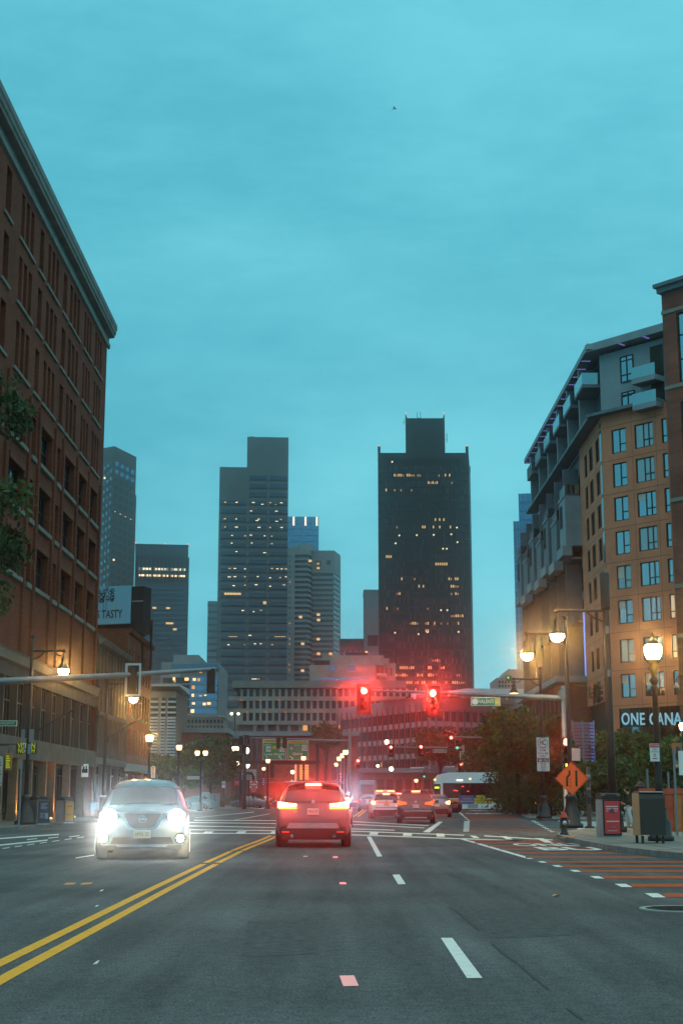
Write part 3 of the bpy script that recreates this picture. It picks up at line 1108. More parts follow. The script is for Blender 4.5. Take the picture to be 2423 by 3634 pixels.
m = MB(); m.box(1.5, L2 - 2, 3.2, 12, zt2 + .003, zt2 + 2.6); m.box(5.5, 8.5, 3.5, 7, zt2 + 2.6, zt2 + 3.6); m.box(0.2, L2 - .3, .8, 1.1, zt2 + .003, zt2 + .9)
ob('roof_plant_room', m, g, mt=mat('dark_roof_metal', (0.05, 0.048, 0.045), 0.7))
# ---- brick building after it
Y4, Y5 = 110.1, 124.0
zt3 = 14.2
g = thing('brick_corner_building', 'narrow orange brick building at the far end of the left row', 'building', (FX, Y4, 0), math.pi / 2)
L3 = Y5 - Y4
H3 = []
for z0, z1 in ((4.6, 6.6), (7.6, 9.6), (10.6, 12.7)):
    for k in range(8):
        x0 = 0.6 + k * (L3 - 0.8) / 8
        H3.append((x0, x0 + 0.8, z0, z1, 0))
w3 = MB(); banded(w3, 0, L3, 3.9, zt3, H3, 0.3)
w3.face([(0, 0, zt3), (L3, 0, zt3), (L3, 14, zt3), (0, 14, zt3)]); w3.face([(L3, 0, 0), (L3, 14, 0), (L3, 14, zt3), (L3, 0, zt3)]); w3.face([(0, 14, zt2), (0, 0, zt2), (0, 0, zt3), (0, 14, zt3)])
ob('wall', w3, g, mt=M_BRICK2)
for x0, x1, z0, z1, _ in H3:
    put('window', win_mesh(x1 - x0, z1 - z0, M_DARKF, M_GLASSD, (), ((0.5, 0, 1),), 0.06), g, I4, x0, 0.26, z0)
    m = MB(); m.box(x0 - .08, x1 + .08, -.06, .1, z0 - .16, z0 - .003); ob('sill', m, g, mt=M_STONE)
m = MB(); m.extr([(0, zt3 - 0.35), (-0.2, zt3 - 0.3), (-0.3, zt3), (0, zt3 + .08)], 0, L3); ob('cornice', m, g, mt=M_BRICK)
m = MB(); m.box(0, L3, -.3, .3, 3.3, 3.89); ob('fascia', m, g, mt=mat('pale_fascia', (0.36, 0.36, 0.34), 0.7))
for k in range(4):
    x0 = 0.3 + k * (L3 - .3) / 4
    put('shop_window', win_mesh((L3 - .4) / 4 - 0.4, 2.6, M_GREYF, M_GLASSD, (0.33, 0.66), (), 0.09), g, I4, x0, 0.25, 0.5)
    m = MB(); m.box(x0 - 0.3, x0 - 0.02, -0.05, 0.5, 0.13, 3.29); ob('shop_pier', m, g, mt=M_BRICK2)
m = MB(); m.box(0, L3, 0.6, 0.8, 0.13, 3.3); ob('shop_back', m, g, mt=M_SHOP)

# ---- billboard on the roof
db = 117.0
a, b = P(318, 2212, db), P(466, 2090, db)
bb = thing('roof_billboard', 'pale blue roof billboard with the word TASTY and a black side frame', 'billboard', (b.x, db, a.z), math.radians(-17))
W = (b.x - a.x) * 1.03
Hb = b.z - a.z
m = MB(); m.box(-W, 0, 0, 0.25, 0, Hb + 0.3)
ob('panel', m, bb, mt=mat('billboard_sheet', (0.20, 0.40, 0.52), 0.5))  # blue of the sky on the sheet put into its base colour
text('S TASTY', 0.95, bb, (-W + 1.55, -0.006, 0.8), mat('black_print', (0.02, 0.02, 0.025), 0.6), width=2.35, bold=0.02)
m = MB()
rr = random.Random(5)
for k in range(26):
    x, z = -W + 1.25 + rr.uniform(-.75, .6), Hb - rr.uniform(-0.15, 0.95)
    r = rr.uniform(0.1, 0.22)
    n = 10
    for q in range(n):
        t0, t1 = 2 * math.pi * q / n, 2 * math.pi * (q + 1) / n
        m.face([(x + r * math.cos(t0), -.007, z + r * math.sin(t0)), (x + r * math.cos(t1), -.007, z + r * math.sin(t1)),
                (x + r * .6 * math.cos(t1), -.007, z + r * .6 * math.sin(t1)), (x + r * .6 * math.cos(t0), -.007, z + r * .6 * math.sin(t0))])
for k in (0, .22):
    m.box(-W + 1.0 + k, -W + 1.04 + k, -.01, -.007, Hb - 1.75, Hb - .9)
m.box(-W + 1.0, -W + 1.26, -.01, -.007, Hb - 1.79, Hb - 1.75)
ob('printed_drawing', m, bb, mt=MATS['black_print'])
m = MB()
m.box(0.003, 1.1, 0.1, 1.6, -0.8, Hb + 0.2)
m.box(-W, 1.2, 0.3, 0.5, -1.1, -0.005)
for x in (-W + .4, -W * .5, -.3, .9):
    m.box(x - .08, x + .08, .55, .7, zt2 - a.z - .1, 0.5); m.box(x - .08, x + .08, 2.2, 2.35, zt2 - a.z - .1, .5)
ob('frame', m, bb, mt=mat('billboard_black', (0.02, 0.018, 0.018), 0.7))
m = MB(); m.box(0.05, 1.1, 0.08, 0.1, Hb * 0.62, Hb * 0.66); ob('catwalk_rail', m, bb, mt=M_GREYF)

# ------------------------------------------------------------------ right side: the tan corner block
M_TAN = mat('tan_cladding', (0.54, 0.18, 0.10), 0.85, var=0.12, vscale=0.6)
M_TANJ = mat('cladding_joint', (0.08, 0.05, 0.035), 0.9)
M_GMET = mat('grey_metal_cladding', (0.22, 0.24, 0.265), 0.55, 0.2, var=0.15, vscale=0.5)
M_GMET2 = mat('dark_grey_cladding', (0.115, 0.135, 0.16), 0.6, 0.1, var=0.2, vscale=0.5)
M_RBRICK = brick('brown_brick', (0.25, 0.07, 0.045), (0.14, 0.085, 0.07))
M_GLASSB = glass('sky_reflecting_glass', (0.03, 0.05, 0.06), 0.04, 1.0)
M_GLASSB.node_tree.nodes['Principled BSDF'].inputs['Metallic'].default_value = 1.0
M_GLASSB.node_tree.nodes['Principled BSDF'].inputs['Base Color'].default_value = (0.27, 0.35, 0.40, 1)
M_GLASSM = mat('dim_reflecting_glass', (0.12, 0.135, 0.15), 0.06, 0.45, spec=0.8)
M_LED = emis('violet_led', (0.3, 0.3, 0.95), 0.4)
M_BALG = mat('balcony_glass', (0.30, 0.36, 0.38), 0.08, 1.0, spec=0.8)
M_CURT = emis('curtained_lit_glass', (1.0, 0.75, 0.5), 0.4, base=(0.4, 0.35, 0.3))

DC = 132.0
CX = X(2140, 1540, DC)                      # the corner, seen at picture column 2132..2167
CX = (X(2132, 1540, DC) + X(2167, 2450, DC)) / 2
blk = thing('tan_corner_block', 'large tan clad corner building with grey top floors, ONE CANAL on its glass front', 'building', (CX, DC, 0), 0)
AB = math.atan2(-0.74, 0.67)                # oblique front, coming towards us to the right
MBf = rotM(0, 0, 0, AB)                     # its local x runs from the corner to the right and nearer
def t_of(px, py):
    r = ray(px, py)[0]
    return (r * DC - CX) / (math.cos(AB) - r * math.sin(AB))
def zB(px, py):
    t = t_of(px, py)
    return EYE + ray(px, py)[1] * (DC + t * math.sin(AB))
TB = t_of(2362, 1650)                        # where the brick pier starts
z_led = zB(2200, 1463)                       # ledge between tan and grey
z_top = zB(2250, 1186)
z_sign1, z_sign0 = zB(2250, 2512), zB(2250, 2606)
cols = [(t_of(2168, 1560), t_of(2219, 1560), 'a'), (t_of(2250, 1560), t_of(2317, 1560), 'b'), (t_of(2347, 1560), t_of(2366, 1560), 'c')]
rowpx = [(1522, 1607), (1643, 1728), (1764, 1849), (1886, 1969), (2009, 2092), (2132, 2216), (2271, 2353), (2394, 2478)]
H = []
for (ya, yb) in rowpx:
    z1, z0 = zB(2192, ya), zB(2192, yb)
    for a, b, k in cols:
        H.append((a, b, z0, z1, k))
def banded_M(mb, x0, x1, z0, z1, H, depth, M):
    rws = sorted({(h[2], h[3]) for h in H})
    zc = z0
    def F(a, b, c, d):
        mb.face([M @ Vector(p) for p in ((a, 0, c), (b, 0, c), (b, 0, d), (a, 0, d))])
    for a, b in rws:
        if a > zc:
            F(x0, x1, zc, a)
        xs = sorted([(h[0], h[1]) for h in H if h[2] == a])
        xb = [x0]; op = set()
        for p, q in xs:
            op.add(len(xb)); xb.extend([p, q])
        xb.append(x1)
        grid_wall(mb, xb, [a, b], lambda i, j: i in op, depth, M)
        zc = b
    if z1 > zc:
        F(x0, x1, zc, z1)
w = MB()
banded_M(w, 0, TB + 1.0, z_sign1, z_led, H, 0.18, MBf)
def FB(mb, a, b, c, d, y=0.0):
    mb.face([MBf @ Vector(p) for p in ((a, y, c), (b, y, c), (b, y, d), (a, y, d))])
tl, tr = t_of(2197, 2560), t_of(2412, 2560)
FB(w, 0, tl, 0, z_sign1)
# street face: tan part
MA = rotM(0, 0, 0, math.pi / 2)               # local x away from us along the street; wall faces -X
# (rotate so that the wall's -y side looks to -X)
MA = Matrix.Rotation(-math.pi / 2, 4, 'Z')
def a_of(px, py):
    return CX / ray(px, py)[0] - DC           # distance beyond the corner
SA = a_of(2063, 1900)
def zA(px, py):
    return EYE + ray(px, py)[1] * (CX / ray(px, py)[0])
HA = []
acol = [(a_of(2131, 1800), a_of(2118, 1800)), (a_of(2107, 1800), a_of(2094, 1800)), (a_of(2087, 1800), a_of(2077, 1800))]
for (ya, yb) in rowpx:
    z1, z0 = zB(2192, ya), zB(2192, yb)
    for a, b in acol:
        if b < SA - 0.3:
            HA.append((-b, -a, z0, z1, 'n'))
banded_M(w, -SA, 0, zA(2110, 2500), z_led, HA, 0.18, MA)
ob('wall', w, blk, mt=M_TAN)
rg = random.Random(21)
M_GB2 = mat('dimmer_sky_glass', (0.17, 0.24, 0.30), 0.05, 1.0)
M_GB3 = mat('half_blind_glass', (0.30, 0.34, 0.36), 0.2, 0.6)
for a, b, z0, z1, k in H:
    GB = rg.choice((M_GLASSB, M_GLASSB, M_GB2, M_GB3))
    if k != 'c' and rg.random() < .4:
        w0 = (b - a) * rg.choice((.45, .5))
        o = put('blind', win_mesh(w0 - .1, (z1 - z0) * rg.uniform(.25, .7), M_BLIND, M_BLIND, (), (), 0), blk, MBf, a + .06, 0.085, z1 - .06)
        o.scale = (1, 1, -1)
    if k == 'a':
        me = win_mesh(b - a, z1 - z0, M_DARKF, GB, (0.53,), ((0.36, 0.53, 1),), 0.09)
    elif k == 'b':
        me = win_mesh(b - a, z1 - z0, M_DARKF, GB, (0.45, 0.73), ((0.32, 0.45, 0.73), (0.32, 0.73, 1)), 0.09)
    else:
        lit = rowpx.index([r for r in rowpx if abs(zB(2192, r[1]) - z0) < 0.01][0]) in (5, 6)
        me = win_mesh(b - a, z1 - z0, M_DARKF, M_CURT if lit else M_GLASSB, (), ((0.3, 0, 1),), 0.09)
    put('window', me, blk, MBf, a, 0.12, z0)
for a, b, z0, z1, k in HA:
    put('window', win_mesh(b - a, z1 - z0, M_DARKF, M_GLASSD, (0.55,), ((0.33, 0.55, 1),), 0.1), blk, MA, a, 0.12, z0)
# cladding joints as thin recesses: panels standing 12 mm proud between them
zj = [zB(2192, y) for y in (1480, 1508, 1630, 1750, 1872, 1995, 2118, 2245, 2380, 2505)]
for k in range(len(zj) - 1):
    pass
jm = MB()
for z in zj[1:]:
    jm.faces([MBf @ Vector(p) for p in ((0, -0.004, z - 0.02), (TB, -0.004, z - 0.02), (TB, -0.004, z + 0.02), (0, -0.004, z + 0.02))], [(0, 1, 2, 3)])
    jm.faces([MA @ Vector(p) for p in ((-SA, -0.004, z - 0.02), (0, -0.004, z - 0.02), (0, -0.004, z + 0.02), (-SA, -0.004, z + 0.02))], [(0, 1, 2, 3)])
for q in (t_of(2240, 1560), t_of(2325, 1560)):
    jm.faces([MBf @ Vector(p) for p in ((q - .015, -0.004, z_sign1), (q + .015, -0.004, z_sign1), (q + .015, -0.004, z_led), (q - .015, -0.004, z_led))], [(0, 1, 2, 3)])
ob('panel_joint', jm, blk, mt=M_TANJ)
# the glass corner strip beside the corner on the street face
m = MB()
for z0, z1 in zip(zj[::-1][:-1], zj[::-1][1:]):
    m.box(-1.0, -0.12, -0.03, 0.0, z0 + 0.25, z1 - 0.1, MA)
ob('corner_glazing', m, blk, mt=M_GLASSM)
# sign band: dark glass, letters, clear strip below
m = MB(); FB(m, tl, tr + 4, z_sign0 - 1.5, z_sign1, 0.15)
ob('sign_glazing', m, blk, mt=mat('sign_dark_glass', (0.012, 0.014, 0.013), 0.1, spec=0.5))
m = MB(); zs0 = zB(2250, 2604); zs1 = zB(2250, 2580)
m.box(t_of(2240, 2590), tr, 0.1, 0.146, zs0, zs1, MBf)
for k in range(6):
    pass
ob('clear_glazing', m, blk, mt=M_GLASSB)
for k in range(7):
    m = MB(); t = tl + (tr - tl) * k / 6
    m.box(t - 0.035, t + 0.035, 0.04, 0.098, z_sign0 - 1.5, z_sign1 - 0.003, MBf)
    ob('mullion', m, blk, mt=M_DARKF)
M_SIGL = emis('sign_letters', (0.25, 0.68, 0.95), 0.28, base=(0.5, 0.62, 0.7))
# letters one by one, at their places in the picture
for ch, px0, px1 in (('O', 2203, 2232), ('N', 2237, 2262), ('E', 2268, 2284), ('C', 2302, 2327), ('A', 2330, 2352), ('N', 2357, 2385), ('A', 2386, 2418), ('L', 2425, 2440)):
    t0, t1 = t_of(px0, 2550), t_of(px1, 2550)
    zc = (zB(px0, 2533) + zB(px0, 2577)) / 2 + 0.02
    hgt = zB(2230, 2533) - zB(2230, 2577)
    p = MBf @ Vector(((t0 + t1) / 2, 0.03, zc))
    text(ch, hgt * 1.38, blk, p, M_SIGL, AB, 0.03, width=(t1 - t0), bold=0.02)
# ground floor front (behind the trees)
m = MB(); FB(m, tl, tr + 4, 0, z_sign0 - 1.5, 0.3); m.faces([MA @ Vector(p) for p in ((-SA, 0.4, 0), (0, 0.4, 0), (0, 0.4, zA(2110, 2500)), (-SA, 0.4, zA(2110, 2500)))], [(0, 1, 2, 3)])
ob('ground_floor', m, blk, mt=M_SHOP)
# brick pier to the right, standing forward
z_bp = zB(2370, 1050)
Lp = 16.0
w = MB()
pw = [(TB + 2.4, TB + 5.4)]
HP = []
for (ya, yb), zz_ in zip([(1125, 1370), (1440, 1740), (1820, 2050), (2130, 2330)], range(4)):
    HP.append((TB + 1.5, TB + 3.7, zB(2400, yb), zB(2400, ya), 0))
MP = MBf @ Matrix.Translation((0.95, -0.9, 0))
banded_M(w, TB, TB + Lp, zB(2400, 2640), z_bp, HP, 0.25, MP)
w.faces([MBf @ Vector(p) for p in ((TB + .95, -0.9, z_sign1 - 0.3), (TB + .95, 0.3, z_sign1 - 0.3), (TB + .95, 0.3, z_bp), (TB + .95, -0.9, z_bp))], [(0, 3, 2, 1)])
w.faces([MBf @ Vector(p) for p in ((TB + .95, -0.9, z_bp), (TB + Lp, -0.9, z_bp), (TB + Lp, 8, z_bp), (TB + .95, 8, z_bp))], [(0, 1, 2, 3)])
ob('brick_pier', w, blk, mt=M_RBRICK)
for a, b, z0, z1, _ in HP:
    put('window', win_mesh(b - a, z1 - z0, M_DARKF, M_GLASSB, (0.5,), ((0.33, 0, 1), (0.68, 0, 1)), 0.12), blk, MP, a, 0.2, z0)
for py in (1120, 1390, 1790, 2095, 2270):
    z = zB(2390, py); m = MB(); m.box(TB - 0.05, TB + Lp, -0.1, 0.05, z, z + 0.35, MP); ob('stone_band', m, blk, mt=M_LIME)
m = MB()
m.box(TB - .25, TB + Lp, -.4, 3, z_bp + 0.003, z_bp + 0.5, MP); m.box(TB - .45, TB + Lp, -.7, 3, z_bp + 0.5, z_bp + 0.85, MP)
ob('cornice', m, blk, mt=M_GMET2)
# --- grey top floors, ledge and roof slab along both faces
zmid = (z_led + z_top) / 2
m = MB()
m.box(-0.2, TB, 0.35, 8, z_led + 0.3, z_top - 1.0, MBf)
ob('top_floor_wall', m, blk, mt=M_GMET)
for z0, z1 in ((zB(2220, 1448), zB(2220, 1386)), (zB(2220, 1352), zB(2220, 1258))):
    a, b = t_of(2193, 1320), t_of(2240, 1320)
    put('window', win_mesh(b - a, z1 - z0, M_DARKF, M_GLASSB, (0.5,), ((0.28 if z0 > zmid - 1 else 0.75, 0, 1), (0.82, 0, 1)), 0.1), blk, MBf, a, 0.28, z0)
    a = t_of(2300, 1320)
    m = MB(); m.box(a, TB - .02, 0.3, 0.347, z0 - .3, z1 + .2, MBf); ob('balcony_recess', m, blk, mt=M_SHOP)
    put('window', win_mesh(TB - a - 1.6, (z1 - z0), M_DARKF, M_GLASSB, (0.5,), ((0.8, 0, 1),), 0.09), blk, MBf, a + 1.4, 0.24, z0)
ab = t_of(2262, 1320)
for z in (zB(2300, 1345), zB(2300, 1440)):
    m = MB(); m.box(ab, TB - 0.02, -1.1, 0.29, z - 0.5, z, MBf); ob('balcony_slab', m, blk, mt=M_GMET)
    m = MB(); m.box(ab + 0.02, TB - 0.04, -1.08, -1.04, z + 0.003, z + 1.1, MBf); m.box(ab + .02, ab + .06, -1.037, .2, z + .003, z + 1.1, MBf); ob('balcony_glass', m, blk, mt=M_BALG)
# ledge
m = MB()
m.box(-1.2, TB, -0.9, 0.3, z_led, z_led + 0.28, MBf)
END = a_of(1893, 1700)
m.box(-END, 0.3, -1.15, 0.3, z_led - 0.003, z_led + 0.277, MA)
ob('ledge', m, blk, mt=M_GMET2)
# roof slab
m = MB()
m.box(-1.0, TB + .9, -.8, 8, z_top - 0.75, z_top, MBf)
m.box(-END, 0.5, -1.2, 8, z_top - 0.6, z_top - 0.05, MA)
ob('roof_slab', m, blk, mt=M_GMET)
for k in range(18):
    s = 0.6 + k * (END - 1.2) / 17
    m = MB(); m.box(-s - 0.09, -s + 0.09, -1.1, -0.2, z_top - 0.65, z_top - 0.605, MA); ob('led_strip', m, blk, mt=M_LED)
for px in (2212, 2300):
    s = t_of(px, 1240); m = MB(); m.box(s - 0.1, s + 0.1, -.75, 0.1, z_top - 0.8, z_top - 0.755, MBf); ob('led_strip', m, blk, mt=M_LED)
# street face, upper floors set back with balconies
m = MB(); m.box(-END + 0.6, -0.0, 0.6, 8, z_led + 0.28, z_top - 0.76, MA); ob('top_floor_wall', m, blk, mt=M_GMET2)
nb = 6
for k in range(nb):
    s0 = 1.0 + k * (END - 3) / nb
    m = MB(); m.box(-s0 - 4.6, -s0, -1.5, 0.59, zmid - 0.38, zmid - 0.05, MA); ob('balcony_slab', m, blk, mt=M_GMET2)
    m = MB(); m.box(-s0 - 4.6, -s0, -1.5, -1.46, zmid - 0.047, zmid + 1.1, MA); m.box(-s0 - .04, -s0, -1.457, .5, zmid - .047, zmid + 1.1, MA); ob('balcony_glass', m, blk, mt=M_BALG)
    m = MB(); m.box(-s0 - 5.4, -s0 - 4.9, -1.0, 0.59, z_led + .3, z_top - 0.8, MA); ob('fin_wall', m, blk, mt=M_GMET)
    put('window', win_mesh(3.6, 2.4, M_DARKF, M_GLASSM, (0.33, 0.66), ((0.8, 0, 1),), 0.08), blk, MA, -s0 - 4.2, 0.53, zmid + 0.1)
# dark grey lower street face with vertical bays
EL = a_of(1868, 2000)
w = MB(); w.box(-EL, -SA, 0.5, 10, 0, z_led - 0.01, MA)
ob('street_wall', w, blk, mt=M_GMET2)
fhh = (zB(2192, 1522) - zB(2192, 2394)) / 7
bays = 7
for k in range(bays):
    s0 = SA + 0.3 + k * (EL - SA - 0.5) / bays
    wdt = (EL - SA) / bays
    zt = z_led - 1.6 - 0.45 * fhh * (k % 2)
    zlow = zA(2040, 1960) if k < 1 else zA(2040, 1960) - 0.6 * (k % 2)
    m = MB(); m.box(-s0 - wdt * 0.62, -s0, -1.6, 0.497, zlow, zt - fhh, MA); ob('bay', m, blk, mt=M_GMET if k == 0 else M_GMET2)
    m = MB(); m.box(-s0 - wdt * 0.62, -s0, -1.7, -1.603, zt - fhh - 0.1, zt - fhh + 0.15, MA); ob('bay_trim', m, blk, mt=M_GMET)
    m = MB(); m.box(-s0 - wdt * .62, -s0, -2.0, -1.0, zlow - 1.0, zlow - 0.003, MA); ob('bay_foot', m, blk, mt=M_GMET)
    m = MB(); m.box(-s0 - wdt * 0.6, -s0 - .05, -1.55, -1.5, zt - fhh + 0.16, zt - fhh + 1.2, MA); m.box(-s0 - .1, -s0 - .06, -1.497, .4, zt - fhh + .16, zt - fhh + 1.2, MA); ob('balcony_glass', m, blk, mt=M_BALG)
    for j in range(12):
        z0 = 6 + j * fhh
        if z0 + 2.2 > z_led:
            break
        y0 = -1.66 if zlow < z0 and z0 + 2 < zt - fhh else 0.44
        put('window', win_mesh(wdt * 0.2, fhh * 0.72, M_DARKF, M_GLASSM if (j * 5 + k * 3) % 4 else M_GLASSB, (0.5,), ((0.3, 0, 1),), 0.08), blk, MA, -s0 - wdt * 0.5, y0, z0)
        put('window', win_mesh(wdt * 0.26, fhh * 0.72, M_DARKF, M_GLASSM, (0.5,), ((0.3, 0, 1),), 0.08), blk, MA, -s0 - wdt * 0.94, 0.44, z0)
        if j % 2 == 0 and zlow > z0:
            m = MB(); m.box(-s0 - wdt * .62, -s0, -1.0, .49, z0 - .3, z0 - .1, MA); m.box(-s0 - wdt * .62, -s0, -1.0, -.96, z0 - .097, z0 + .9, MA); ob('balcony', m, blk, mt=M_BALG)
    m = MB(); m.box(-s0 - wdt * 0.66, -s0 - wdt * .62 - .003, -1.1, 0.49, 5, z_led - 1.2, MA); ob('fin_wall', m, blk, mt=M_GMET2)
# low brick wing in front of the street wall, half hidden by the trees
m = MB(); m.box(-EL + 10, -SA - 0.5, -2.3, 0.49, 3.5, zA(2040, 2440), MA); ob('low_brick_wing', m, blk, mt=M_RBRICK)
for k in range(9):
    put('window', win_mesh(1.5, 2.2, M_DARKF, M_GLASSM, (0.5,), (), 0.1), blk, MA, -SA - 3 - k * 3.0, -2.36, zA(2040, 2440) - 3.1)
m = MB(); m.box(-EL + 10, -SA + .5, -3.2, .48, zA(2040, 2440) + .003, zA(2040, 2440) + .6, MA); ob('wing_canopy', m, blk, mt=M_GMET)
# one lit blue slot up the joint between tan and grey faces
m = MB(); m.box(-SA - 0.16, -SA - 0.02, -0.12, 0.48, zA(2060, 2420), zA(2060, 2180), MA); ob('light_slot', m, blk, mt=emis('blue_light_slot', (0.12, 0.3, 1.0), 1.1))

# street screen with violet lit slats, at the foot of the block
a = P(2035, 2700, 98); b = P(2105, 2545, 98)
scn = thing('slatted_screen', 'violet lit slatted screen between the sign pole and the tan building', 'screen', (a.x, 98, a.z - .3))
wS, hS = b.x - a.x, b.z - a.z
for k in range(13):
    m = MB(); m.box(wS * 0.02, wS * 0.42, 0, 0.06, k * hS / 13 + .02, (k + .8) * hS / 13); ob('slat', m, scn, mt=mat('red_lit_slat', (0.30, 0.14, 0.2), 0.6))  # coloured light on these slats put into their base colour
    m = MB(); m.box(wS * 0.5, wS * 0.8, 0, 0.06, k * hS / 13 + .02, (k + .82) * hS / 13); ob('slat', m, scn, mt=MATS['red_lit_slat'])
    m = MB(); m.box(wS * 0.82, wS, 0.02, 0.08, k * hS / 13 + .02, (k + .7) * hS / 13); ob('lit_slat', m, scn, mt=emis('violet_slat', (0.2, 0.2, 0.85), 0.18, base=(.2, .2, .4)))
for x in (0, .46, 1.0):
    m = MB(); m.box(wS * x - .05, wS * x + .05, 0.07 if x == 1 else -.02, 0.16, -(a.z - .3) + .12, hS + .1); ob('post', m, scn, mt=M_GREYF)

# wall lantern on the right edge
a = P(2396, 2462, 118)
wl = thing('wall_lantern', 'dark gooseneck lantern on a brick bracket beside the right end of the tan front', 'lantern', (a.x, 118, a.z))
m = MB(); m.tube([(0.6 + 0.42 * math.cos(t) - .1, 0, 1.0 + 0.5 * math.sin(t)) for t in [math.pi * k / 8 for k in range(9)]], 0.045, 6); m.tube([(.92, 0, -.8), (.92, 0, 1.0)], .045, 6)
ob('gooseneck', m, wl, mt=M_BLACK)
m = MB(); m.lathe([(0.05, 0.95), (0.12, 0.8), (0.24, 0.55), (0.2, 0.5)], (0.08, 0, 0), 10); ob('shade', m, wl, mt=M_GMET)
m = MB(); m.box(0.2, 1.6, -0.1, 0.4, -.9, 0.3); m.box(.15, 1.65, -.15, .45, -.9, -.6); ob('bracket', m, wl, mt=M_RBRICK)
m = MB(); m.box(.9, 1.05, .05, .2, -a.z + .13, -.903); ob('post', m, wl, mt=M_BLACK)

# far glass towers behind the block
def gtower(name, label, px0, px1, py, d, nx, nz, dep, mt1, mt2, skew=0.0):
    a, b = P(px0, py, d), P(px1, py, d)
    zt = a.z
    t = thing(name, label, 'tower', (a.x, d, 0), skew)
    w_ = (b.x - a.x)
    m = MB(); m.box(0, w_, 0, dep, 0, zt)
    ob('glass_wall', m, t, mt=mt1)
    for k in range(1, nz):
        z = zt * k / nz
        m = MB(); m.box(-0.05, w_ + 0.05, -0.12, dep, z - 0.22, z + 0.22); ob('floor_band', m, t, mt=mt2)
    for k in range(nx + 1):
        m = MB(); m.box(w_ * k / nx - .12, w_ * k / nx + .12, -0.2, -0.123, 0, zt); ob('mullion', m, t, mt=mt2)
    return t
M_BGL = mat('blue_tower_glass', (0.09, 0.24, 0.40), 0.12, 0.6, spec=0.8)
M_BGL2 = mat('blue_tower_band', (0.07, 0.17, 0.26), 0.4, 0.3)
gtower('glass_tower', 'tall blue glass tower peeping out behind the grey top of the right block', 1840, 1990, 1752, 330, 10, 34, 25, M_BGL, M_BGL2, math.radians(-9))
gtower('glass_tower', 'lower pale blue glass slab in front of the tall blue glass tower on the right', 1822, 1872, 1850, 322, 5, 32, 20, M_BGL, M_BGL2, math.radians(-9))

# ------------------------------------------------------------------ skyline
M_T_GREY = mat('tower_grey', (0.125, 0.13, 0.14), 0.75, var=0.12, vscale=0.05)
M_T_BAND = mat('tower_band_glass', (0.045, 0.06, 0.10), 0.12, 0.2, spec=0.7)
M_T_DARK = mat('tower_dark_steel', (0.02, 0.023, 0.026), 0.6, var=0.15, vscale=0.05)
M_T_DGL = mat('tower_dark_glass', (0.02, 0.025, 0.03), 0.1, 0.0, spec=0.4)
M_T_LIT = emis('lit_office', (1.0, 0.62, 0.25), 1.0)
M_T_LIT2 = emis('lit_office_dim', (1.0, 0.5, 0.2), 0.55)
M_T_LUM = emis('ceiling_luminaire', (1.0, 0.80, 0.48), 1.7)
M_T_BLIND = mat('office_blind', (0.07, 0.078, 0.085), 0.7)
M_BEACON = emis('red_beacon', (1.0, 0.4, 0.35), 1.1)

def tfun(px, py, d):
    return P(px, py, d)

# ---- plain tower with a stepped top and ribbon windows
d = 600.0
a, b = P(780, 1657, d), P(1024, 1549, d)
zl, zh = a.z, b.z
tw = thing('ribbon_window_tower', 'grey office tower with a stepped flat top and blue ribbon windows', 'tower', (a.x, d, 0), math.radians(3.2))
W_ = b.x - a.x
xs = P(877, 1600, d).x - a.x
rr = random.Random(11)
m = MB(); m.box(0, xs, 0, 40, 0, zl); m.box(xs, W_, 0, 40, 0, zh)
ob('wall', m, tw, mt=M_T_GREY)
fh3 = (2500 - 1693) / 27.0
cols3 = [(785, 876), (883, 946), (955, 1019)]
lum_rows = {}
for j in range(28):
    y0 = 1686 + j * fh3
    for c, (p0, p1) in enumerate(cols3):
        if c == 0 and y0 < 1770:
            continue
        x0, x1 = P(p0, y0, d).x - a.x, P(p1, y0, d).x - a.x
        z1, z0 = Z(y0, d), Z(y0 + 14, d)
        m = MB(); m.use(M_T_BAND); m.face([(x0, -0.05, z0), (x1, -0.05, z0), (x1, -0.05, z1), (x0, -0.05, z1)])
        m.use(M_T_DARK)
        n = 9
        for q in range(1, n):
            xx = x0 + (x1 - x0) * q / n
            m.box(xx - 0.06, xx + 0.06, -0.18, -0.051, z0, z1)
        m.box(x0 - .1, x1 + .1, -0.3, 0, z0 - .35, z0 - .002)
        ob('ribbon_window', m, tw)
lum = [(799, 1782), (840, 1782), (899, 1782), (959, 1782), (998, 1782), (931, 1788), (978, 1789), (891, 1812), (981, 1812), (798, 1841), (838, 1841), (918, 1841), (997, 1841), (912, 1846), (982, 1848),
       (799, 1870), (839, 1870), (919, 1870), (958, 1870), (999, 1870), (824, 1900), (870, 1901), (890, 1898), (939, 1900), (964, 1901), (823, 1927), (893, 1926), (964, 1928), (839, 1957), (939, 1960),
       (815, 2017), (834, 2017), (870, 2018), (965, 2016), (984, 2017), (999, 2017), (1014, 2017), (814, 2047), (834, 2046), (871, 2046), (915, 2045), (959, 2049), (994, 2048), (1014, 2045), (829, 2078), (869, 2076), (909, 2074), (959, 2079), (1008, 2074),
       (862, 2166), (900, 2170), (926, 2165), (887, 2254), (811, 2288), (870, 2287), (905, 2284), (925, 2284), (966, 2287), (898, 2409), (908, 2409), (918, 2409)]
for i, (px, py) in enumerate(lum):
    x, z = P(px, py, d).x - a.x, Z(py, d)
    s = 0.22 + 0.2 * rr.random()
    m = MB(); m.box(x - s * 1.5, x + s * 1.5, -0.16, -0.06, z - 0.17, z + 0.17); ob('lit_luminaire', m, tw, mt=M_T_LUM if i % 3 else M_T_LIT)
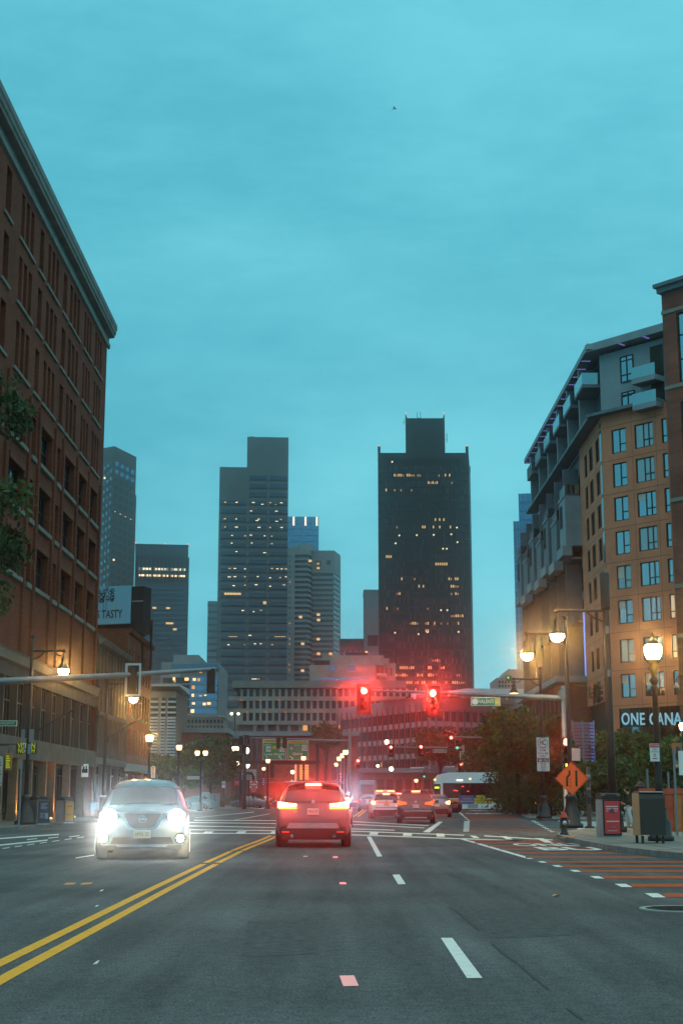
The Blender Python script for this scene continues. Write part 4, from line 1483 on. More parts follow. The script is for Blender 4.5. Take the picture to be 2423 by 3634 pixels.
for px0, px1, py, h in ((796, 855, 2107, 7), (934, 945, 2138, 10), (812, 842, 2259, 2), (974, 1013, 2258, 2)):
    x0, x1, z1, z0 = P(px0, py, d).x - a.x, P(px1, py, d).x - a.x, Z(py - h / 2, d), Z(py + h / 2, d)
    m = MB(); m.box(x0, x1, -.17, -.06, z0, z1); ob('lit_window', m, tw, mt=M_T_LIT)
for px in (877, 950):
    x = P(px, 2000, d).x - a.x
    m = MB(); m.box(x - 0.5, x + 0.5, -0.35, -0.003, 0, zl - .5); ob('pier', m, tw, mt=M_T_GREY)
m = MB(); m.box(xs + 1, xs + 3, 3, 5, zh + .003, zh + 1); m.box(xs + 7, xs + 10, 3, 6, zh + .003, zh + .8); m.box(1, 2, 3, 4, zl + .003, zl + .8); ob('roof_plant', m, tw, mt=M_T_GREY)

# ---- dark gridded tower
d = 520.0
a, b = P(1340, 1596, d), P(1661, 1590, d)
dk = thing('dark_grid_tower', 'near black gridded tower with a taller square core and scattered lit windows', 'tower', (a.x, d, 0), math.radians(0.0))
Wd = b.x - a.x; Hd = a.z
side = P(1692, 2400, d + 34).x - a.x
m = MB()
pl = [(0, 0), (Wd, 0), (side - 1.2, 34), (2, 34)]
m.prism(pl, 0, Hd - 1.2)
c0, c1 = P(1438, 1500, d + 8).x - a.x, P(1577, 1500, d + 8).x - a.x
hc = P(1500, 1484, d + 8).z
m.prism([(c0, 8), (c1, 8), (c1 + .8, 26), (c0 + 1, 26)], Hd - 1.2, hc)
for x, y in ((0, 0), (Wd - 1.0, 0), (side - 2.2, 33)):
    m.box(x, x + 1.0, y, y + 1, Hd - 1.2, Hd + 1.4)
for x, y in ((c0, 8), (c1 - .7, 8)):
    m.faces([(x, y, hc), (x + .7, y, hc), (x + .7, y + 1, hc), (x, y + 1, hc), (x if x == c0 else x + .7, y, hc + 1.9)], [(0, 1, 4), (1, 2, 4), (2, 3, 4), (3, 0, 4)])
ob('wall', m, dk, mt=M_T_DARK)
for x, y, z in ((0.5, 0, Hd + 1.5), (Wd - .5, 0, Hd + 1.5), (c0 + .2, 8, hc + 2), (c1 - .2, 8, hc + 2), (c1 + .6, 22, hc - 1)):
    m = MB(); m.ball((x, y, z), 0.32, 8, 5); ob('beacon', m, dk, mt=M_BEACON)
m = MB()
for x in (c0 + 9.5 * (c1 - c0) / 30, c0 + 12 * (c1 - c0) / 30):
    m.tube([(x, 12, hc), (x, 12, hc + 3.6)], 0.1, 5)
m.tube([(c0 - .6, 8, hc - 2.5), (c0 - .6, 8, hc - .5)], .09, 5); m.tube([(c0 - .6, 8, hc - 1.5), (c0, 8, hc - 1.5)], .06, 5)
m.tube([(c1 + .9, 10, hc - 9), (c1 + .9, 10, hc - 5.5)], .12, 5); m.tube([(c1 + .9, 10, hc - 8), (c1, 10, hc - 8)], .06, 5)
m.tube([(c0 + 9.5 * (c1 - c0) / 30, 12, hc + 1.2), (c0 + 12 * (c1 - c0) / 30, 12, hc + 1.2)], .06, 5)
ob('antenna', m, dk, mt=M_T_DARK)
NC, NR = 38, 31
rowy = [1651 + j * 26.3 for j in range(NR)]
xb = [Wd * (0.055 + 0.885 * k / NC) for k in range(NC + 1)]
# vertical fins and floor bands, proud of the glass
for k in range(NC + 1):
    m = MB(); m.box(xb[k] - .13, xb[k] + .13, -0.45, -.003, 0, Hd - 3); ob('fin', m, dk, mt=M_T_DARK)
for j, y in enumerate(rowy):
    z0 = Z(y + 21, d); z1 = Z(y + 27, d)
    m = MB(); m.box(0.2, Wd - .2, -0.3, -.004, z1, z0); ob('floor_band', m, dk, mt=mat('tower_dark_band', (0.032, 0.034, 0.037), 0.7))
litspec = {0: [], 1: list(range(5, 10)) + [11, 12, 13, 14, 16, 17, 26, 29, 31], 2: list(range(21, 26)) + [32], 3: [1, 5, 8, 13], 7: [24, 26, 28], 8: [6, 18, 19, 23, 26, 31], 12: [1, 2, 3], 13: list(range(24, 30)), 15: [8, 14, 30, 31, 33, 34],
           16: [16, 18, 31, 32, 33, 34], 17: [6, 7, 31, 33, 34], 19: [1, 6, 20], 20: list(range(31, 37)), 21: [12, 13, 14, 15, 19, 20, 23, 26, 29, 34], 22: [19, 20], 26: list(range(22, 26)), 27: list(range(7, 14)) + [20, 21, 26, 27],
           28: list(range(4, 11)) + [15, 16, 17, 20, 21, 22, 33, 34], 29: list(range(6, 13)) + [14, 15, 17, 18, 22, 23, 28, 31, 32, 33, 34, 35, 36], 30: [14]}
wme = {}
def dwin(k):
    if k not in wme:
        m = MB(); w = xb[1] - xb[0] - .26
        m.face([(0, -0.02, 0), (w, -0.02, 0), (w, -0.02, 2.05), (0, -0.02, 2.05)])
        m.m = []; m.use(M_T_BLIND if k == 'blind' else M_T_DGL); m.m = [0]
        if k == 'lit' or k == 'dim':
            m.use(M_T_LIT if k == 'lit' else M_T_LIT2); m.face([(w * .15, -.03, .75), (w * .85, -.03, .75), (w * .85, -.03, 1.75 if k == 'lit' else 1.5), (w * .15, -.03, 1.75 if k == 'lit' else 1.5)])
        wme[k] = m.mesh('window')
    return wme[k]
cells = []
for j in range(NR):
    for i in range(NC):
        lit = i in litspec.get(j, [])
        kind = 'lit' if lit and rr.random() < 0.6 else 'dim' if lit else ('blind' if rr.random() < (0.30 if j > 13 else 0.12) else 'dark')
        cells.append((not lit, -j, i, j, kind))
cells.sort()
rest = MB()
for n, (_, _, i, j, kind) in enumerate(cells):
    z0 = Z(rowy[j] + 20.5, d); x0 = xb[i] + .13
    if n < 298:
        put('window', dwin(kind), dk, I4, x0, 0, z0)
    else:
        rest.use({'dark': M_T_DGL, 'blind': M_T_BLIND, 'lit': M_T_LIT, 'dim': M_T_LIT2}[kind]); w = xb[1] - xb[0] - .26
        rest.face([(x0, -0.02, z0), (x0 + w, -0.02, z0), (x0 + w, -0.02, z0 + 2.05), (x0, -0.02, z0 + 2.05)])
o = ob('window_field', rest, dk); o['kind'] = 'stuff'
spots = [(1391, 1640), (1416, 1901), (1478, 1900), (1538, 1899), (1600, 1897), (1620, 1873), (1622, 1925), (1403, 1929), (1571, 1948), (1584, 1948), (1401, 2246), (1484, 2251), (1516, 2244), (1626, 2243), (1564, 2166), (1586, 2166)]
for px, py in spots:
    x, z = P(px, py, d).x - a.x, Z(py, d)
    m = MB(); m.ball((x, -.5, z), 0.3, 8, 5); ob('lit_luminaire', m, dk, mt=M_T_LUM)

# ---- banded pair of slabs with chamfered corners
d = 700.0
M_BAND_L = mat('pale_concrete_band', (0.22, 0.235, 0.245), 0.8, var=0.1, vscale=0.1)
M_BAND_D = mat('dark_ribbon_glass', (0.05, 0.055, 0.065), 0.15, 0.2, spec=0.6)
bt = thing('banded_tower', 'paired tower of pale floor bands with chamfered corners beside the stepped tower', 'tower', (P(1027, 2000, d).x, d, 0))
ox = P(1027, 2000, d).x
def bx(px):
    return P(px, 2100, d).x - ox
def slab_stack(poly_fn, py_top, py_first, step, n):
    m = MB(); m.prism(poly_fn(0.35), 0, Z(py_first - 4, d)); ob('core', m, bt, mt=M_BAND_D)
    m = MB(); m.prism(poly_fn(0), Z(py_first - 4, d), Z(py_top, d)); ob('top_storey', m, bt, mt=M_BAND_L)
    for k in range(n):
        y = py_first + 7 + k * step
        m = MB(); m.prism(poly_fn(0), Z(y + step * 0.5, d), Z(y, d)); ob('floor_band', m, bt, mt=M_BAND_L)
def pA(i):
    return [(bx(1027) - 3 + i, i), (bx(1092) - i, i), (bx(1104) - i, 5), (bx(1104) - i, 25), (bx(1027) - 3 + i, 25)]
def pBp(i):
    return [(bx(1105) + i, 7 + i), (bx(1185) - i, 7 + i), (bx(1208) - i, 22), (bx(1208) - i, 35), (bx(1105) + i, 35)]
slab_stack(pA, 1950, 1972, 18.3, 28)
slab_stack(pBp, 1945, 2030, 18.3, 25)
m = MB(); m.box(bx(1027) - 1, bx(1046), -1.0, -0.003, 0, Z(1948, d)); ob('stair_shaft', m, bt, mt=M_BAND_L)
m = MB(); m.box(bx(1027), bx(1052), 2, 10, Z(1950, d), Z(1934, d)); m.box(bx(1060), bx(1110), 4, 12, Z(1950, d) + .01, Z(1926, d)); ob('roof_plant', m, bt, mt=M_BAND_L)
for k in range(26):
    y = 1972 + k * 18.3
    m = MB(); m.box(bx(1027), bx(1031), -1.1, -1.003, Z(y + 6, d), Z(y, d)); ob('slot_window', m, bt, mt=M_T_LIT2 if k in (5, 13, 16, 17, 21, 22) else M_BAND_D)
for px, py in ((1127, 1993), (1128, 2008), (1100, 1991), (1129, 2175), (1130, 2194), (1129, 2263), (1075, 2285), (1130, 2315), (1173, 2315), (1075, 2380), (1067, 2190)):
    x, z = bx(px), Z(py, d)
    m = MB(); m.box(x - .8, x + .8, (-.25 if px < 1103 else 6.9) - .1, (-.25 if px < 1103 else 6.9), z - .6, z + .6); ob('lit_window', m, bt, mt=M_T_LIT)
m = MB(); m.box(bx(1118), bx(1138), 6.8, 6.99, Z(2013, d), Z(1982, d)); m.box(bx(1158), bx(1172), 6.8, 6.99, Z(1996, d), Z(1980, d)); ob('top_window', m, bt, mt=M_BAND_D)

# ---- glass tower behind with three lit fins
t = gtower('glass_tower', 'distant blue glass tower with three lit fins at the roof behind the banded pair', 1020, 1130, 1833, 850, 8, 44, 30, M_BGL, M_BGL2, math.radians(2.5))
for px in (1042, 1084, 1124):
    x = P(px, 1850, 850).x - P(1020, 1833, 850).x
    m = MB(); m.box(x - .55, x + .55, -.5, -.21, Z(1865, 850), Z(1834, 850)); ob('lit_fin', m, t, mt=emis('lit_fin', (1, .82, .62), 1.6))

# ---- mid towers
def simple_tower(label, px0, px1, py, d, dep, wall, rows, colsn, wmat, lit=(), mech=0, name='office_tower', rot=0.0, wfrac=.62, hfrac=.5, top_trim=True, side_px=None, dark_m=None):
    a, b = P(px0, py, d), P(px1, py, d)
    t = thing(name, label, 'tower', (a.x, d, 0), rot)
    w_ = b.x - a.x; h_ = a.z
    m = MB(); m.box(0, w_, 0, dep, 0, h_); ob('wall', m, t, mt=wall)
    n = 0
    fh = (h_ - mech) / rows
    for j in range(rows):
        for i in range(colsn):
            z0 = h_ - mech - (j + 1) * fh + fh * (1 - hfrac) / 2
            x0 = w_ * (i + (1 - wfrac) / 2) / colsn
            k = (i, j) in lit
            key = ('st', round(w_ / colsn * wfrac, 3), round(fh * hfrac, 3), wmat.name, k)
            if key not in _WIN:
                m = MB(); m.box(0, w_ / colsn * wfrac, -0.12, 0.0, 0, fh * hfrac); _WIN[key] = m.mesh('window', M_T_LIT if k else wmat)
            if n < 298:
                put('window', _WIN[key], t, I4, x0, 0, z0)
            n += 1
    if top_trim:
        m = MB(); m.box(-.2, w_ + .2, -.2, dep, h_ + .003, h_ + .7); ob('parapet', m, t, mt=wall)
    return t, a, w_, h_
tB, aB, wB, hB = simple_tower('square dark blue-grey tower with two glowing floors near its top', 482, 668, 1934, 760, 40, mat('blue_grey_tower', (0.06, 0.066, 0.085), 0.7), 42, 3, M_T_BAND, mech=22, wfrac=.94, hfrac=.42, rot=math.radians(8))
for py, h, mt_ in ((2018, 11, 1), (2041, 7, 2)):
    for p0, p1 in ((493, 538), (546, 598), (605, 657)):
        x0, x1 = P(p0, py, 760).x - aB.x, P(p1, py, 760).x - aB.x
        m = MB(); m.box(x0, x1, -.2, -.003, Z(py + h / 2, 760), Z(py - h / 2, 760)); ob('glowing_floor', m, tB, mt=emis('pale_lit_floor', (0.45, 0.62, 0.6), 0.35) if mt_ == 1 else emis('warm_lit_floor', (1, .5, .2), .7))
        for q in range(7):
            xx = x0 + (x1 - x0) * rr.random(); z = Z(py, 760)
            m = MB(); m.box(xx - .4, xx + .4, -.3, -.21, z - .5, z + .5); ob('lit_luminaire', m, tB, mt=M_T_LUM)
for px, py in ((548, 2156), (596, 2156), (608, 2210), (521, 2213), (620, 2231), (595, 2210)):
    x, z = P(px, py, 760).x - aB.x, Z(py, 760)
    m = MB(); m.box(x - 1, x + 1, -.3, -.2, z - .5, z + .5); ob('lit_luminaire', m, tB, mt=M_T_LIT)
for k in range(13):
    x = wB * (k + .5) / 13
    m = MB(); m.box(x - .35, x + .35, -.3, -.003, hB - 20, hB - 6); ob('louvre_fin', m, tB, mt=M_T_DARK)
for x in (0, wB * .56, wB):
    m = MB(); m.ball((x, 0, hB + 1.1), .5, 8, 5); ob('beacon', m, tB, mt=M_BEACON)
m = MB(); m.box(wB, wB + P(673, 2000, 760).x - P(668, 2000, 760).x, 4, 35, 0, Z(1970, 760)); ob('side_wing', m, tB, mt=MATS['blue_grey_tower'])
# peaked tower, two faces
d = 880.0
ax = P(405, 1640, d)
pk = thing('peaked_tower', 'pink-grey tower with a sloping peaked top and a grid of square windows', 'tower', (ax.x, d, 0))
M_PINKG = mat('pink_granite', (0.085, 0.045, 0.042), 0.8, var=0.1, vscale=.05)
wr = P(473, 1640, d).x - ax.x; wlft = P(340, 1640, d).x - ax.x
zr0, zr1, zl1 = Z(1583, d), Z(1622, d + 14), Z(1592, d + 18)
m = MB()
dp = 14
m.faces([(0, 0, 0), (wr, dp, 0), (wr, dp, zr1), (0, 0, zr0)], [(0, 1, 2, 3)])
m.faces([(wlft, 18, 0), (0, 0, 0), (0, 0, zr0), (wlft, 18, zl1)], [(0, 1, 2, 3)])
m.faces([(0, 0, zr0), (wr, dp, zr1), (wr - 8, 45, zr1), (wlft, 45, zl1), (wlft, 18, zl1)], [(0, 1, 2, 3, 4)])
m.faces([(wr, dp, 0), (wr - 8, 45, 0), (wr - 8, 45, zr1), (wr, dp, zr1)], [(0, 1, 2, 3)])
m.box(wr - 1.2, wr + .4, dp + .5, dp + 2, 0, Z(1740, d))
ob('wall', m, pk, mt=M_PINKG)
Mr = rotM(0, 0, 0, math.atan2(dp, wr)); Lr = math.hypot(wr, dp)
Ml = Matrix.Translation((wlft, 18, 0)) @ Matrix.Rotation(math.atan2(-18, -wlft), 4, 'Z'); Ll = math.hypot(wlft, 18)
wsh = {}
def sqw(k, s):
    if (k, s) not in wsh:
        m = MB(); m.box(0, s, -0.15, 0.0, 0, s * 1.05); wsh[(k, s)] = m.mesh('window', {'b': M_BGL, 'd': M_T_DGL, 'l': M_T_LIT}[k])
    return wsh[(k, s)]
for j in range(22):
    y = 1635 + j * 28.5
    for i in range(4):
        x = Lr * (0.06 + 0.235 * i)
        z = Z(y + 17 + i * 5.5, d)
        put('window', sqw('b' if j < 2 else 'l' if (j, i) in ((6, 0), (6, 1), (6, 2)) and False else 'd', 2.7), pk, Mr, x, 0, z)
        if j == 6:
            m = MB(); m.box(0, 1.1, -.25, -.16, 0, .5); put('lit_luminaire', m.mesh('lit_luminaire', M_T_LIT), pk, Mr, x + .4, 0, z + 1.4)
    for i in range(4):
        x = Ll * (0.06 + 0.24 * i)
        put('window', sqw('b' if (i + j) % 3 else 'd', 2.1), pk, Ml, x, 0, Z(y + 22 - i * 4, d))
for px, py in ((390, 1621), (390, 1629), (360, 1680), (378, 1800), (384, 1800), (400, 1982)):
    p = P(px, py, d - 6); o = ob('lit_luminaire', MB().box(-.5, .5, 0, .3, -.6, .6), pk, (p.x - ax.x, (13 if px < 404 else 1) - 6 if px < 396 else -1, p.z), mt=M_T_LUM)
# small far ones
simple_tower('slim far tower with rounded shoulders left of the stepped tower', 739, 790, 2137, 900, 20, mat('far_tower_grey', (0.15, 0.17, 0.19), 0.8), 30, 4, M_T_BAND, hfrac=.35, wfrac=.9, rot=math.radians(6))
tF, aF, wF, hF = simple_tower('narrow pale tower with square slots tucked against the dark gridded tower', 1291, 1352, 2098, 640, 20, mat('pale_far_tower', (0.17, 0.19, 0.21), 0.8), 7, 1, M_T_DGL, mech=17, wfrac=.6, hfrac=.45)
simple_tower('low dark flat roofed block between the banded pair and the pale tower', 1205, 1300, 2272, 660, 20, M_T_GREY, 5, 5, M_T_BAND, hfrac=.4)

# ------------------------------------------------------------------ middle distance
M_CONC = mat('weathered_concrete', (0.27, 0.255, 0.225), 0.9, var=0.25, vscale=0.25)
M_CONC2 = mat('concrete_shadow_side', (0.20, 0.19, 0.175), 0.9, var=0.25, vscale=0.25)  # darker tone of the weathered concrete
M_CONC3 = mat('blue_grey_concrete', (0.22, 0.23, 0.24), 0.9, var=0.2, vscale=0.25)
M_AMB = emis('amber_lit_window', (1.0, 0.45, 0.12), 0.9)
M_AMBL = emis('amber_lit_window_bright', (1.0, 0.62, 0.25), 1.8)
M_GARN = mat('rust_brown_fins', (0.16, 0.085, 0.07), 0.8)

# ---- brutalist block with three deep rows of windows
d = 380.0
a = P(827, 2417, d)
kb = thing('concrete_grid_building', 'long concrete building with three rows of deep set windows and overhanging floors', 'building', (a.x, d, 0))
def kx(px):
    return P(px, 2480, d).x - a.x
Wk = kx(1440)
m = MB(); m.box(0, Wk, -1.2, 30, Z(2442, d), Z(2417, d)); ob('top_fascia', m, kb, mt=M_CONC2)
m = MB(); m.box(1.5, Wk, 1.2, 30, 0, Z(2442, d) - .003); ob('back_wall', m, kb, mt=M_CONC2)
rws = [(2444, 2472, 840, 2487), (2487, 2515, 862, 2530), (2530, 2558, 862, 2572)]
wm = None
for r, (y0, y1, xs0, yl) in enumerate(rws):
    z1, z0, zl_ = Z(y0, d), Z(y1, d), Z(yl, d)
    m = MB(); m.box(kx(xs0) - 2.2 - r * .1, Wk, -0.6 + .02 * r, 1.19, zl_ + .003, z0 - .003); ob('floor_ledge', m, kb, mt=M_CONC)
    n = 27 if r == 0 else 26
    for k in range(n):
        px = xs0 + k * 22.5
        if px > 1430:
            break
        x0, x1 = kx(px), kx(px + 14)
        if wm is None:
            mm = MB(); mm.use(M_T_DGL); mm.face([(0, 0, 0), (x1 - x0, 0, 0), (x1 - x0, 0, z1 - z0), (0, 0, z1 - z0)]); mm.use(M_DARKF); mm.box((x1 - x0) / 2 - .04, (x1 - x0) / 2 + .04, -.1, 0, 0, z1 - z0); wm = mm.mesh('window')
        put('window', wm, kb, I4, x0, 0.9, z0)
        m = MB(); m.box(x1 + .003, kx(px + 22.5) - .003, -0.5, 1.19, z0, z1); ob('mullion_pier', m, kb, mt=M_CONC)
        if (k * 7 + r * 3) % 3 == 0 and r < 2:
            m = MB(); m.box(x1 - .1, x1 + .5, -.75, -.6, z0 - 1.15, z0 - .75); ob('soffit_lamp', m, kb, mt=emis('rust_glow', (1, .3, .1), .5))
# lowest storey, open with lit rooms
z1, z0 = Z(2572, d), Z(2600, d)
for k in range(13):
    x0 = kx(900) + k * 3.0
    m = MB(); m.box(x0, x0 + .9, -.2, 1.19, 0, z1); ob('column', m, kb, mt=M_CONC)
    if k in (4, 5, 7, 8, 9, 10):
        m = MB(); m.box(x0 + 1.1, x0 + 2.3, 0.9, 1.1, z0 + .6, z1 - .1); ob('lit_window', m, kb, mt=M_AMBL if k == 5 else M_AMB)
m = MB(); m.box(kx(800), kx(863), -.4, 1, Z(2560, d), Z(2520, d)); ob('end_bay', m, kb, mt=M_CONC)
# ---- stepped concrete block above it
d = 430.0
a = P(1098, 2362, d)
st = thing('stepped_concrete_block', 'bulky pale concrete block with roof plant rising behind the red signal', 'building', (a.x, d, 0))
sx = lambda px: P(px, 2380, d).x - a.x
m = MB()
m.box(0, sx(1330), 0, 25, 0, Z(2360, d)); m.box(sx(1143), sx(1362), 1.5, 25, Z(2360, d), Z(2324, d)); m.box(sx(1218), sx(1310), 4, 20, Z(2324, d), Z(2308, d)); m.box(sx(1330) + .003, sx(1405), 3, 25, 0, Z(2350, d)); m.box(sx(1362) + .003, sx(1382), 4, 20, Z(2350, d), Z(2332, d))
ob('wall', m, st, mt=M_CONC)
for p0, p1, y0, y1 in ((1167, 1195, 2380, 2363), (1235, 1262, 2380, 2363)):
    m = MB(); m.box(sx(p0), sx(p1), -.15, -.003, Z(y0, d), Z(y1, d)); ob('window', m, st, mt=M_BGL)
m = MB(); m.box(sx(1122), sx(1310), -.5, -.003, Z(2415, d), Z(2406, d)); ob('blue_parapet', m, st, mt=M_BGL)
m = MB(); m.box(sx(1115), sx(1170), 0.5, 3, Z(2357, d), Z(2343, d)); ob('roof_plant', m, st, mt=M_T_DARK)
m = MB(); m.box(sx(1225), sx(1305), 3.7, 3.99, Z(2321, d), Z(2310, d)); ob('dark_louvre', m, st, mt=M_T_DARK)
m = MB(); m.box(sx(1297), sx(1305), 3.5, 3.69, Z(2312, d), Z(2307, d)); ob('lit_window', m, st, mt=M_AMBL)
m = MB()
for k in range(4):
    m.box(sx(1336 + k * 16), sx(1345 + k * 16), 2.7, 2.997, Z(2395, d), Z(2367, d))
ob('slot_window', m, st, mt=M_GARN)
m = MB(); m.lathe([(sx(1355) - sx(1338), Z(2410, d)), (sx(1355) - sx(1338), Z(2390, d))], (sx(1355), 1, 0), 14); ob('round_tank', m, st, mt=M_CONC)

# ---- panel and fin building: two wings meeting at an obtuse corner
dC, dL, dR = 290.0, 330.0, 300.0
pc = Vector((P(1521, 2600, dC).x, dC)); pl_ = Vector((P(1200, 2600, dL).x, dL)); pr_ = Vector((P(1745, 2600, dR).x, dR))
fb = thing('finned_office_building', 'long low office building with pale panels, dark windows and brown fins bending at its corner', 'building', (pc.x, pc.y, 0))
zt1 = Z(2521, dC); step = (Z(2521, dC) - Z(2577, dC)); zroof = Z(2470, dC)
ztops = [zt1 - k * step for k in range(5)]
hw = Z(2521, dC) - Z(2556, dC)
def wing(p0, p1, n, side):
    v = p1 - p0; Lw = v.length
    A_ = math.atan2(v.y, v.x)
    o = p0 - pc
    M = rotM(o.x, o.y, 0, A_)
    m = MB(); m.faces([M @ Vector(q) for q in ((0, .5, 0), (Lw, .5, 0), (Lw, .5, zroof), (0, .5, zroof))], [(0, 1, 2, 3)]); m.faces([M @ Vector(q) for q in ((0, .5, zroof), (Lw, .5, zroof), (Lw, 20, zroof), (0, 20, zroof))], [(0, 1, 2, 3)])
    ob('wall', m, fb, mt=M_CONC3)
    m = MB(); m.box(0, Lw, -.15, .497, zt1 + .25, zroof - .02, M); ob('top_fascia', m, fb, mt=M_CONC3)
    cw = Lw / n
    for r, z in enumerate(ztops):
        for k in range(n):
            x0 = k * cw
            h = random.Random(r * 91 + k)
            key = ('fin', round(cw, 3), side)
            if key not in _WIN:
                mm = MB(); mm.use(M_T_DGL); mm.face([(0.12, .42, 0), (cw - .12, .42, 0), (cw - .12, .42, hw), (.12, .42, hw)]); mm.use(M_T_BLIND); mm.box(cw * .5, cw * .72, .36, .41, .0, hw); mm.use(M_DARKF); mm.box(cw * .34, cw * .38, .3, .41, 0, hw); _WIN[key] = mm.mesh('window')
            put('window', _WIN[key], fb, M, x0, 0, z - hw)
            pk_ = ('pan', round(cw, 3))
            if pk_ not in _WIN:
                mm = MB(); mm.box(.08, cw - .08, .05, .3, .18, step - hw - .18); _WIN[pk_] = mm.mesh('panel', mat('pale_spandrel', (0.30, 0.32, 0.34), 0.8, var=.15, vscale=.5))
            put('spandrel_panel', _WIN[pk_], fb, M, x0, 0, z - step)
            if h.random() < 0.03:
                mm = MB(); mm.box(cw * .3, cw * .6, .3, .35, hw * .3, hw * .8); put('lit_window', mm.mesh('lit_window', M_AMB), fb, M, x0, 0, z - hw)
        m = MB(); m.box(0, Lw, -.05, .3, z + .02, z + .2, M); ob('floor_edge', m, fb, mt=M_CONC3)
        m = MB(); m.box(0, Lw, 0, .2, z - step - .02 + .05, z - step + .14, M); 
    for k in range(n + 1):
        m = MB(); m.box(k * cw - .09, k * cw + .09, -.35, .05, ztops[-1] - step, zt1 + (1.6 if side == 'l' else .25), M); ob('fin', m, fb, mt=M_GARN if side == 'l' else M_CONC3)
wing(pl_, pc, 17, 'l')
wing(pc, pr_, 9, 'r')
# pale metal canopy roof riding over the right wing
m = MB()
zc0, zc1 = Z(2457, dC - 4), Z(2443, dC - 4)
cx = lambda px: P(px, 2450, dC - 4).x - pc.x
m.faces([(cx(1556), -4, zc0), (cx(1655), -4, zc1), (cx(1875), -4, zc1 - .1), (cx(1875), -4, zc0 - .9), (cx(1660), -4, zc0 - .5), (cx(1556), 20, zc0), (cx(1655), 20, zc1), (cx(1875), 20, zc1), (cx(1875), 20, zc0 - .9), (cx(1660), 20, zc0 - .5)],
        [(0, 4, 3, 2, 1), (5, 6, 7, 8, 9), (0, 1, 6, 5), (1, 2, 7, 6), (2, 3, 8, 7), (3, 4, 9, 8), (4, 0, 5, 9)])
ob('canopy_roof', m, fb, mt=mat('pale_roof_metal', (0.45, 0.48, 0.5), 0.45, 0.3))
m = MB()
for px in range(1590, 1880, 42):
    m.box(cx(px) - .18, cx(px) + .18, -3, -2.7, zroof - 1.0, zc0 - .55)
ob('canopy_post', m, fb, mt=M_GMET)
m = MB(); m.box(cx(1466), cx(1560), -1, 6, zroof + .2, zroof + .9); m.box(cx(1470), cx(1478), -1, 0, zroof - .6, zroof + .2); ob('roof_edge', m, fb, mt=MATS['pale_roof_metal'])

# ---- gabled building with a lit clock
d = 310.0
a = P(1762, 2405, d)
gb = thing('gabled_building', 'small grey gabled building with a round green-handed clock', 'building', (a.x, d, 0))
gx = lambda px: P(px, 2420, d).x - a.x
m = MB()
m.box(0, gx(1900), 0, 15, 0, Z(2405, d))
m.faces([(gx(1780), 0, Z(2405, d)), (gx(1835), 0, Z(2405, d)), (gx(1806), 0, Z(2372, d)), (gx(1780), 15, Z(2405, d)), (gx(1835), 15, Z(2405, d)), (gx(1806), 15, Z(2372, d))], [(0, 1, 2), (3, 5, 4), (0, 2, 5, 3), (1, 4, 5, 2)])
m.box(gx(1806), gx(1900), 1, 15, Z(2405, d), Z(2374, d))
ob('wall', m, gb, mt=M_CONC3)
for i in range(6):
    for j in range(3):
        mm = MB(); mm.box(gx(1768 + i * 11), gx(1774 + i * 11), -.12, -.003, Z(2425 + j * 14, d), Z(2416 + j * 14, d)); ob('window', mm, gb, mt=M_T_DGL)
cxk, czk = gx(1804), Z(2408, d)
m = MB(); m.lathe([(.72, 0), (.72, .12)], (cxk, -.3, czk), 18, False, 'y'); ob('clock_face', m, gb, mt=M_SGD)
m = MB(); m.lathe([(.78, 0), (.78, .1), (.70, .1), (.7, 0)], (cxk, -.36, czk), 18, False, 'y'); ob('clock_rim', m, gb, mt=M_GREYF)
m = MB(); m.tube([(cxk, -.5, czk), (cxk - .12, -.5, czk + .45)], .06, 5); m.tube([(cxk, -.5, czk), (cxk - .42, -.5, czk + .16)], .06, 5); ob('clock_hands', m, gb, mt=emis('green_hands', (.05, 1, .25), 2.5))

# ---- louvred parking garage on the left
d = 225.0
a = P(534, 2450, d)
lg = thing('louvred_garage', 'tall pale garage tower of stacked blue-white louvres behind the left row', 'building', (a.x, d, 0))
lx = lambda px: P(px, 2560, d).x - a.x
Wl = lx(622)
m = MB(); m.box(0, Wl, .9, 18, 0, Z(2452, d)); ob('core', m, lg, mt=mat('garage_dark', (0.10, 0.10, 0.10), 0.9))
m = MB(); m.extr([(-1.2, Z(2437, d)), (-1.2, Z(2430, d)), (14, Z(2430, d) + .3), (14, Z(2437, d) - .3)], -2, lx(638)); ob('roof_canopy', m, lg, mt=mat('pale_louvre', (0.36, 0.40, 0.42), 0.7, var=.15, vscale=.4))
m = MB(); m.box(0, Wl, .4, .897, Z(2475, d), Z(2452, d)); ob('top_beam', m, lg, mt=M_CONC)
for c, (p0, p1) in enumerate(((534, 561), (570, 587), (594, 622))):
    y = 2487
    while y < 2700:
        th = 6.5
        st_ = 19 if y < 2530 else 11
        m = MB(); m.extr([(-.3, Z(y + th, d)), (-.1, Z(y, d)), (.85, Z(y, d)), (.85, Z(y + th, d))], lx(p0), lx(p1)); ob('louvre', m, lg, mt=MATS['pale_louvre'])
        y += st_
for p0, p1 in ((561, 570), (587, 594)):
    m = MB(); m.box(lx(p0), lx(p1), -.2, .895, 0, Z(2475, d) - .003); ob('pier', m, lg, mt=M_CONC)
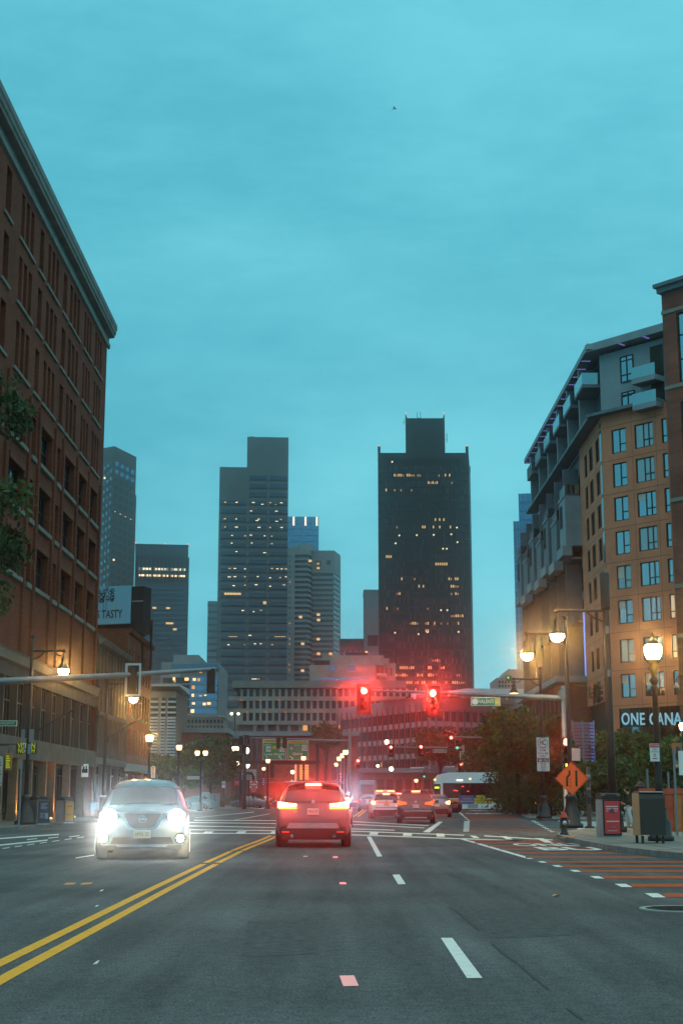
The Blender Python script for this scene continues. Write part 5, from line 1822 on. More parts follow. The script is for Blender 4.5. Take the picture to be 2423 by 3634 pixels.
# ---- lit glass office building behind
d = 320.0
a = P(573, 2345, d)
of = thing('lit_glass_offices', 'boxy glass office building with warm lit rooms and white wall blocks', 'building', (a.x, d, 0))
oxf = lambda px: P(px, 2420, d).x - a.x
m = MB(); m.box(0, oxf(640), 0, 25, 0, Z(2350, d)); m.box(oxf(606), oxf(698), 4, 25, 0, Z(2318, d)); m.box(oxf(640) + .003, oxf(776), 0.5, 25, 0, Z(2352, d)); ob('wall', m, of, mt=M_CONC3)
m = MB(); m.box(oxf(608), oxf(776), -.3, .4, Z(2376, d), Z(2357, d)); ob('top_glazing', m, of, mt=M_BGL2)
for j in range(6):
    y0 = 2405 + j * 27
    m = MB(); m.box(oxf(578), oxf(675), -.2, -.003, Z(y0 + 20, d), Z(y0, d)); ob('dark_glazing', m, of, mt=M_T_DGL)
    m = MB(); m.box(oxf(676), oxf(728), -.6, .48, Z(y0 + 20, d), Z(y0, d)); ob('pale_glazing', m, of, mt=M_BGL)
    m = MB(); m.box(oxf(729), oxf(772), -.2, .48, Z(y0 + 20, d), Z(y0, d)); ob('pale_glazing', m, of, mt=M_BGL)
    m = MB(); m.box(oxf(577), oxf(776), -.7, .47, Z(y0 + 26, d), Z(y0 + 21, d)); ob('floor_band', m, of, mt=M_CONC3)
for px, py, w_, h_ in ((619, 2410, 8, 10), (622, 2418, 6, 8), (664, 2411, 14, 10), (691, 2412, 10, 9), (707, 2413, 8, 10), (688, 2440, 10, 12), (629, 2469, 24, 7), (687, 2468, 8, 10), (714, 2470, 9, 5), (731, 2468, 8, 4), (629, 2498, 24, 6), (690, 2497, 10, 7), (728, 2499, 10, 9), (744, 2497, 12, 8), (626, 2525, 14, 10), (687, 2524, 12, 12), (713, 2387, 9, 4), (628, 2436, 20, 3)):
    m = MB(); m.box(oxf(px - w_ / 2), oxf(px + w_ / 2), -.75, -.62, Z(py + h_ / 2, d), Z(py - h_ / 2, d)); ob('lit_room', m, of, mt=M_AMBL if (px + py) % 2 else M_AMB)
# small stone front between
d = 270.0
a = P(618, 2545, d)
so_ = thing('stone_terrace', 'low grey stone terrace with square windows above the brick market hall', 'building', (a.x, d, 0))
wS2 = P(790, 2545, d).x - a.x
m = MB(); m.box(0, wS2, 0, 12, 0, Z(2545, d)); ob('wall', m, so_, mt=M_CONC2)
for i in range(13):
    for j in range(2):
        m = MB(); m.box(.5 + i * .7, .9 + i * .7, -.1, -.003, Z(2566 + j * 22, d), Z(2554 + j * 22, d)); ob('window', m, so_, mt=M_T_DGL)
m = MB(); m.box(-.2, wS2 + .2, -.25, 12, Z(2545, d) + .003, Z(2540, d)); ob('cornice', m, so_, mt=M_CONC)
# ---- brick market hall, two lengths
d = 235.0
def brick_hall(label, px0, px1, py, d, extra):
    a = P(px0, py, d); w_ = P(px1, py, d).x - a.x
    t = thing('brick_hall', label, 'building', (a.x, d, 0))
    m = MB(); m.box(0, w_, 0, 14, 0, a.z); ob('wall', m, t, mt=brick('hall_brick', (0.26, 0.085, 0.06), (.16, .09, .07)))
    m = MB(); m.box(-.3, w_ + .3, -.4, 14, a.z + .003, a.z + .8); ob('coping', m, t, mt=M_CONC3)
    extra(t, a, w_)
    return t
def ex1(t, a, w_):
    f = lambda px: P(px, 2640, d).x - a.x
    m = MB(); m.extr([(-1.6, Z(2650, d)), (-1.6, Z(2642, d)), (-.003, Z(2640, d)), (-.003, Z(2650, d))], f(650), f(715)); m.extr([(-1.6, Z(2641, d)), (-1.6, Z(2634, d)), (-.003, Z(2634, d)), (-.003, Z(2641, d))], f(675), f(752)); ob('awning', m, t, mt=M_CONC3)
    for k in range(5):
        m = MB(); m.box(f(640 + 34 * k), f(660 + 34 * k), -.1, -.003, Z(2720, d), Z(2668, d)); ob('doorway', m, t, mt=M_SHOP)
brick_hall('brick market hall with a blue-grey coping behind the left tree', 626, 802, 2600, d, ex1)
d = 250.0
def ex2(t, a, w_):
    f = lambda px: P(px, 2700, d).x - a.x
    for k, px in enumerate((960, 1064, 1082, 1150, 1178)):
        m = MB(); m.box(f(px), f(px + 13), -.15, -.003, Z(2768, d), Z(2714, d)); ob('doorway', m, t, mt=M_AMB if px in (1064, 1082) else M_SHOP)
        if px in (1064, 1082):
            for q in range(6):
                m = MB(); m.box(f(px), f(px + 13), -.25, -.153, Z(2768 - q * 9, d), Z(2766 - q * 9, d)); ob('door_bar', m, t, mt=M_GARN)
    m = MB(); m.box(f(1046), f(1053), -.3, -.003, 0, Z(2708, d)); ob('lit_pilaster', m, t, mt=emis('lit_pilaster', (1, .45, .2), .5, base=(.4, .25, .18)))  # lit look comes from the pilaster's own glow, no lamp shines on it
    for y in (2762, 2776):
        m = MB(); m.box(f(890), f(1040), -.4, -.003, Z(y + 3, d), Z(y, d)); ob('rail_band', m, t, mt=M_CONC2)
    for px in (848, 872, 890, 910):
        m = MB(); m.box(f(px), f(px + 6), -1.2, -.8, 0, Z(2620, d)); ob('steel_post', m, t, mt=mat('blue_steel', (0.08, 0.11, 0.17), 0.5, .3))
    m = MB(); m.box(f(800), f(880), -2, -.6, Z(2622, d), Z(2612, d)); m.box(f(955), f(1250), -1, .3, Z(2612, d), Z(2604, d)); ob('roof_edge', m, t, mt=M_CONC3)
brick_hall('long dark brick hall under the green road signs with a barred lit doorway', 800, 1270, 2612, d, ex2)
d = 262.0
def ex3(t, a, w_):
    f = lambda px: P(px, 2780, d).x - a.x
    for k in range(12):
        m = MB(); m.box(f(1330 + 33 * k), f(1336 + 33 * k), -.5, -.003, 0, a.z - .5); ob('column', m, t, mt=M_GARN)
        m = MB(); m.box(f(1338 + 33 * k), f(1361 + 33 * k), -.1, -.003, .6, a.z - 1.2); ob('shop_window', m, t, mt=M_SHOP)
brick_hall('low dark arcade under the finned office building', 1200, 1760, 2742, d, ex3)

# ------------------------------------------------------------------ street lamps
M_IRONB = mat('black_painted_iron', (0.018, 0.017, 0.016), 0.45, 0.1, spec=0.45)
M_POLE_G = mat('galvanised_steel', (0.19, 0.21, 0.23), 0.5, 0.6, var=0.15, vscale=2)
M_GLOBE = emis('lamp_globe', (1.0, 0.62, 0.25), 40.0, True)
M_BOWL = emis('lamp_bowl', (1.0, 0.74, 0.38), 110.0, True)
M_GLOBEF = emis('far_lamp_globe', (1.0, 0.70, 0.36), 2.6, True)
WARM = (1.0, 0.66, 0.32)

def acorn(label, x, y, zg, group, globe=None, beam=0):
    t = thing('acorn_street_lamp', label, 'street lamp', (x, y, 0.13), 0, group)
    s = zg - 0.13
    m = MB(); m.lathe([(0.36, 0), (0.36, .12), (.30, .16), (.28, .5), (.2, .62), (.17, .8), (.2, .86), (.13, .95)], n=12); ob('base', m, t, mt=M_IRONB)
    m = MB(); m.lathe([(0.115, .95), (0.1, 1.6), (0.075, s - 1.15), (.11, s - 1.1), (.11, s - 1.0), (.07, s - .95)], n=12); ob('post', m, t, mt=M_IRONB)
    m = MB(); m.lathe([(.07, s - .95), (.14, s - .82), (.08, s - .72), (.1, s - .6), (.17, s - .5), (.12, s - .4), (.2, s - .32), (.22, s - .24)], n=12); ob('capital', m, t, mt=M_IRONB)
    m = MB(); m.lathe([(.15, s - .24), (.22, s - .12), (.245, s), (.24, s + .1), (.2, s + .17)], n=16); ob('globe', m, t, mt=globe or M_GLOBE)
    if beam:
        lamp_spot(t, (0, -.3, s), (-x, -y, s - 4.2), (1.0, .42, .10), beam, 34, .2, 1.0)  # directional beam added for the halo, aimed at the camera
    m = MB(); m.lathe([(.2, s + .17), (.21, s + .2), (.14, s + .3), (.06, s + .36), (.05, s + .42), (.03, s + .52)], n=12); ob('cap', m, t, mt=M_IRONB)
    return t

def place_acorn(px, py, d, label, group, far=False, beam=0):
    p = P(px, py, d)
    return acorn(label, p.x, p.y, p.z, group, M_GLOBEF if far else None, beam)

GA = 'acorn globe street lamps along the kerbs'
place_acorn(2315, 2310, 39.6, 'big glowing acorn lamp on a black post in front of the sign letters', GA, beam=4200)
place_acorn(2424, 2577, 81, 'acorn lamp at the frame edge above the orange banner', GA)
place_acorn(532, 2619, 97.6, 'acorn lamp on the left kerb beside the brick corner building', GA, beam=1500)
place_acorn(636, 2652, 115, 'acorn lamp left of the twin globes by the leafy tree', GA, True)
place_acorn(951, 2700, 157, 'acorn lamp under the Logan Airport road sign', GA, True)
place_acorn(936, 2728, 200, 'lowest acorn lamp left of the grey car', GA, True)
place_acorn(1077, 2690, 150, 'acorn lamp under the Quincy road sign', GA, True)
for px, py, d, l in ((1226, 2669, 127, 'topmost acorn lamp of the rising chain beside the pale post'), (1216, 2681, 138, 'second highest acorn lamp of the rising chain beside the pale post'),
                     (1203, 2692, 148, 'third acorn lamp of the rising chain beside the pale post'), (1193, 2713, 175, 'lowest acorn lamp of the rising chain beside the pale post')):
    place_acorn(px, py, d, l, GA, True)
place_acorn(1476, 2770, 190, 'small acorn lamp glowing above the white patrol car', GA, True)
# twin globe lamp
p = P(715, 2672, 130)
t = thing('twin_street_lamp', 'twin globe street lamp in front of the leafy tree', 'street lamp', (p.x, p.y, 0.13))
s = p.z - .13
m = MB(); m.lathe([(.3, 0), (.3, .3), (.15, .7), (.09, 1), (.07, s - 1), (.1, s - .8), (.06, s - .6)], n=10); ob('post', m, t, mt=M_IRONB)
for k in (-1, 1):
    g = .36 * k
    m = MB(); m.tube([(0, 0, s - .8), (g * .6, 0, s - .85), (g, 0, s - .6), (g, 0, s - .25)], .04, 6); m.lathe([(.05, s - .6), (.12, s - .45), (.07, s - .35), (.16, s - .24)], (g, 0, 0), 10); ob('arm', m, t, mt=M_IRONB)
    m = MB(); m.lathe([(.15, s - .24), (.24, s), (.2, s + .18)], (g, 0, 0), 14); ob('globe', m, t, mt=M_GLOBEF)
    m = MB(); m.lathe([(.2, s + .18), (.12, s + .3), (.03, s + .45)], (g, 0, 0), 10); ob('cap', m, t, mt=M_IRONB)

def pendant(label, x, y, arm, group, big=False, zl=6.9, dim=False, beam=2600):
    t = thing('pendant_street_lamp', label, 'street lamp', (x, y, 0.13), 0, group)
    z = zl - .13
    sg = 1 if arm > 0 else -1
    m = MB(); m.lathe([(.46, 0), (.46, .14), (.36, .2), (.34, .55), (.22, .8), (.2, 1.1), (.24, 1.16), (.16, 1.3)], n=12); ob('base', m, t, mt=M_IRONB)
    r = .15 if big else .10
    m = MB(); m.lathe([(r, 1.3), (r * .9, 3), (r * .8, z + .9), (r * .62, z + 1.45)], n=12)
    if not big:
        m.ball((0, 0, z + 1.5), .1, 8, 5)
    ob('pole', m, t, mt=M_IRONB)
    m = MB(); m.tube([(0, 0, z + .87), (arm * .98, 0, z + .87)], .05, 8); m.tube([(0, 0, z + .45), (arm * .25, 0, z + .62), (arm * .4, 0, z + .85)], .03, 6); m.ball((arm, 0, z + .87), .09, 8, 5)
    m.tube([(arm * .72, 0, z + .87), (arm * .78, 0, z + .7), (arm * .9, 0, z + .66)], .025, 5)
    ob('arm', m, t, mt=M_IRONB)
    m = MB(); m.lathe([(.035, z + .85), (.05, z + .6), (.12, z + .5), (.1, z + .36), (.2, z + .2), (.27, z + .08), (.28, z + .03), (.2, z + .03)], (arm, 0, 0), 14); ob('hood', m, t, mt=M_IRONB)
    if not dim:
        lamp_spot(t, (arm, -.32, z - .08), (-x, -y, z - 5.4), (1.0, .44, .11), beam, 34, .18, 1.0)  # extra beam towards the camera, put in to make the orange halo
        lamp_spot(t, (arm, 0, z - .26), (arm, 0, 0), (1.0, .5, .17), 620 if x > 0 else 160, 125 if x > 0 else 80, .2, .7)
    m = MB(); m.lathe([(.245, z + .03), (.235, z - .06), (.17, z - .17), (.06, z - .22)], (arm, 0, 0), 14); ob('bowl', m, t, mt=M_BOWL if not dim else emis('dim_lamp_bowl', (1, .72, .4), 5.0, True))
    return t
GP = 'black arm street lamps along the kerbs'
pa = P(2150, 2300, 50)
xa = X(2172, 2830, 50)
tA = pendant('tall thick black pole with a boxed top and hanging lamp behind the red panelled bin', xa, 50, X(1976, 2259, 50) - xa, GP, True)
m = MB(); zt = Z(2165, 50); m.lathe([(.16, zt - .13), (.17, zt), (.17, Z(2036, 50) - .13), (.12, Z(2031, 50) - .13)], n=14); ob('antenna_shroud', m, tA, mt=M_IRONB)
m = MB(); m.bbox(-.06, .07, -.2, -.14, Z(2250, 50) - .13, Z(2224, 50) - .13); m.bbox(-.05, .06, -.19, -.14, Z(2402, 50) - .13, Z(2378, 50) - .13); ob('plate', m, tA, mt=M_POLE_G)
xb_ = X(2026, 2900, 57)
pendant('black arm lamp behind the orange diamond sign, second from the tan building', xb_, 57, X(1869, 2333, 57) - xb_, GP)
xc = X(1924, 2700, 84)
pendant('black arm lamp carrying the HC lane sign, its bell lamp dim', xc, 84, X(1822, 2450, 84) - xc, GP, zl=Z(2462, 84), dim=True)
xl = X(99, 2700, 64)
pendant('black arm lamp over the left pavement beside the brick block', xl, 64, X(226, 2395, 64) - xl, GP)
xl2 = X(372, 2700, 82.7)
pendant('black arm lamp further along the left kerb by the grey stone front', xl2, 82.7, X(474, 2489, 82.7) - xl2, GP)
# outward side arm ornaments on the left poles (flag holders)
for x_, y_, z_, l in ((xl, 64, Z(2580, 64), 'slanted black flagpole bracket on the nearer left lamp pole'), (xl2, 82.7, Z(2600, 82.7), 'slanted black flagpole bracket on the further left lamp pole')):
    m = MB(); m.tube([(0.1, 0, -.3), (2.0, 0, .8)], .035, 6); m.tube([(0.1, 0, -.6), (.15, 0, -.2)], .06, 6)
    t = thing('flagpole', l, 'flagpole', (x_, y_, z_)); ob('staff', m, t, mt=M_IRONB); 
# twin lights on tall posts in front of the concrete blocks
for pxa, pxb, py, d, l in ((822, 846, 2533, 300, 'tall twin headed light post in front of the concrete grid building'), (725, 749, 2545, 300, 'tall twin headed light post above the brick market hall')):
    p0, p1 = P(pxa, py, d), P(pxb, py, d)
    t = thing('light_post', l, 'light post', ((p0.x + p1.x) / 2, d, 0))
    h = (p1.x - p0.x) / 2
    m = MB(); m.tube([(0, 0, 0), (0, 0, p0.z)], .12, 6); ob('post', m, t, mt=M_IRONB)
    for k in (-1, 1):
        m = MB(); m.tube([(0, 0, p0.z - .3), (k * h, 0, p0.z + .15)], .07, 5); ob('arm', m, t, mt=M_IRONB)
        m = MB(); m.ball((k * h, 0, p0.z), .26, 8, 6); ob('lamp_head', m, t, mt=emis('floodlight', (1, .82, .5), 9))
for i, (px, py, d, l, s_) in enumerate(((1372, 2633, 200, 'small lantern hung before the finned offices', .3), (1388, 2729, 200, 'low lantern at the arcade under the finned offices', .3), (1340, 2718, 210, 'dim lantern left of the arcade lantern', .2), (829, 2657, 200, 'left one of the pair of white lamps under the hall roof', .3), (840, 2657, 200, 'right one of the pair of white lamps under the hall roof', .3), (843, 2709, 190, 'single white lamp right of the leafy tree', .25), (876, 2664, 180, 'upper wall torch on the dark post left of the road signs', .3), (876, 2713, 180, 'lower wall torch on the dark post left of the road signs', .35), (1038, 2740, 200, 'small yellow lamp beside the barred doorway', .25))):
    p = P(px, py, d)
    t = thing('lantern', l, 'lantern', (p.x, d, p.z - .4))
    m = MB(); m.ball((0, 0, .4), s_, 8, 6, 1.3 if 'torch' in l else 1); ob('lamp_head', m, t, mt=MATS['floodlight'])
    m = MB(); m.lathe([(.05, .4 + s_), (.16, .42 + s_), (.05, .9 + s_)], n=6); m.tube([(0, 0, .8 + s_), (0, .5, 1.0 + s_)], .04, 5); ob('bracket', m, t, mt=M_IRONB)

# ------------------------------------------------------------------ traffic signals
M_SIG = mat('signal_housing', (0.016, 0.015, 0.012), 0.5)
M_BP = mat('signal_backplate', (0.012, 0.012, 0.012), 0.6)
M_RL = emis('red_signal_lens', (1.0, 0.10, 0.07), 14.0)
M_RLF = emis('far_red_signal_lens', (1.0, 0.10, 0.08), 10.0)
M_GLN = emis('green_signal_lens', (0.02, 0.7, 0.45), 1.6)
M_OFF = mat('unlit_lens', (0.02, 0.012, 0.008), 0.3)
M_HAND = emis('orange_hand', (1.0, 0.35, 0.03), 9.0)
RED = (1.0, 0.045, 0.03)

def signal(label, px, py, d, lit='red', plate=True, back=False, power=0, sc_=1.0, frame=False, target=None, parentless=True):
    """three lens head facing us; (px, py) is the red lens (or the middle when seen from behind)"""
    p = P(px, py, d)
    zc = p.z - (0 if back else 0.34 * sc_)
    t = thing('traffic_signal', label, 'traffic signal', (p.x, d, zc), math.pi if back else 0, 'traffic signals over the street')
    t.scale = (sc_,) * 3
    m = MB(); m.bbox(-.17, .17, 0, .24, -.52, .52, .03); ob('housing', m, t, mt=M_SIG)
    if plate:
        m = MB(); m.bbox(-.31, .31, .08, .10, -.66, .66, .004)
        ob('backplate', m, t, mt=M_BP)
    if frame:
        m = MB()
        for q in ((-.33, -.235, -.68, .68), (.235, .33, -.68, .68), (-.234, .234, -.68, -.59), (-.234, .234, .59, .68)):
            m.box(q[0], q[1], .105, .125, q[2], q[3])
        ob('backplate_border', m, t, mt=mat('pale_border', (.42, .44, .45), .6))
    for k, z in enumerate((.34, 0, -.34)):
        on = (lit == 'red' and k == 0) or (lit == 'green' and k == 2)
        m = MB(); m.lathe([(.142, 0), (.12, .02), (.001, .035)], (0, -.012, z), 18, True, 'y')
        ob('lens', m, t, mt=(M_RL if power else M_RLF) if (on and lit == 'red') else M_GLN if on else M_OFF)
        m = MB()
        n = 12
        vs = []
        for i in range(n + 1):
            a_ = math.pi * (-.12 + 1.24 * i / n)
            for (y_, r_) in ((-.003, .158), (-.26, .152)):
                vs.append((r_ * math.cos(a_), y_, z + r_ * math.sin(a_)))
        m.faces(vs, [(2 * i, 2 * i + 1, 2 * i + 3, 2 * i + 2) for i in range(n)], True)
        ob('visor', m, t, mt=M_SIG)
    if power:
        lamp_spot(t, (0, -.30, .34), (-(p.x) / sc_, -d / sc_, -(zc - 1.28) / sc_ + .34), RED, power, 36, 0.05, 1.0)
    return t

SIGW = 6800
signal('red signal at the tip of the near right arm, over the white patrol car', 1291, 2452, 61.3, power=SIGW)
signal('red signal halfway along the near right arm beside the VALENTI sign', 1535, 2460, 60.1, power=SIGW)
signal('red signal fixed low on the near arm pole, half hidden by a black lamp post', 2008, 2633, 57.7, plate=False, power=SIGW * .8)
def arm_sign(): pass
# near right mast arm
pb = P(2004, 2935, 58.6)
xq = X(2004, 2700, 58.6)
ma = thing('signal_mast_arm', 'blue-grey steel signal pole with a long tapering arm, right of the crossing', 'signal pole', (xq, 58.6, 0.13))
zt = Z(2462, 58.6) - .13
m = MB(); m.lathe([(.28, 0), (.28, .06), (.115, .08), (.105, zt + .2), (.09, zt + .32)], n=14); ob('pole', m, ma, mt=M_POLE_G)
p0, p1, p2 = P(1998, 2478, 58.6), P(1650, 2462, 60.2), P(1283, 2449, 61.8)
lc = lambda p: (p.x - xq, p.y - 58.6, p.z - .13)
m = MB(); m.tube([lc(p0), lc(p1), lc(p2)], [.12, .085, .04], 12); ob('arm', m, ma, mt=M_POLE_G)
m = MB(); m.bbox(-.17, .17, -.2, .2, zt - .22, zt + .12); ob('flange', m, ma, mt=M_POLE_G)
for px in (1291, 1535):
    dd = 61.3 if px == 1291 else 60.1; p = P(px, 2456, dd); m = MB(); m.box(p.x - xq - .03, p.x - xq + .03, dd - 58.6 + .245, dd - 58.6 + .7, p.z - .13 - .9, p.z - .13 + .12); ob('hanger', m, ma, mt=M_POLE_G)
# VALENTI WAY sign hung from the arm
def green_sign(label, px0, px1, py0, py1, d, txt, extra=None, frame_m=None, rot=0):
    a, b = P(px0, py1, d), P(px1, py0, d)
    t = thing('street_name_sign', label, 'street sign', ((a.x + b.x) / 2, d, a.z), rot)
    w_, h_ = b.x - a.x, b.z - a.z
    m = MB(); m.bbox(-w_ / 2, w_ / 2, 0, .03, 0, h_, .006); ob('border', m, t, mt=mat('sign_white', (.62, .64, .62), .5))
    m = MB(); m.box(-w_ / 2 + .035, w_ / 2 - .035, -.006, -.001, .03, h_ - .03); ob('panel', m, t, mt=mat('sign_green', (.015, .20, .085), .45))
    return t, w_, h_
M_SW = MATS.get('sign_white') or mat('sign_white', (.62, .64, .62), .5)
t, w_, h_ = green_sign('green VALENTI WAY street sign with a round emblem hanging from the near arm', 1671, 1774, 2475, 2505, 59.6, 'VALENTI')
text('VALENTI', h_ * .62, t, (w_ * .02, -.008, h_ * .5), M_SW, width=w_ * .52, bold=.004)
text('WAY', h_ * .3, t, (w_ * .40, -.012, h_ * .42), M_SW, width=w_ * .12)
m = MB(); m.box(w_ * .31, w_ * .475, -.010, -.007, .045, h_ - .045); ob('yellow_field', m, t, mt=mat('sign_yellow', (.62, .48, .06), .5))
m = MB(); m.disc((-w_ * .36, -.009, h_ * .5), h_ * .36, 20); ob('emblem', m, t, mt=M_SW)
for k in (-1, 1):
    m = MB(); m.box(k * w_ * .3 - .015, k * w_ * .3 + .015, .005, .025, h_ + .002, h_ + .2); ob('hanger', m, t, mt=M_POLE_G)
# left street sign
t, w_, h_ = green_sign('green street name sign over the left pavement, cut by the frame', -50, 63, 2557, 2577, 63, 'VALENTI')
text('VALENTI', h_ * .6, t, (w_ * .18, -.008, h_ * .5), M_SW, width=w_ * .45)
m = MB(); m.box(-w_ / 2 - .05, -w_ / 2 + .02, .03, .1, -5.0, h_ + .3); ob('post', m, t, mt=M_IRONB)
# near left mast arm, seen from behind
p0, p1, p2 = P(4, 2421, 57), P(400, 2398, 58.5), P(764, 2374, 60)
ml = thing('signal_mast_arm', 'blue-grey steel signal arm reaching in from the left, its heads seen from behind', 'signal pole', (p0.x, p0.y, .13))
lc = lambda p, o=p0: (p.x - o.x, p.y - o.y, p.z - .13)
m = MB(); m.tube([lc(p0 - Vector((.6, .03, 0))), lc(p1), lc(p2)], [.15, .115, .075], 12); ob('arm', m, ml, mt=M_POLE_G)
m = MB(); m.lathe([(.26, 0), (.26, .08), (.15, .1), (.13, p0.z - .13 + .3)], (-.55, 0, 0), 12); ob('pole', m, ml, mt=M_IRONB)
signal('signal head seen from behind with a pale border, before the orange brick wall', 474, 2413, 58.9, lit='none', back=True, frame=True)
signal('dark signal head seen from behind at the tip of the left arm', 750, 2417, 60.1, lit='none', back=True, frame=False, plate=False)
# dark heads on the thick right pole, side on
for px, py, l, r in ((2122, 2432, 'dark signal head turned sideways on the thick black pole', math.radians(80)), (2097, 2436, 'small dark signal head left of the sideways one on the thick pole', math.radians(60))):
    p = P(px, py, 50.2)
    t = signal(l, px, py + 8, 50.3, lit='none', plate=(px == 2122), sc_=.6 if px == 2122 else .4)
    t.rotation_euler = (0, 0, r)
# countdown / hand signal and panel on the near arm pole
p = P(2010, 2711, 58.2)
t = thing('pedestrian_signal', 'small pedestrian signal with an orange hand on the near arm pole', 'pedestrian signal', (p.x + .1, 58.35, p.z - .2))
m = MB(); m.bbox(-.2, .2, 0, .2, 0, .42, .02); ob('housing', m, t, mt=M_SIG)
m = MB(); m.box(-.12, -.01, -.01, -.002, .1, .27); m.box(-.14, -.09, -.01, -.002, .2, .3); m.box(-.085, -.06, -.01, -.002, .27, .34); m.box(-.055, -.03, -.01, -.002, .27, .34); m.box(-.025, 0, -.01, -.002, .27, .32); ob('hand', m, t, mt=M_HAND)
a, b = P(1997, 2700, 58.3), P(2056, 2656, 58.3)
t = thing('blank_sign', 'pale blank sign plate under the low red signal', 'sign', (a.x, 58.25, a.z))
m = MB(); m.bbox(0, b.x - a.x, 0, .02, 0, b.z - a.z, .004); ob('plate', m, t, mt=mat('pale_plate', (.5, .42, .42), .5))
m = MB(); m.box(.05, .12, .02, .25, .1, .16); ob('bracket', m, t, mt=M_POLE_G)

# far signals
FS = 400
signal('far red signal at the left end of the far right arm', 1387, 2652, 150, power=FS)
signal('far red signal in the middle of the far right arm', 1493, 2650, 150, power=FS)
signal('high far red signal in front of the brown tree', 1600, 2618, 140, power=FS * 1.6)
signal('far red signal low on the far right pole under the green highway shield sign', 1636, 2711, 148, power=FS)
signal('far red signal standing left of the white patrol car', 1270, 2700, 150, power=FS * 1.4, plate=False)
signal('far signal with its green lens lit beside the high red one', 1621, 2629, 141, lit='green', plate=False)
signal('tiny far signal showing green over the black car', 1504, 2738, 200, lit='green', plate=False)
xq2 = X(1645, 2700, 150)
t = thing('signal_mast_arm', 'far steel signal pole with a left reaching arm above the bus', 'signal pole', (xq2, 150.4, 0.13))
z2 = Z(2655, 150)
m = MB(); m.lathe([(.14, 0), (.12, z2 + .2)], n=10); ob('pole', m, t, mt=M_POLE_G)
m = MB(); m.tube([(0, 0, z2 - .1), (X(1380, 2653, 150) - xq2, 0, z2)], [.11, .05], 8); ob('arm', m, t, mt=M_POLE_G)
p0, p1 = P(1610, 2615, 140.5), P(1735, 2619, 140.5)
t = thing('signal_mast_arm', 'far signal arm reaching out of the tree crowns to the high red signal', 'signal pole', (p1.x, 140.5, 0.13))
m = MB(); m.tube([(p0.x - p1.x, 0, p0.z - .13), (0, 0, p1.z - .13)], [.06, .1], 8); ob('arm', m, t, mt=M_POLE_G)
m = MB(); m.lathe([(.16, 0), (.12, p1.z)], n=8); ob('pole', m, t, mt=M_POLE_G)
m = MB()
for k in (-.2, .2):
    m.ball((X(1726, 2621, 140) - p1.x + k, -.3, p1.z - .3), .13, 8, 5)
ob('red_marker', m, t, mt=emis('dull_red_lens', (1, .1, .05), .8))
# mid left arm in front of the road signs
p0, p1 = P(1241, 2630, 151), P(868, 2617, 152)
t = thing('signal_mast_arm', 'long thin signal arm crossing in front of the green road signs', 'signal pole', (p0.x, 151, .13))
m = MB(); m.tube([(0, 0, p0.z - .13), (p1.x - p0.x, 1, p1.z - .13)], [.12, .06], 8); ob('arm', m, t, mt=M_POLE_G)
m = MB(); m.lathe([(.3, 0), (.22, .5), (.2, 3), (.15, Z(2590, 151))], n=10); ob('pole', m, t, mt=mat('pale_post', (.2, .17, .16), .7))
signal('dark signal head seen from behind, covering the Logan Airport sign', 988, 2637, 151.3, lit='none', back=True, plate=False, sc_=1.15)
signal('dark signal head seen from behind, between the two green road signs', 1010, 2635, 151.3, lit='none', back=True, plate=False, sc_=1.15)
t = thing('signal_post', 'thick dark post with signal boxes left of the green road signs', 'signal pole', (X(869, 2700, 152), 152, .13))
m = MB(); m.lathe([(.3, 0), (.2, .6), (.17, Z(2612, 152))], n=10); ob('post', m, t, mt=M_IRONB)
for k, (dx, dz) in enumerate(((-.4, 0), (.25, .1), (-.1, -.9))):
    m = MB(); m.bbox(dx - .2, dx + .2, -.5, -.2, Z(2632, 152) + dz - .5, Z(2632, 152) + dz + .45, .03); ob('signal_box', m, t, mt=M_SIG)

# ------------------------------------------------------------------ signs
# green highway signs on their gantry
M_HG = mat('highway_green', (.008, .25, .10), .45)
M_HY = mat('highway_yellow', (.75, .33, .03), .5)
dG = 178.0
gan = thing('sign_gantry', 'dark steel gantry beam below the two green road signs', 'gantry', (X(850, 2705, dG + .5), dG + .5, 0))
gw = X(1135, 2705, dG + .5) - X(850, 2705, dG + .5)
m = MB(); m.box(0, gw, .2, .7, Z(2712, dG), Z(2699, dG)); ob('beam', m, gan, mt=mat('brown_steel', (.07, .045, .04), .6, .2))
for x in (.2, gw - .3):
    m = MB(); m.box(x - .2, x + .2, .25, .65, 0, Z(2640, dG)); ob('upright', m, gan, mt=MATS['brown_steel'])
def hsign(label, px0, px1, py0, py1, pyy):
    a, b = P(px0, py1, dG), P(px1, py0, dG)
    t = thing('highway_sign', label, 'road sign', (a.x, dG, a.z))
    w_, h_ = b.x - a.x, b.z - a.z
    m = MB(); m.bbox(0, w_, 0, .08, 0, h_, .02); ob('border', m, t, mt=M_SW)
    hy = h_ - (b.z - Z(pyy, dG))
    m = MB(); m.box(.05, w_ - .05, -.01, -.001, .05, hy - .03); ob('panel', m, t, mt=M_HG)
    m = MB(); m.box(.05, w_ - .05, -.012, -.001, hy, h_ - .04); ob('yellow_tab', m, t, mt=M_HY)
    m = MB(); m.box(w_ * .3, w_ * .36, .09, .3, -.6, h_ * .8); m.box(w_ * .7, w_ * .76, .09, .3, -.6, h_ * .8); ob('bracket', m, t, mt=MATS['brown_steel'])
    return t, w_, h_, hy
t, w_, h_, hy = hsign('green Logan Airport road sign with a 1A shield and yellow top', 932, 1015, 2623, 2697, 2635)
M_BKT = mat('sign_black', (.015, .015, .015), .5)
text('CLEARANCE', .26, t, (w_ * .45, -.02, (hy + h_) / 2), M_BKT, width=w_ * .7)
text('NORTH', .32, t, (w_ * .22, -.018, hy * .86), M_SW, width=w_ * .30)
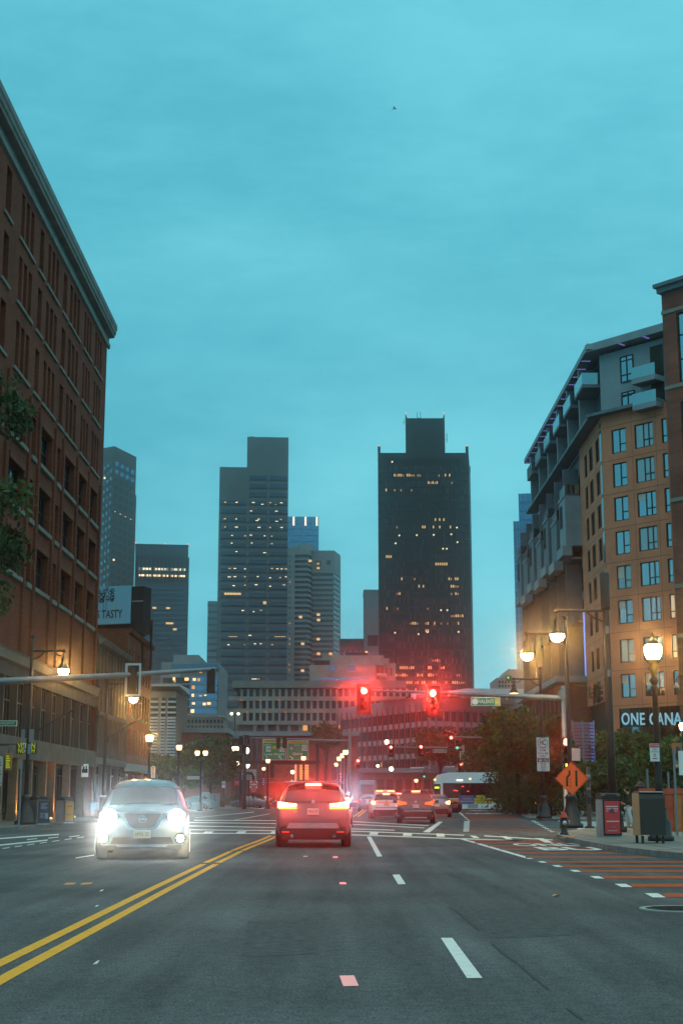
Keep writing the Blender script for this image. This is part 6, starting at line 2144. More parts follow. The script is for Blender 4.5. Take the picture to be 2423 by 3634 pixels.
m = MB(); m.box(w_ * .14, w_ * .35, -.018, -.011, hy * .47, hy * .78); ob('route_shield', m, t, mt=M_SW)
text('1A', .5, t, (w_ * .245, -.024, hy * .625), M_BKT, width=w_ * .16, bold=.01)
m = MB(); m.box(w_ * .42, w_ * .72, -.018, -.011, hy * .62, hy * .8); ob('yellow_plate', m, t, mt=M_HY)
m = MB(); m.box(w_ * .72, w_ * .93, -.018, -.011, hy * .46, hy * .74); ob('symbol_plate', m, t, mt=M_SW)
m = MB(); m.lathe([(w_ * .085, 0), (w_ * .085, .01), (w_ * .062, .01), (w_ * .062, 0)], (w_ * .825, -.03, hy * .6), 16, False, 'y'); m.faces([(w_ * .77, -.035, hy * .66), (w_ * .79, -.035, hy * .68), (w_ * .88, -.035, hy * .54), (w_ * .86, -.035, hy * .52)], [(0, 1, 2, 3)]); ob('ban_ring', m, t, mt=mat('sign_red', (.55, .03, .03), .5))
text('Logan Airport', .42, t, (w_ * .5, -.018, hy * .33), M_SW, width=w_ * .86, bold=.008)
def arrow(t, x, z, s, dirx):
    m = MB(); M = Matrix.Translation((x, -.018, z)) @ Matrix.Rotation(math.radians(45 if dirx > 0 else -45), 4, 'Y')
    for q in (((-.06, 0, -.3), (.06, 0, -.3), (.06, 0, .1), (-.06, 0, .1)), ((-.2, 0, .05), (.2, 0, .05), (0, 0, .3))):
        m.face([M @ (Vector(v) * s) for v in q])
    ob('arrow', m, t, mt=M_SW)
arrow(t, w_ * .22, hy * .13, 1, -1); arrow(t, w_ * .76, hy * .13, 1, -1)
t, w_, h_, hy = hsign('green Quincy road sign with a blue 93 shield and yellow top', 1020, 1094, 2628, 2697, 2637)
text('CLEARANCE 13-6', .26, t, (w_ * .5, -.02, (hy + h_) / 2), M_BKT, width=w_ * .86)
text('SOUTH', .3, t, (w_ * .46, -.018, hy * .86), M_SW, width=w_ * .26)
m = MB(); z0, z1 = hy * .56, hy * .84; xa_, xb2 = w_ * .09, w_ * .29
m.face([(xa_, -.016, z1 - .12), (xa_, -.016, z0 + .25), ((xa_ + xb2) / 2, -.016, z0), (xb2, -.016, z0 + .25), (xb2, -.016, z1 - .12)]); ob('route_shield', m, t, mt=mat('shield_blue', (.03, .12, .5), .5))
m = MB(); m.box(xa_, xb2, -.018, -.0165, z1 - .12, z1 + .06); ob('shield_top', m, t, mt=MATS['sign_red'])
text('93', .46, t, ((xa_ + xb2) / 2, -.022, (z0 + z1) / 2 - .05), M_SW, width=(xb2 - xa_) * .7, bold=.01)
m = MB(); m.box(w_ * .69, w_ * .93, -.018, -.011, hy * .54, hy * .9); ob('symbol_plate', m, t, mt=M_SW)
m = MB(); m.lathe([(w_ * .1, 0), (w_ * .1, .01), (w_ * .075, .01), (w_ * .075, 0)], (w_ * .81, -.03, hy * .72), 16, False, 'y'); m.faces([(w_ * .74, -.035, hy * .79), (w_ * .76, -.035, hy * .81), (w_ * .88, -.035, hy * .65), (w_ * .86, -.035, hy * .63)], [(0, 1, 2, 3)]); ob('ban_ring', m, t, mt=MATS['sign_red'])
text('Quincy', .42, t, (w_ * .5, -.018, hy * .36), M_SW, width=w_ * .5, bold=.008)
M2 = Matrix.Identity(4)
m = MB(); Mq = Matrix.Translation((w_ * .2, -.018, hy * .13)) @ Matrix.Rotation(math.radians(135), 4, 'Y')
for q in (((-.06, 0, -.3), (.06, 0, -.3), (.06, 0, .1), (-.06, 0, .1)), ((-.2, 0, .05), (.2, 0, .05), (0, 0, .3))):
    m.face([Mq @ Vector(v) for v in q])
ob('arrow', m, t, mt=M_SW)

def plate_sign(name, label, cat, px0, px1, py0, py1, d, m_, post=True, px_post=None, post_m=None, rot=0.0, ztop=None):
    a, b = P(px0, py1, d), P(px1, py0, d)
    t = thing(name, label, cat, ((a.x + b.x) / 2, d, a.z), rot)
    w_, h_ = b.x - a.x, b.z - a.z
    m = MB(); m.bbox(-w_ / 2, w_ / 2, 0, .02, 0, h_, .006); ob('plate', m, t, mt=m_)
    if post:
        m = MB(); m.box(-.035, .035, .022, .09, -(a.z - .13), h_); ob('post', m, t, mt=post_m or M_IRONB)
    return t, w_, h_
def bars(t, rows, m_, name='printed_lines'):
    m = MB()
    for x0, x1, z0, z1 in rows:
        m.box(x0, x1, -.005, -.001, z0, z1)
    ob(name, m, t, mt=m_)
def no_entry(label, px0, px1, py0, py1, d, pyb):
    t, w_, h_ = plate_sign('no_entry_sign', label, 'road sign', px0, px1, py0, py1, d, M_SW)
    m = MB(); m.disc((0, -.004, h_ / 2), w_ * .46, 24); ob('red_disc', m, t, mt=MATS['sign_red'])
    m = MB(); m.box(-w_ * .36, w_ * .36, -.009, -.005, h_ / 2 - h_ * .07, h_ / 2 + h_ * .07); ob('white_bar', m, t, mt=M_SW)
    text('DO NOT', h_ * .2, t, (0, -.009, h_ * .72), M_SW, width=w_ * .5)
    text('ENTER', h_ * .2, t, (0, -.009, h_ * .28), M_SW, width=w_ * .45)
    hb = Z(py1 + .8, d) - Z(pyb, d)
    m = MB(); m.bbox(-w_ * .5, w_ * .5, 0, .02, -hb - .03, -.03, .005); ob('wrong_way_plate', m, t, mt=MATS['sign_red'])
    text('WRONG', hb * .38, t, (0, -.003, -.03 - hb * .3), M_SW, width=w_ * .7)
    text('WAY', hb * .38, t, (0, -.003, -.03 - hb * .72), M_SW, width=w_ * .45)
no_entry('white DO NOT ENTER sign with red disc on the left island', 887, 914, 2771, 2797, 168, 2813)
no_entry('white DO NOT ENTER sign with red disc beside the pale post', 1203, 1228, 2745, 2769, 150, 2785)
t, w_, h_ = plate_sign('wrong_way_sign', 'red WRONG WAY plate left of the DO NOT ENTER sign', 'road sign', 830, 850, 2771, 2787, 172, MATS['sign_red'])
text('WRONG', h_ * .4, t, (0, -.003, h_ * .7), M_SW, width=w_ * .75); text('WAY', h_ * .4, t, (0, -.003, h_ * .28), M_SW, width=w_ * .5)
t, w_, h_ = plate_sign('no_turn_sign', 'small white no left turn sign on a black post at the island', 'road sign', 788, 800, 2773, 2796, 168, M_SW)
m = MB(); m.lathe([(w_ * .42, 0), (w_ * .42, .01), (w_ * .3, .01), (w_ * .3, 0)], (0, -.012, h_ * .62), 14, False, 'y'); ob('ban_ring', m, t, mt=MATS['sign_red']); bars(t, [(-.03, .03, h_ * .45, h_ * .78), (-w_ * .2, .0, h_ * .72, h_ * .78)], M_BKT, 'arrow')
t, w_, h_ = plate_sign('post_sign', 'grey-blue upright plate seen edge on at the left tree', 'sign', 710, 721, 2736, 2755, 150, M_POLE_G)
m = MB(); m.box(-.15, .15, -.05, 0.018, -1.5, -.25); ob('lower_plate', m, t, mt=M_POLE_G)
m = MB(); m.box(-1.5, -.2, -.02, .018, -.32, .02); ob('side_blade', m, t, mt=mat('pale_blade', (.42, .4, .36), .6))
# white framed guide sign
t, w_, h_ = plate_sign('guide_sign', 'pale framed guide board behind a dark bent pipe on the left island', 'sign', 857, 911, 2730, 2768, 176, mat('pale_guide', (.30, .32, .34), .6))
bars(t, [(-w_ * .45, -w_ * .03, h_ * k / 6 + .04, h_ * (k + .7) / 6) for k in range(6)] + [(w_ * .03, w_ * .45, h_ * k / 6 + .04, h_ * (k + .7) / 6) for k in range(6)], mat('guide_white', (.5, .52, .54), .6), 'slats')
m = MB(); m.tube([(-w_ * .35, -.3, -2), (-w_ * .35, -.3, h_ * .45), (-w_ * .1, -.3, h_ * .68), (w_ * .2, -.3, h_ * .62), (w_ * .3, -.3, h_ * .3), (w_ * .3, -.3, -2.2)], .16, 8); ob('bent_pipe', m, t, mt=M_IRONB)
t, w_, h_ = plate_sign('blue_sign', 'narrow blue upright sign below the lowest left acorn lamp', 'sign', 931, 940, 2762, 2788, 185, mat('sign_blue', (.04, .11, .42), .5), post_m=M_POLE_G)
bars(t, [(-w_ * .3, w_ * .3, h_ * k / 4 + .12, h_ * k / 4 + .2) for k in range(4)], M_SW)
# far name sign and shield sign on the far right arm
t, w_, h_ = green_sign('small far green street sign under the far right arm', 1537, 1584, 2660, 2671, 149.6, '')
text('New Chardon', h_ * .6, t, (0, -.009, h_ * .5), M_SW, width=w_ * .75)
t, w_, h_ = green_sign('green square sign with a white shield on the far right pole', 1631, 1660, 2667, 2697, 149.6, '')
text("Gov't", h_ * .24, t, (0, -.009, h_ * .8), M_SW, width=w_ * .5); text('Center', h_ * .24, t, (0, -.009, h_ * .56), M_SW, width=w_ * .65)
m = MB(); m.box(-w_ * .22, w_ * .22, -.012, -.007, h_ * .14, h_ * .4); ob('shield', m, t, mt=M_SW)
bars(t, [(-w_ * .1, w_ * .1, h_ * .2, h_ * .34)], MATS['sign_red'], 'shield_print')
for px0, px1, py0, py1, l, mt_ in ((1569, 1583, 2734, 2743, 'tiny blue sign above the bus front', MATS['sign_blue']), (1616, 1630, 2734, 2741, 'tiny green sign above the bus roof', MATS['sign_green'])):
    t, w_, h_ = plate_sign('small_far_sign', l, 'sign', px0, px1, py0, py1, 170, mt_)
    bars(t, [(-w_ * .3, w_ * .3, h_ * .4, h_ * .6)], M_SW)
# white gantry arm beyond the bus
p0, p1 = P(1455, 2727, 190), P(1612, 2722, 190)
t = thing('overhead_arm', 'pale horizontal arm with small boxes above the black car', 'overhead arm', (p0.x, 190, 0))
m = MB(); m.tube([(0, 0, p0.z), (p1.x - p0.x, 0, p1.z)], .13, 8); ob('arm', m, t, mt=MATS['pale_roof_metal'])
m = MB(); m.tube([(4, 0, 0), (4, 0, Z(2680, 190))], .1, 6); m.tube([(4, 0, Z(2680, 190)), (3.4, 0, Z(2680, 190) + .1)], .08, 6); ob('post', m, t, mt=M_POLE_G)
for px in (1511, 1533, 1550):
    x = X(px, 2725, 190) - p0.x; m = MB(); m.bbox(x - .3, x + .3, -.4, -.15, p0.z - .5, p0.z + .4); ob('box', m, t, mt=M_POLE_G)

# ---- HC lane sign on the third lamp post
dH = 83.75
a, b = P(1905, 2737, dH), P(1946, 2617, dH)
t = thing('lane_sign', 'tall white HC bus lane sign stack on a black lamp post', 'road sign', ((a.x + b.x) / 2, dH, a.z))
w_, h_ = b.x - a.x, b.z - a.z
zq = lambda py: Z(py, dH) - a.z
for i, (y0, y1) in enumerate(((2617, 2654), (2655.5, 2690), (2690.5, 2705.5), (2706, 2737))):
    m = MB(); m.bbox(-w_ / 2, w_ / 2, 0, .02, zq(y1), zq(y0), .006); ob('plate', m, t, mt=mat('hc_white', (.55, .53, .53), .5))
m = MB(); m.lathe([(w_ * .42, 0), (w_ * .42, .006), (w_ * .36, .006), (w_ * .36, 0)], (0, -.010, zq(2636)), 28, False, 'y'); ob('green_ring', m, t, mt=mat('ring_teal', (.02, .28, .26), .5))
M_DRED = mat('sign_dark_red', (.22, .035, .04), .5)
text('HC', .42, t, (0, -.006, zq(2636)), M_DRED, width=w_ * .46, bold=.012)
for s_, y, ww in (('8 PM', 2663, .5), ('TO 6 AM', 2674, .8), ('ONLY', 2684, .5)):
    text(s_, .16, t, (0, -.006, zq(y)), M_DRED, width=w_ * ww, bold=.002)
m = MB(); m.box(-w_ * .45, w_ * .45, -.004, -.001, zq(2704.5), zq(2691)); ob('black_field', m, t, mt=mat('hc_dark', (.05, .012, .015), .5))
m = MB(); m.box(-w_ * .36, -w_ * .1, -.008, -.005, zq(2702), zq(2693.5)); m.box(w_ * .01, w_ * .4, -.008, -.005, zq(2699.2), zq(2698.2)); ob('bus_symbol', m, t, mt=MATS['hc_white'])
m = MB(); m.box(-w_ * .33, -w_ * .24, -.012, -.009, zq(2698), zq(2695)); m.box(-w_ * .22, -w_ * .13, -.012, -.009, zq(2698), zq(2695)); ob('bus_symbol_windows', m, t, mt=MATS['hc_dark'])
text('BUS', .1, t, (w_ * .2, -.008, zq(2695)), MATS['hc_white'], width=w_ * .34); text('LANE', .1, t, (w_ * .2, -.008, zq(2701.6)), MATS['hc_white'], width=w_ * .36)
for s_, y in (('BUS', 2710.5), ('AND', 2717.8), ('BIKE', 2725), ('ONLY', 2732.3)):
    text(s_, .13, t, (0, -.006, zq(y)), M_DRED, width=w_ * .42, bold=.001)
# ---- orange diamond sign on the second lamp post
dD = 56.6
c = P(2026, 2763, dD)
r = (2084 - 1967) / 2 / FPX * dD
t = thing('lane_ends_sign', 'orange diamond road work sign with lane narrowing symbol on a black lamp post', 'road sign', (c.x, dD - .12, c.z))
M_OR = mat('sign_orange', (.90, .13, .025), .42)
def dia(rr_, y):
    return [(0, y, -rr_), (rr_, y, 0), (0, y, rr_), (-rr_, y, 0)]
m = MB(); m.faces(dia(r, 0) + dia(r, .02), [(0, 1, 2, 3), (7, 6, 5, 4), (0, 4, 5, 1), (1, 5, 6, 2), (2, 6, 7, 3), (3, 7, 4, 0)]); ob('plate', m, t, mt=M_OR)
m = MB()
o_, i_ = dia(r * .955, -.003), dia(r * .93, -.003)
for k in range(4):
    m.face([o_[k], o_[(k + 1) % 4], i_[(k + 1) % 4], i_[k]])
ob('black_line', m, t, mt=M_BKT)
u = r / 58.5
sx_ = lambda zx_: (zx_ - 865) / 5.227 * u
sz_ = lambda zy_: (1065 - zy_) / 5.227 * u
m = MB()
def poly(pts):
    m.face([(sx_(x), -.005, sz_(y)) for x, y in pts])
poly([(927, 1205), (967, 1205), (967, 920), (930, 920)])
poly([(757, 1205), (795, 1205), (798, 1050), (757, 1040)]); poly([(757, 1040), (798, 1050), (842, 1000), (806, 985)]); poly([(806, 985), (842, 1000), (842, 918), (808, 918)])
for y in (1065, 1120, 1180):
    poly([(831, y + 28), (843, y + 28), (843, y), (831, y)])
ob('lane_symbol', m, t, mt=M_BKT)
m = MB(); m.box(-.05, .05, .022, .06, -.3, .3); ob('bracket', m, t, mt=M_IRONB)
# ---- no stopping sign on the big acorn post
t, w_, h_ = plate_sign('no_stopping_sign', 'small white sign with a red top on the big acorn lamp post', 'road sign', 2306, 2337, 2639, 2702, 39.35, M_SW, post=False)
m = MB(); m.box(-w_ / 2 + .01, w_ / 2 - .01, -.004, -.001, h_ * .78, h_ - .01); ob('red_band', m, t, mt=MATS['sign_red'])
text('TOW ZONE', h_ * .11, t, (0, -.006, h_ * .88), M_SW, width=w_ * .8)
text('NO', h_ * .15, t, (0, -.004, h_ * .68), MATS['sign_red'], width=w_ * .4); text('STOPPING', h_ * .1, t, (0, -.004, h_ * .54), MATS['sign_red'], width=w_ * .85)
bars(t, [(-w_ * .12, w_ * .12, h_ * .38, h_ * .43), (-w_ * .15, w_ * .15, h_ * .28, h_ * .32), (-w_ * .25, w_ * .25, h_ * .14, h_ * .19)], MATS['sign_red'])
m = MB(); m.box(-.03, .03, .022, .12, h_ * .3, h_ * .4); ob('bracket', m, t, mt=M_IRONB)
# ---- banner at the right edge
a, b = P(2386, 2725, 80.9), P(2418, 2636, 80.9)
t = thing('street_banner', 'small orange picture banner hanging from the edge lamp post', 'banner', (a.x, 80.9, a.z))
w_, h_ = b.x - a.x, b.z - a.z
m = MB(); m.faces([(.06, 0, 0), (w_, 0, 0), (w_ - .02, 0, h_), (-.02, 0, h_), (.06, .012, 0), (w_, .012, 0), (w_ - .02, .012, h_), (-.02, .012, h_)], [(0, 1, 2, 3), (7, 6, 5, 4), (0, 4, 5, 1), (2, 6, 7, 3), (1, 5, 6, 2), (3, 7, 4, 0)]); ob('cloth', m, t, mt=mat('banner_orange', (.55, .15, .04), .8))
m = MB(); m.box(w_ * .26, w_ * .9, -.006, -.002, h_ * .2, h_ * .88); ob('picture_field', m, t, mt=mat('banner_teal', (.12, .2, .2), .8, var=.5, vscale=3))
m = MB(); m.lathe([(.02, 0), (.12, .15), (.16, .4), (.1, .6), (.11, .72), (.05, .85)], (w_ * .58, -.006, h_ * .24), 8); ob('picture_figure', m, t, mt=mat('banner_dark_red', (.12, .03, .02), .8))
bars(t, [(w_ * .3, w_ * .45, h_ * .06, h_ * .12), (w_ * .5, w_ * .8, h_ * .08, h_ * .11)], M_SW)
m = MB(); m.tube([(-.05, 0, h_ + .03), (w_ + .2, 0, h_ + .03)], .025, 6); m.tube([(.0, 0, -.03), (w_ + .2, 0, -.03)], .025, 6); ob('banner_rod', m, t, mt=M_IRONB)
# ---- plates on the left lamp pole
for px0, px1, py0, py1, l in ((75, 90, 2588, 2634, 'upper left grey sign back on the nearer left lamp pole'), (104, 122, 2588, 2634, 'upper right grey sign back on the nearer left lamp pole'), (83, 90, 2640, 2675, 'narrow blue sign back left of the nearer left lamp pole'), (98.5, 110, 2640, 2676, 'narrow blue sign back right of the nearer left lamp pole')):
    t, w_, h_ = plate_sign('plain_sign', l, 'sign', px0, px1, py0, py1, 63.8, mat('sign_back_grey', (.20, .22, .23), .55) if py0 < 2600 else mat('sign_back_blue', (.14, .24, .36), .55), post=False)
    m = MB(); xr = xl - t.location.x; m.box(min(xr, 0), max(xr, 0), .03, .06, h_ * .4, h_ * .5); ob('bracket', m, t, mt=M_IRONB)
# parking post at the left kerb
p = G(68, 2938, .13)
t = thing('sign_post', 'thin grey sign post with a brown plate on the left kerb', 'sign', (p.x, p.y, .13))
hgt = Z(2700, p.y) - .13
m = MB(); m.box(-.035, .035, -.03, .03, 0, hgt); ob('post', m, t, mt=M_POLE_G)
m = MB(); m.bbox(-.17, .05, .035, .05, hgt - .33, hgt + .05, .004); ob('plate', m, t, mt=mat('brown_plate', (.25, .17, .09), .6))
p = G(2402, 2966, .13)
t = thing('sign_post', 'thin grey sign post before the orange barrier at the right edge', 'sign', (p.x, p.y, .13))
hgt = Z(2728, p.y) - .13
m = MB(); m.box(-.03, .03, -.03, .03, 0, hgt + .6); ob('post', m, t, mt=M_POLE_G)
m = MB(); m.bbox(.13, .5, -.055, -.035, hgt - .2, hgt + .55, .004); ob('plate', m, t, mt=M_SW)
# rounded lit blade sign on the left
a, b = P(537, 2760, 101), P(551, 2718, 101)
t = thing('blade_sign', 'rounded white and orange lit blade sign left of the first acorn lamp post', 'sign', ((a.x + b.x) / 2, 101, a.z))
w_, h_ = b.x - a.x, b.z - a.z
m = MB()
pts = [(-w_ / 2, 0), (w_ / 2, 0)] + [(w_ / 2 * math.cos(q), h_ - w_ / 2 + w_ / 2 * math.sin(q)) for q in [math.pi * k / 8 for k in range(9)]]
vs = [(x, 0, z) for x, z in pts] + [(x, .1, z) for x, z in pts]; n = len(pts)
m.faces(vs, [tuple(range(n)), tuple(reversed(range(n, 2 * n)))] + [(k, n + k, n + (k + 1) % n, (k + 1) % n) for k in range(n)]); ob('board', m, t, mt=emis('lit_sign_white', (1, .72, .5), .5, base=(.5, .45, .4)))
m = MB(); m.disc((0, -.004, h_ - w_ / 2), w_ * .38, 12); ob('orange_top', m, t, mt=emis('lit_sign_orange', (1, .35, .05), .7))
bars(t, [(-w_ * .25, w_ * .25, h_ * .1 + k * .09, h_ * .1 + k * .09 + .05) for k in range(6)], M_DRED, 'letters')
m = MB(); m.tube([(0, .05, h_ * .5), (-2.2, .05, h_ * .5)], .04, 6); m.tube([(0, .05, 0), (0, .05, -a.z + .13)], .04, 6); ob('bracket', m, t, mt=M_IRONB)

# ------------------------------------------------------------------ kerbside objects
# hydrant
p = G(2001, 2962, .13)
t = thing('fire_hydrant', 'black fire hydrant with a red bonnet at the kerb corner', 'hydrant', (p.x, p.y, .13))
hs = (2962 - 2877) / FPX * p.y / .9
m = MB(); m.lathe([(.16, 0), (.16, .06), (.12, .08), (.12, .14), (.105, .16), (.10, .5), (.12, .54), (.12, .6)], n=14); ob('barrel', m, t, mt=mat('hydrant_black', (.03, .028, .025), .5))
m = MB(); m.lathe([(.155, .6), (.155, .63), (.12, .66), (.10, .74), (.05, .8), (.03, .82), (.03, .88), (.012, .9)], n=14); ob('bonnet', m, t, mt=mat('hydrant_red', (.55, .05, .02), .5))
for k in (-1, 1):
    m = MB(); m.lathe([(.05, 0), (.05, .06), (.065, .065), (.065, .09), (.03, .1), (.02, .13)], (k * .1, 0, .46), 10, True, 'x') if k > 0 else m.lathe([(.05, 0), (.05, -.06), (.065, -.065), (.065, -.09), (.03, -.1), (.02, -.13)], (k * .1, 0, .46), 10, True, 'x'); ob('nozzle', m, t, mt=mat('hydrant_silver', (.45, .48, .5), .35, .8))
m = MB(); m.lathe([(.06, 0), (.06, -.05), (.085, -.055), (.085, -.09), (.03, -.1)], (0, -.1, .42), 12, True, 'y'); ob('pumper_nozzle', m, t, mt=MATS['hydrant_silver'])
t.scale = (hs,) * 3

# red panelled waste bin
def solar_bin(label, x, y, rz, w_, dp_, h_, body, panel, side_shine=None):
    t = thing('street_bin', label, 'waste bin', (x, y, .13), rz)
    m = MB(); m.bbox(-w_ / 2, w_ / 2, 0, dp_, 0.0, h_ * .86, .03); ob('body', m, t, mt=body)
    m = MB(); m.extr([(0, h_ * .863), (dp_, h_ * .863), (dp_, h_ * .93), (dp_ * .75, h_), (dp_ * .3, h_), (0, h_ * .93)], -w_ / 2, w_ / 2); ob('hood', m, t, mt=M_BLACK)
    m = MB(); m.bbox(-w_ * .4, w_ * .4, -.035, -.002, h_ * .08, h_ * .82, .012); ob('front_panel', m, t, mt=panel)
    m = MB()
    for q in ((-w_ * .46, -w_ * .405, .05, h_ * .85), (w_ * .405, w_ * .46, .05, h_ * .85), (-w_ * .4, w_ * .4, h_ * .825, h_ * .85), (-w_ * .4, w_ * .4, .05, h_ * .075)):
        m.box(q[0], q[1], -.04, -.002, q[2], q[3])
    ob('front_frame', m, t, mt=M_BLACK)
    m = MB(); m.box(-w_ * .3, w_ * .3, .02, .05, h_ * .93, h_ * .97); ob('chute', m, t, mt=M_BLACK)
    return t
p = G(2113, 2971, .13); p2 = G(2208, 2971, .13)
w_ = (p2.x - p.x) * .76
M_BPNL = mat('bin_red_panel', (.55, .045, .05), .45)
t = solar_bin('red panelled street bin with a black hood beside the black lamp pole', (p.x + p2.x) / 2 + .1, p.y, math.radians(8), w_, .62, 1.30, mat('bin_silver_side', (.34, .30, .29), .45, .3), M_BPNL)
hb = 1.3
M_BW = mat('bin_white_print', (.62, .45, .45), .6)
bars(t, [(-w_ * .32, w_ * .3, hb * .68, hb * .705), (-w_ * .3, w_ * .3, hb * .63, hb * .65), (-w_ * .3, -w_ * .2, hb * .585, hb * .6), (w_ * .1, w_ * .28, hb * .585, hb * .6), (-w_ * .3, w_ * .34, hb * .345, hb * .37), (-w_ * .25, w_ * .25, hb * .14, hb * .15)], M_BW)
for o in kids(t):
    if o.name.startswith('printed'):
        o.location.y = -.037
m = MB(); m.disc((0, -.042, hb * .595), .07, 14); ob('logo', m, t, mt=mat('bin_dark_print', (.12, .05, .08), .6))
m = MB()
for k in range(3):
    m.lathe([(.03, 0), (.03, .012), (.02, .012), (.02, 0)], (-.06 + k * .06, -.05, hb * .22 + k * .012), 10, False, 'y')
ob('wave_logo', m, t, mt=M_BW)
# relay mail box: steel box on legs with a curved back
p = G(2252, 2994, .13); q = G(2350, 2994, .13)
t = thing('storage_mailbox', 'large dark steel storage mailbox on legs, its left edge lit orange', 'mailbox', (p.x + .14, p.y - .1, .13), math.radians(4))
W2 = q.x - p.x - .06
h0, h1 = .22, 1.29
prof = [(0, h0), (.72, h0), (.72, h1 - .02), (.66, h1), (.1, h1), (.03, h1 - .05), (0, h1 - .16)]
m = MB(); m.extr(prof, 0, W2); ob('body', m, t, mt=mat('mailbox_green', (.022, .024, .02), .55, spec=.4))
m = MB(); m.extr([(.02, h0 - .02), (.70, h0 - .02), (.70, h1 - .03), (.64, h1 - .015), (.1, h1 - .015), (.03, h1 - .07)], -.012, -.002); ob('side_plate', m, t, mt=mat('mailbox_side', (.36, .22, .10), .45))  # orange light on the left side put into this plate's colour
for x in (.06, W2 - .06):
    for y in (.08, .62):
        m = MB(); m.box(x - .03, x + .03, y - .03, y + .03, 0, h0 - .021); ob('leg', m, t, mt=M_BLACK)
m = MB(); m.extr([(.02, h1 + .003), (.68, h1 + .003), (.6, h1 + .03), (.1, h1 + .03)], 0.01, W2 - .01); ob('lid', m, t, mt=M_POLE_G)
# push button post
p = G(2091, 2938, .13)
t = thing('push_button_post', 'short black crossing button post on a round base plate', 'post', (p.x, p.y, .13))
hgt = Z(2722, p.y) - .13
m = MB(); m.lathe([(.2, 0), (.2, .05), (.09, .07), (.085, hgt)], n=10); ob('post', m, t, mt=M_IRONB)
m = MB(); m.bbox(-.07, .07, -.13, -.087, .95, 1.2); ob('button_box', m, t, mt=M_IRONB)
m = MB(); m.bbox(-.1, .08, -.12, -.087, hgt * .62, hgt * .66); ob('small_plate', m, t, mt=M_POLE_G)
m = MB(); m.lathe([(.1, hgt - .5), (.1, hgt - .3)], n=10); ob('collar', m, t, mt=M_POLE_G)
# poster kiosk (newspaper box) on the far corner
p = G(1938, 2893, .13); q = G(1973, 2893, .13)
t = solar_bin('red and purple poster covered street bin on the far corner by the HC sign', (p.x + q.x) / 2, p.y, math.radians(4), (q.x - p.x), .6, (2893 - 2826) / FPX * p.y, mat('poster_red', (.42, .06, .05), .5), mat('poster_purple', (.38, .08, .14), .5))
hb, wb = (2893 - 2826) / FPX * p.y, q.x - p.x
bars(t, [(-wb * .25, wb * .2, hb * .72, hb * .78), (-wb * .35, wb * .3, hb * .62, hb * .66), (-wb * .35, wb * .3, hb * .14, hb * .18)], mat('poster_yellow', (.6, .4, .05), .5))
bars(t, [(-wb * .2, wb * .2, hb * .3, hb * .56)], mat('poster_blue', (.10, .32, .55), .5), 'picture')
for o in kids(t):
    if o.name.startswith(('printed', 'picture')):
        o.location.y = -.037
# twin bins at the left kerb
p = G(131, 2926, .13); q = G(178, 2926, .13)
wL = q.x - p.x
hL = (2926 - 2829) / FPX * p.y
M_SHN = mat('brushed_steel', (.55, .57, .6), .28, .9)
t = solar_bin('dark poster fronted street bin with a bright steel side on the left kerb', (p.x + q.x) / 2, p.y, math.radians(38), wL * 1.05, .85, hL, M_SHN, mat('bin_dark_poster', (.03, .033, .045), .5))
bars(t, [(-wL * .3, wL * .3 - .06 * (k % 3), hL * (.72 - k * .045), hL * (.742 - k * .045)) for k in range(5)] + [(-wL * .3, 0, hL * (.38 - k * .05), hL * (.4 - k * .05)) for k in range(4)], mat('bin_blue_print', (.22, .26, .4), .6))
bars(t, [(wL * .08, wL * .34, hL * .2, hL * .4)], mat('bin_blue_field', (.16, .3, .45), .6), 'picture')
for o in kids(t):
    if o.name.startswith(('printed', 'picture')):
        o.location.y = -.037
q2 = G(206, 2922, .13)
t = solar_bin('orange fronted street bin behind the dark one on the left kerb', q2.x + .42, q2.y + .45, math.radians(38), wL * .95, .8, hL * .98, M_SHN, mat('bin_orange_poster', (.55, .24, .03), .5))
bars(t, [(-wL * .2, wL * .2, hL * .6, hL * .64), (-wL * .25, wL * .1, hL * .3, hL * .33)], mat('bin_dark_orange', (.25, .08, .02), .6))
for o in kids(t):
    if o.name.startswith('printed'):
        o.location.y = -.037
t = thing('planter_block', 'low grey concrete block behind the left lamp base', 'block', (X(116, 2890, 68), 68, .13))
m = MB(); m.bbox(-.25, .45, 0, .5, 0, .62, .03); ob('block', m, t, mt=M_STONE)
# orange plywood barrier on the right
dB = 50.5
x0_, x1_ = X(2268, 2880, dB), X(2480, 2880, dB)
t = thing('plywood_barrier', 'weathered orange-red board barrier behind the mailbox at the right edge', 'barrier', (x0_, dB, .13))
zb_ = Z(2798, dB) - .13
M_PLY = mat('orange_board', (.42, .13, .04), .75, var=.35, vscale=2.5)
n = 7
for k in range(n):
    w_ = (x1_ - x0_) / n
    m = MB(); m.box(k * w_ + .012, (k + 1) * w_ - .012, .0 + .006 * (k % 2), .04, 0.02, zb_ - .2); ob('board', m, t, mt=M_PLY if k % 3 else mat('red_board', (.4, .07, .035), .7, var=.3, vscale=2))
    m = MB(); m.box(k * w_, k * w_ + .08, .045, .12, 0, zb_); ob('stud', m, t, mt=M_PLY)
m = MB(); m.box(0, x1_ - x0_, -.03, .12, zb_ - .19, zb_); ob('top_rail', m, t, mt=mat('red_board', (.4, .07, .035), .7))
for px, pt in ((2294, 2728), (2368, 2738)):
    x = X(px, 2760, dB + .3) - x0_
    m = MB(); m.tube([(x, .25, 0), (x, .25, Z(pt, dB) - .13)], .04, 6); ob('steel_post', m, t, mt=M_POLE_G)
m = MB(); m.ball((.1, .2, zb_ + .12), .14, 8, 5); m.ball((x1_ - x0_ - 2.0, .2, zb_ + .05), .2, 8, 5, .5); ob('clutter', m, t, mt=M_IRONB)

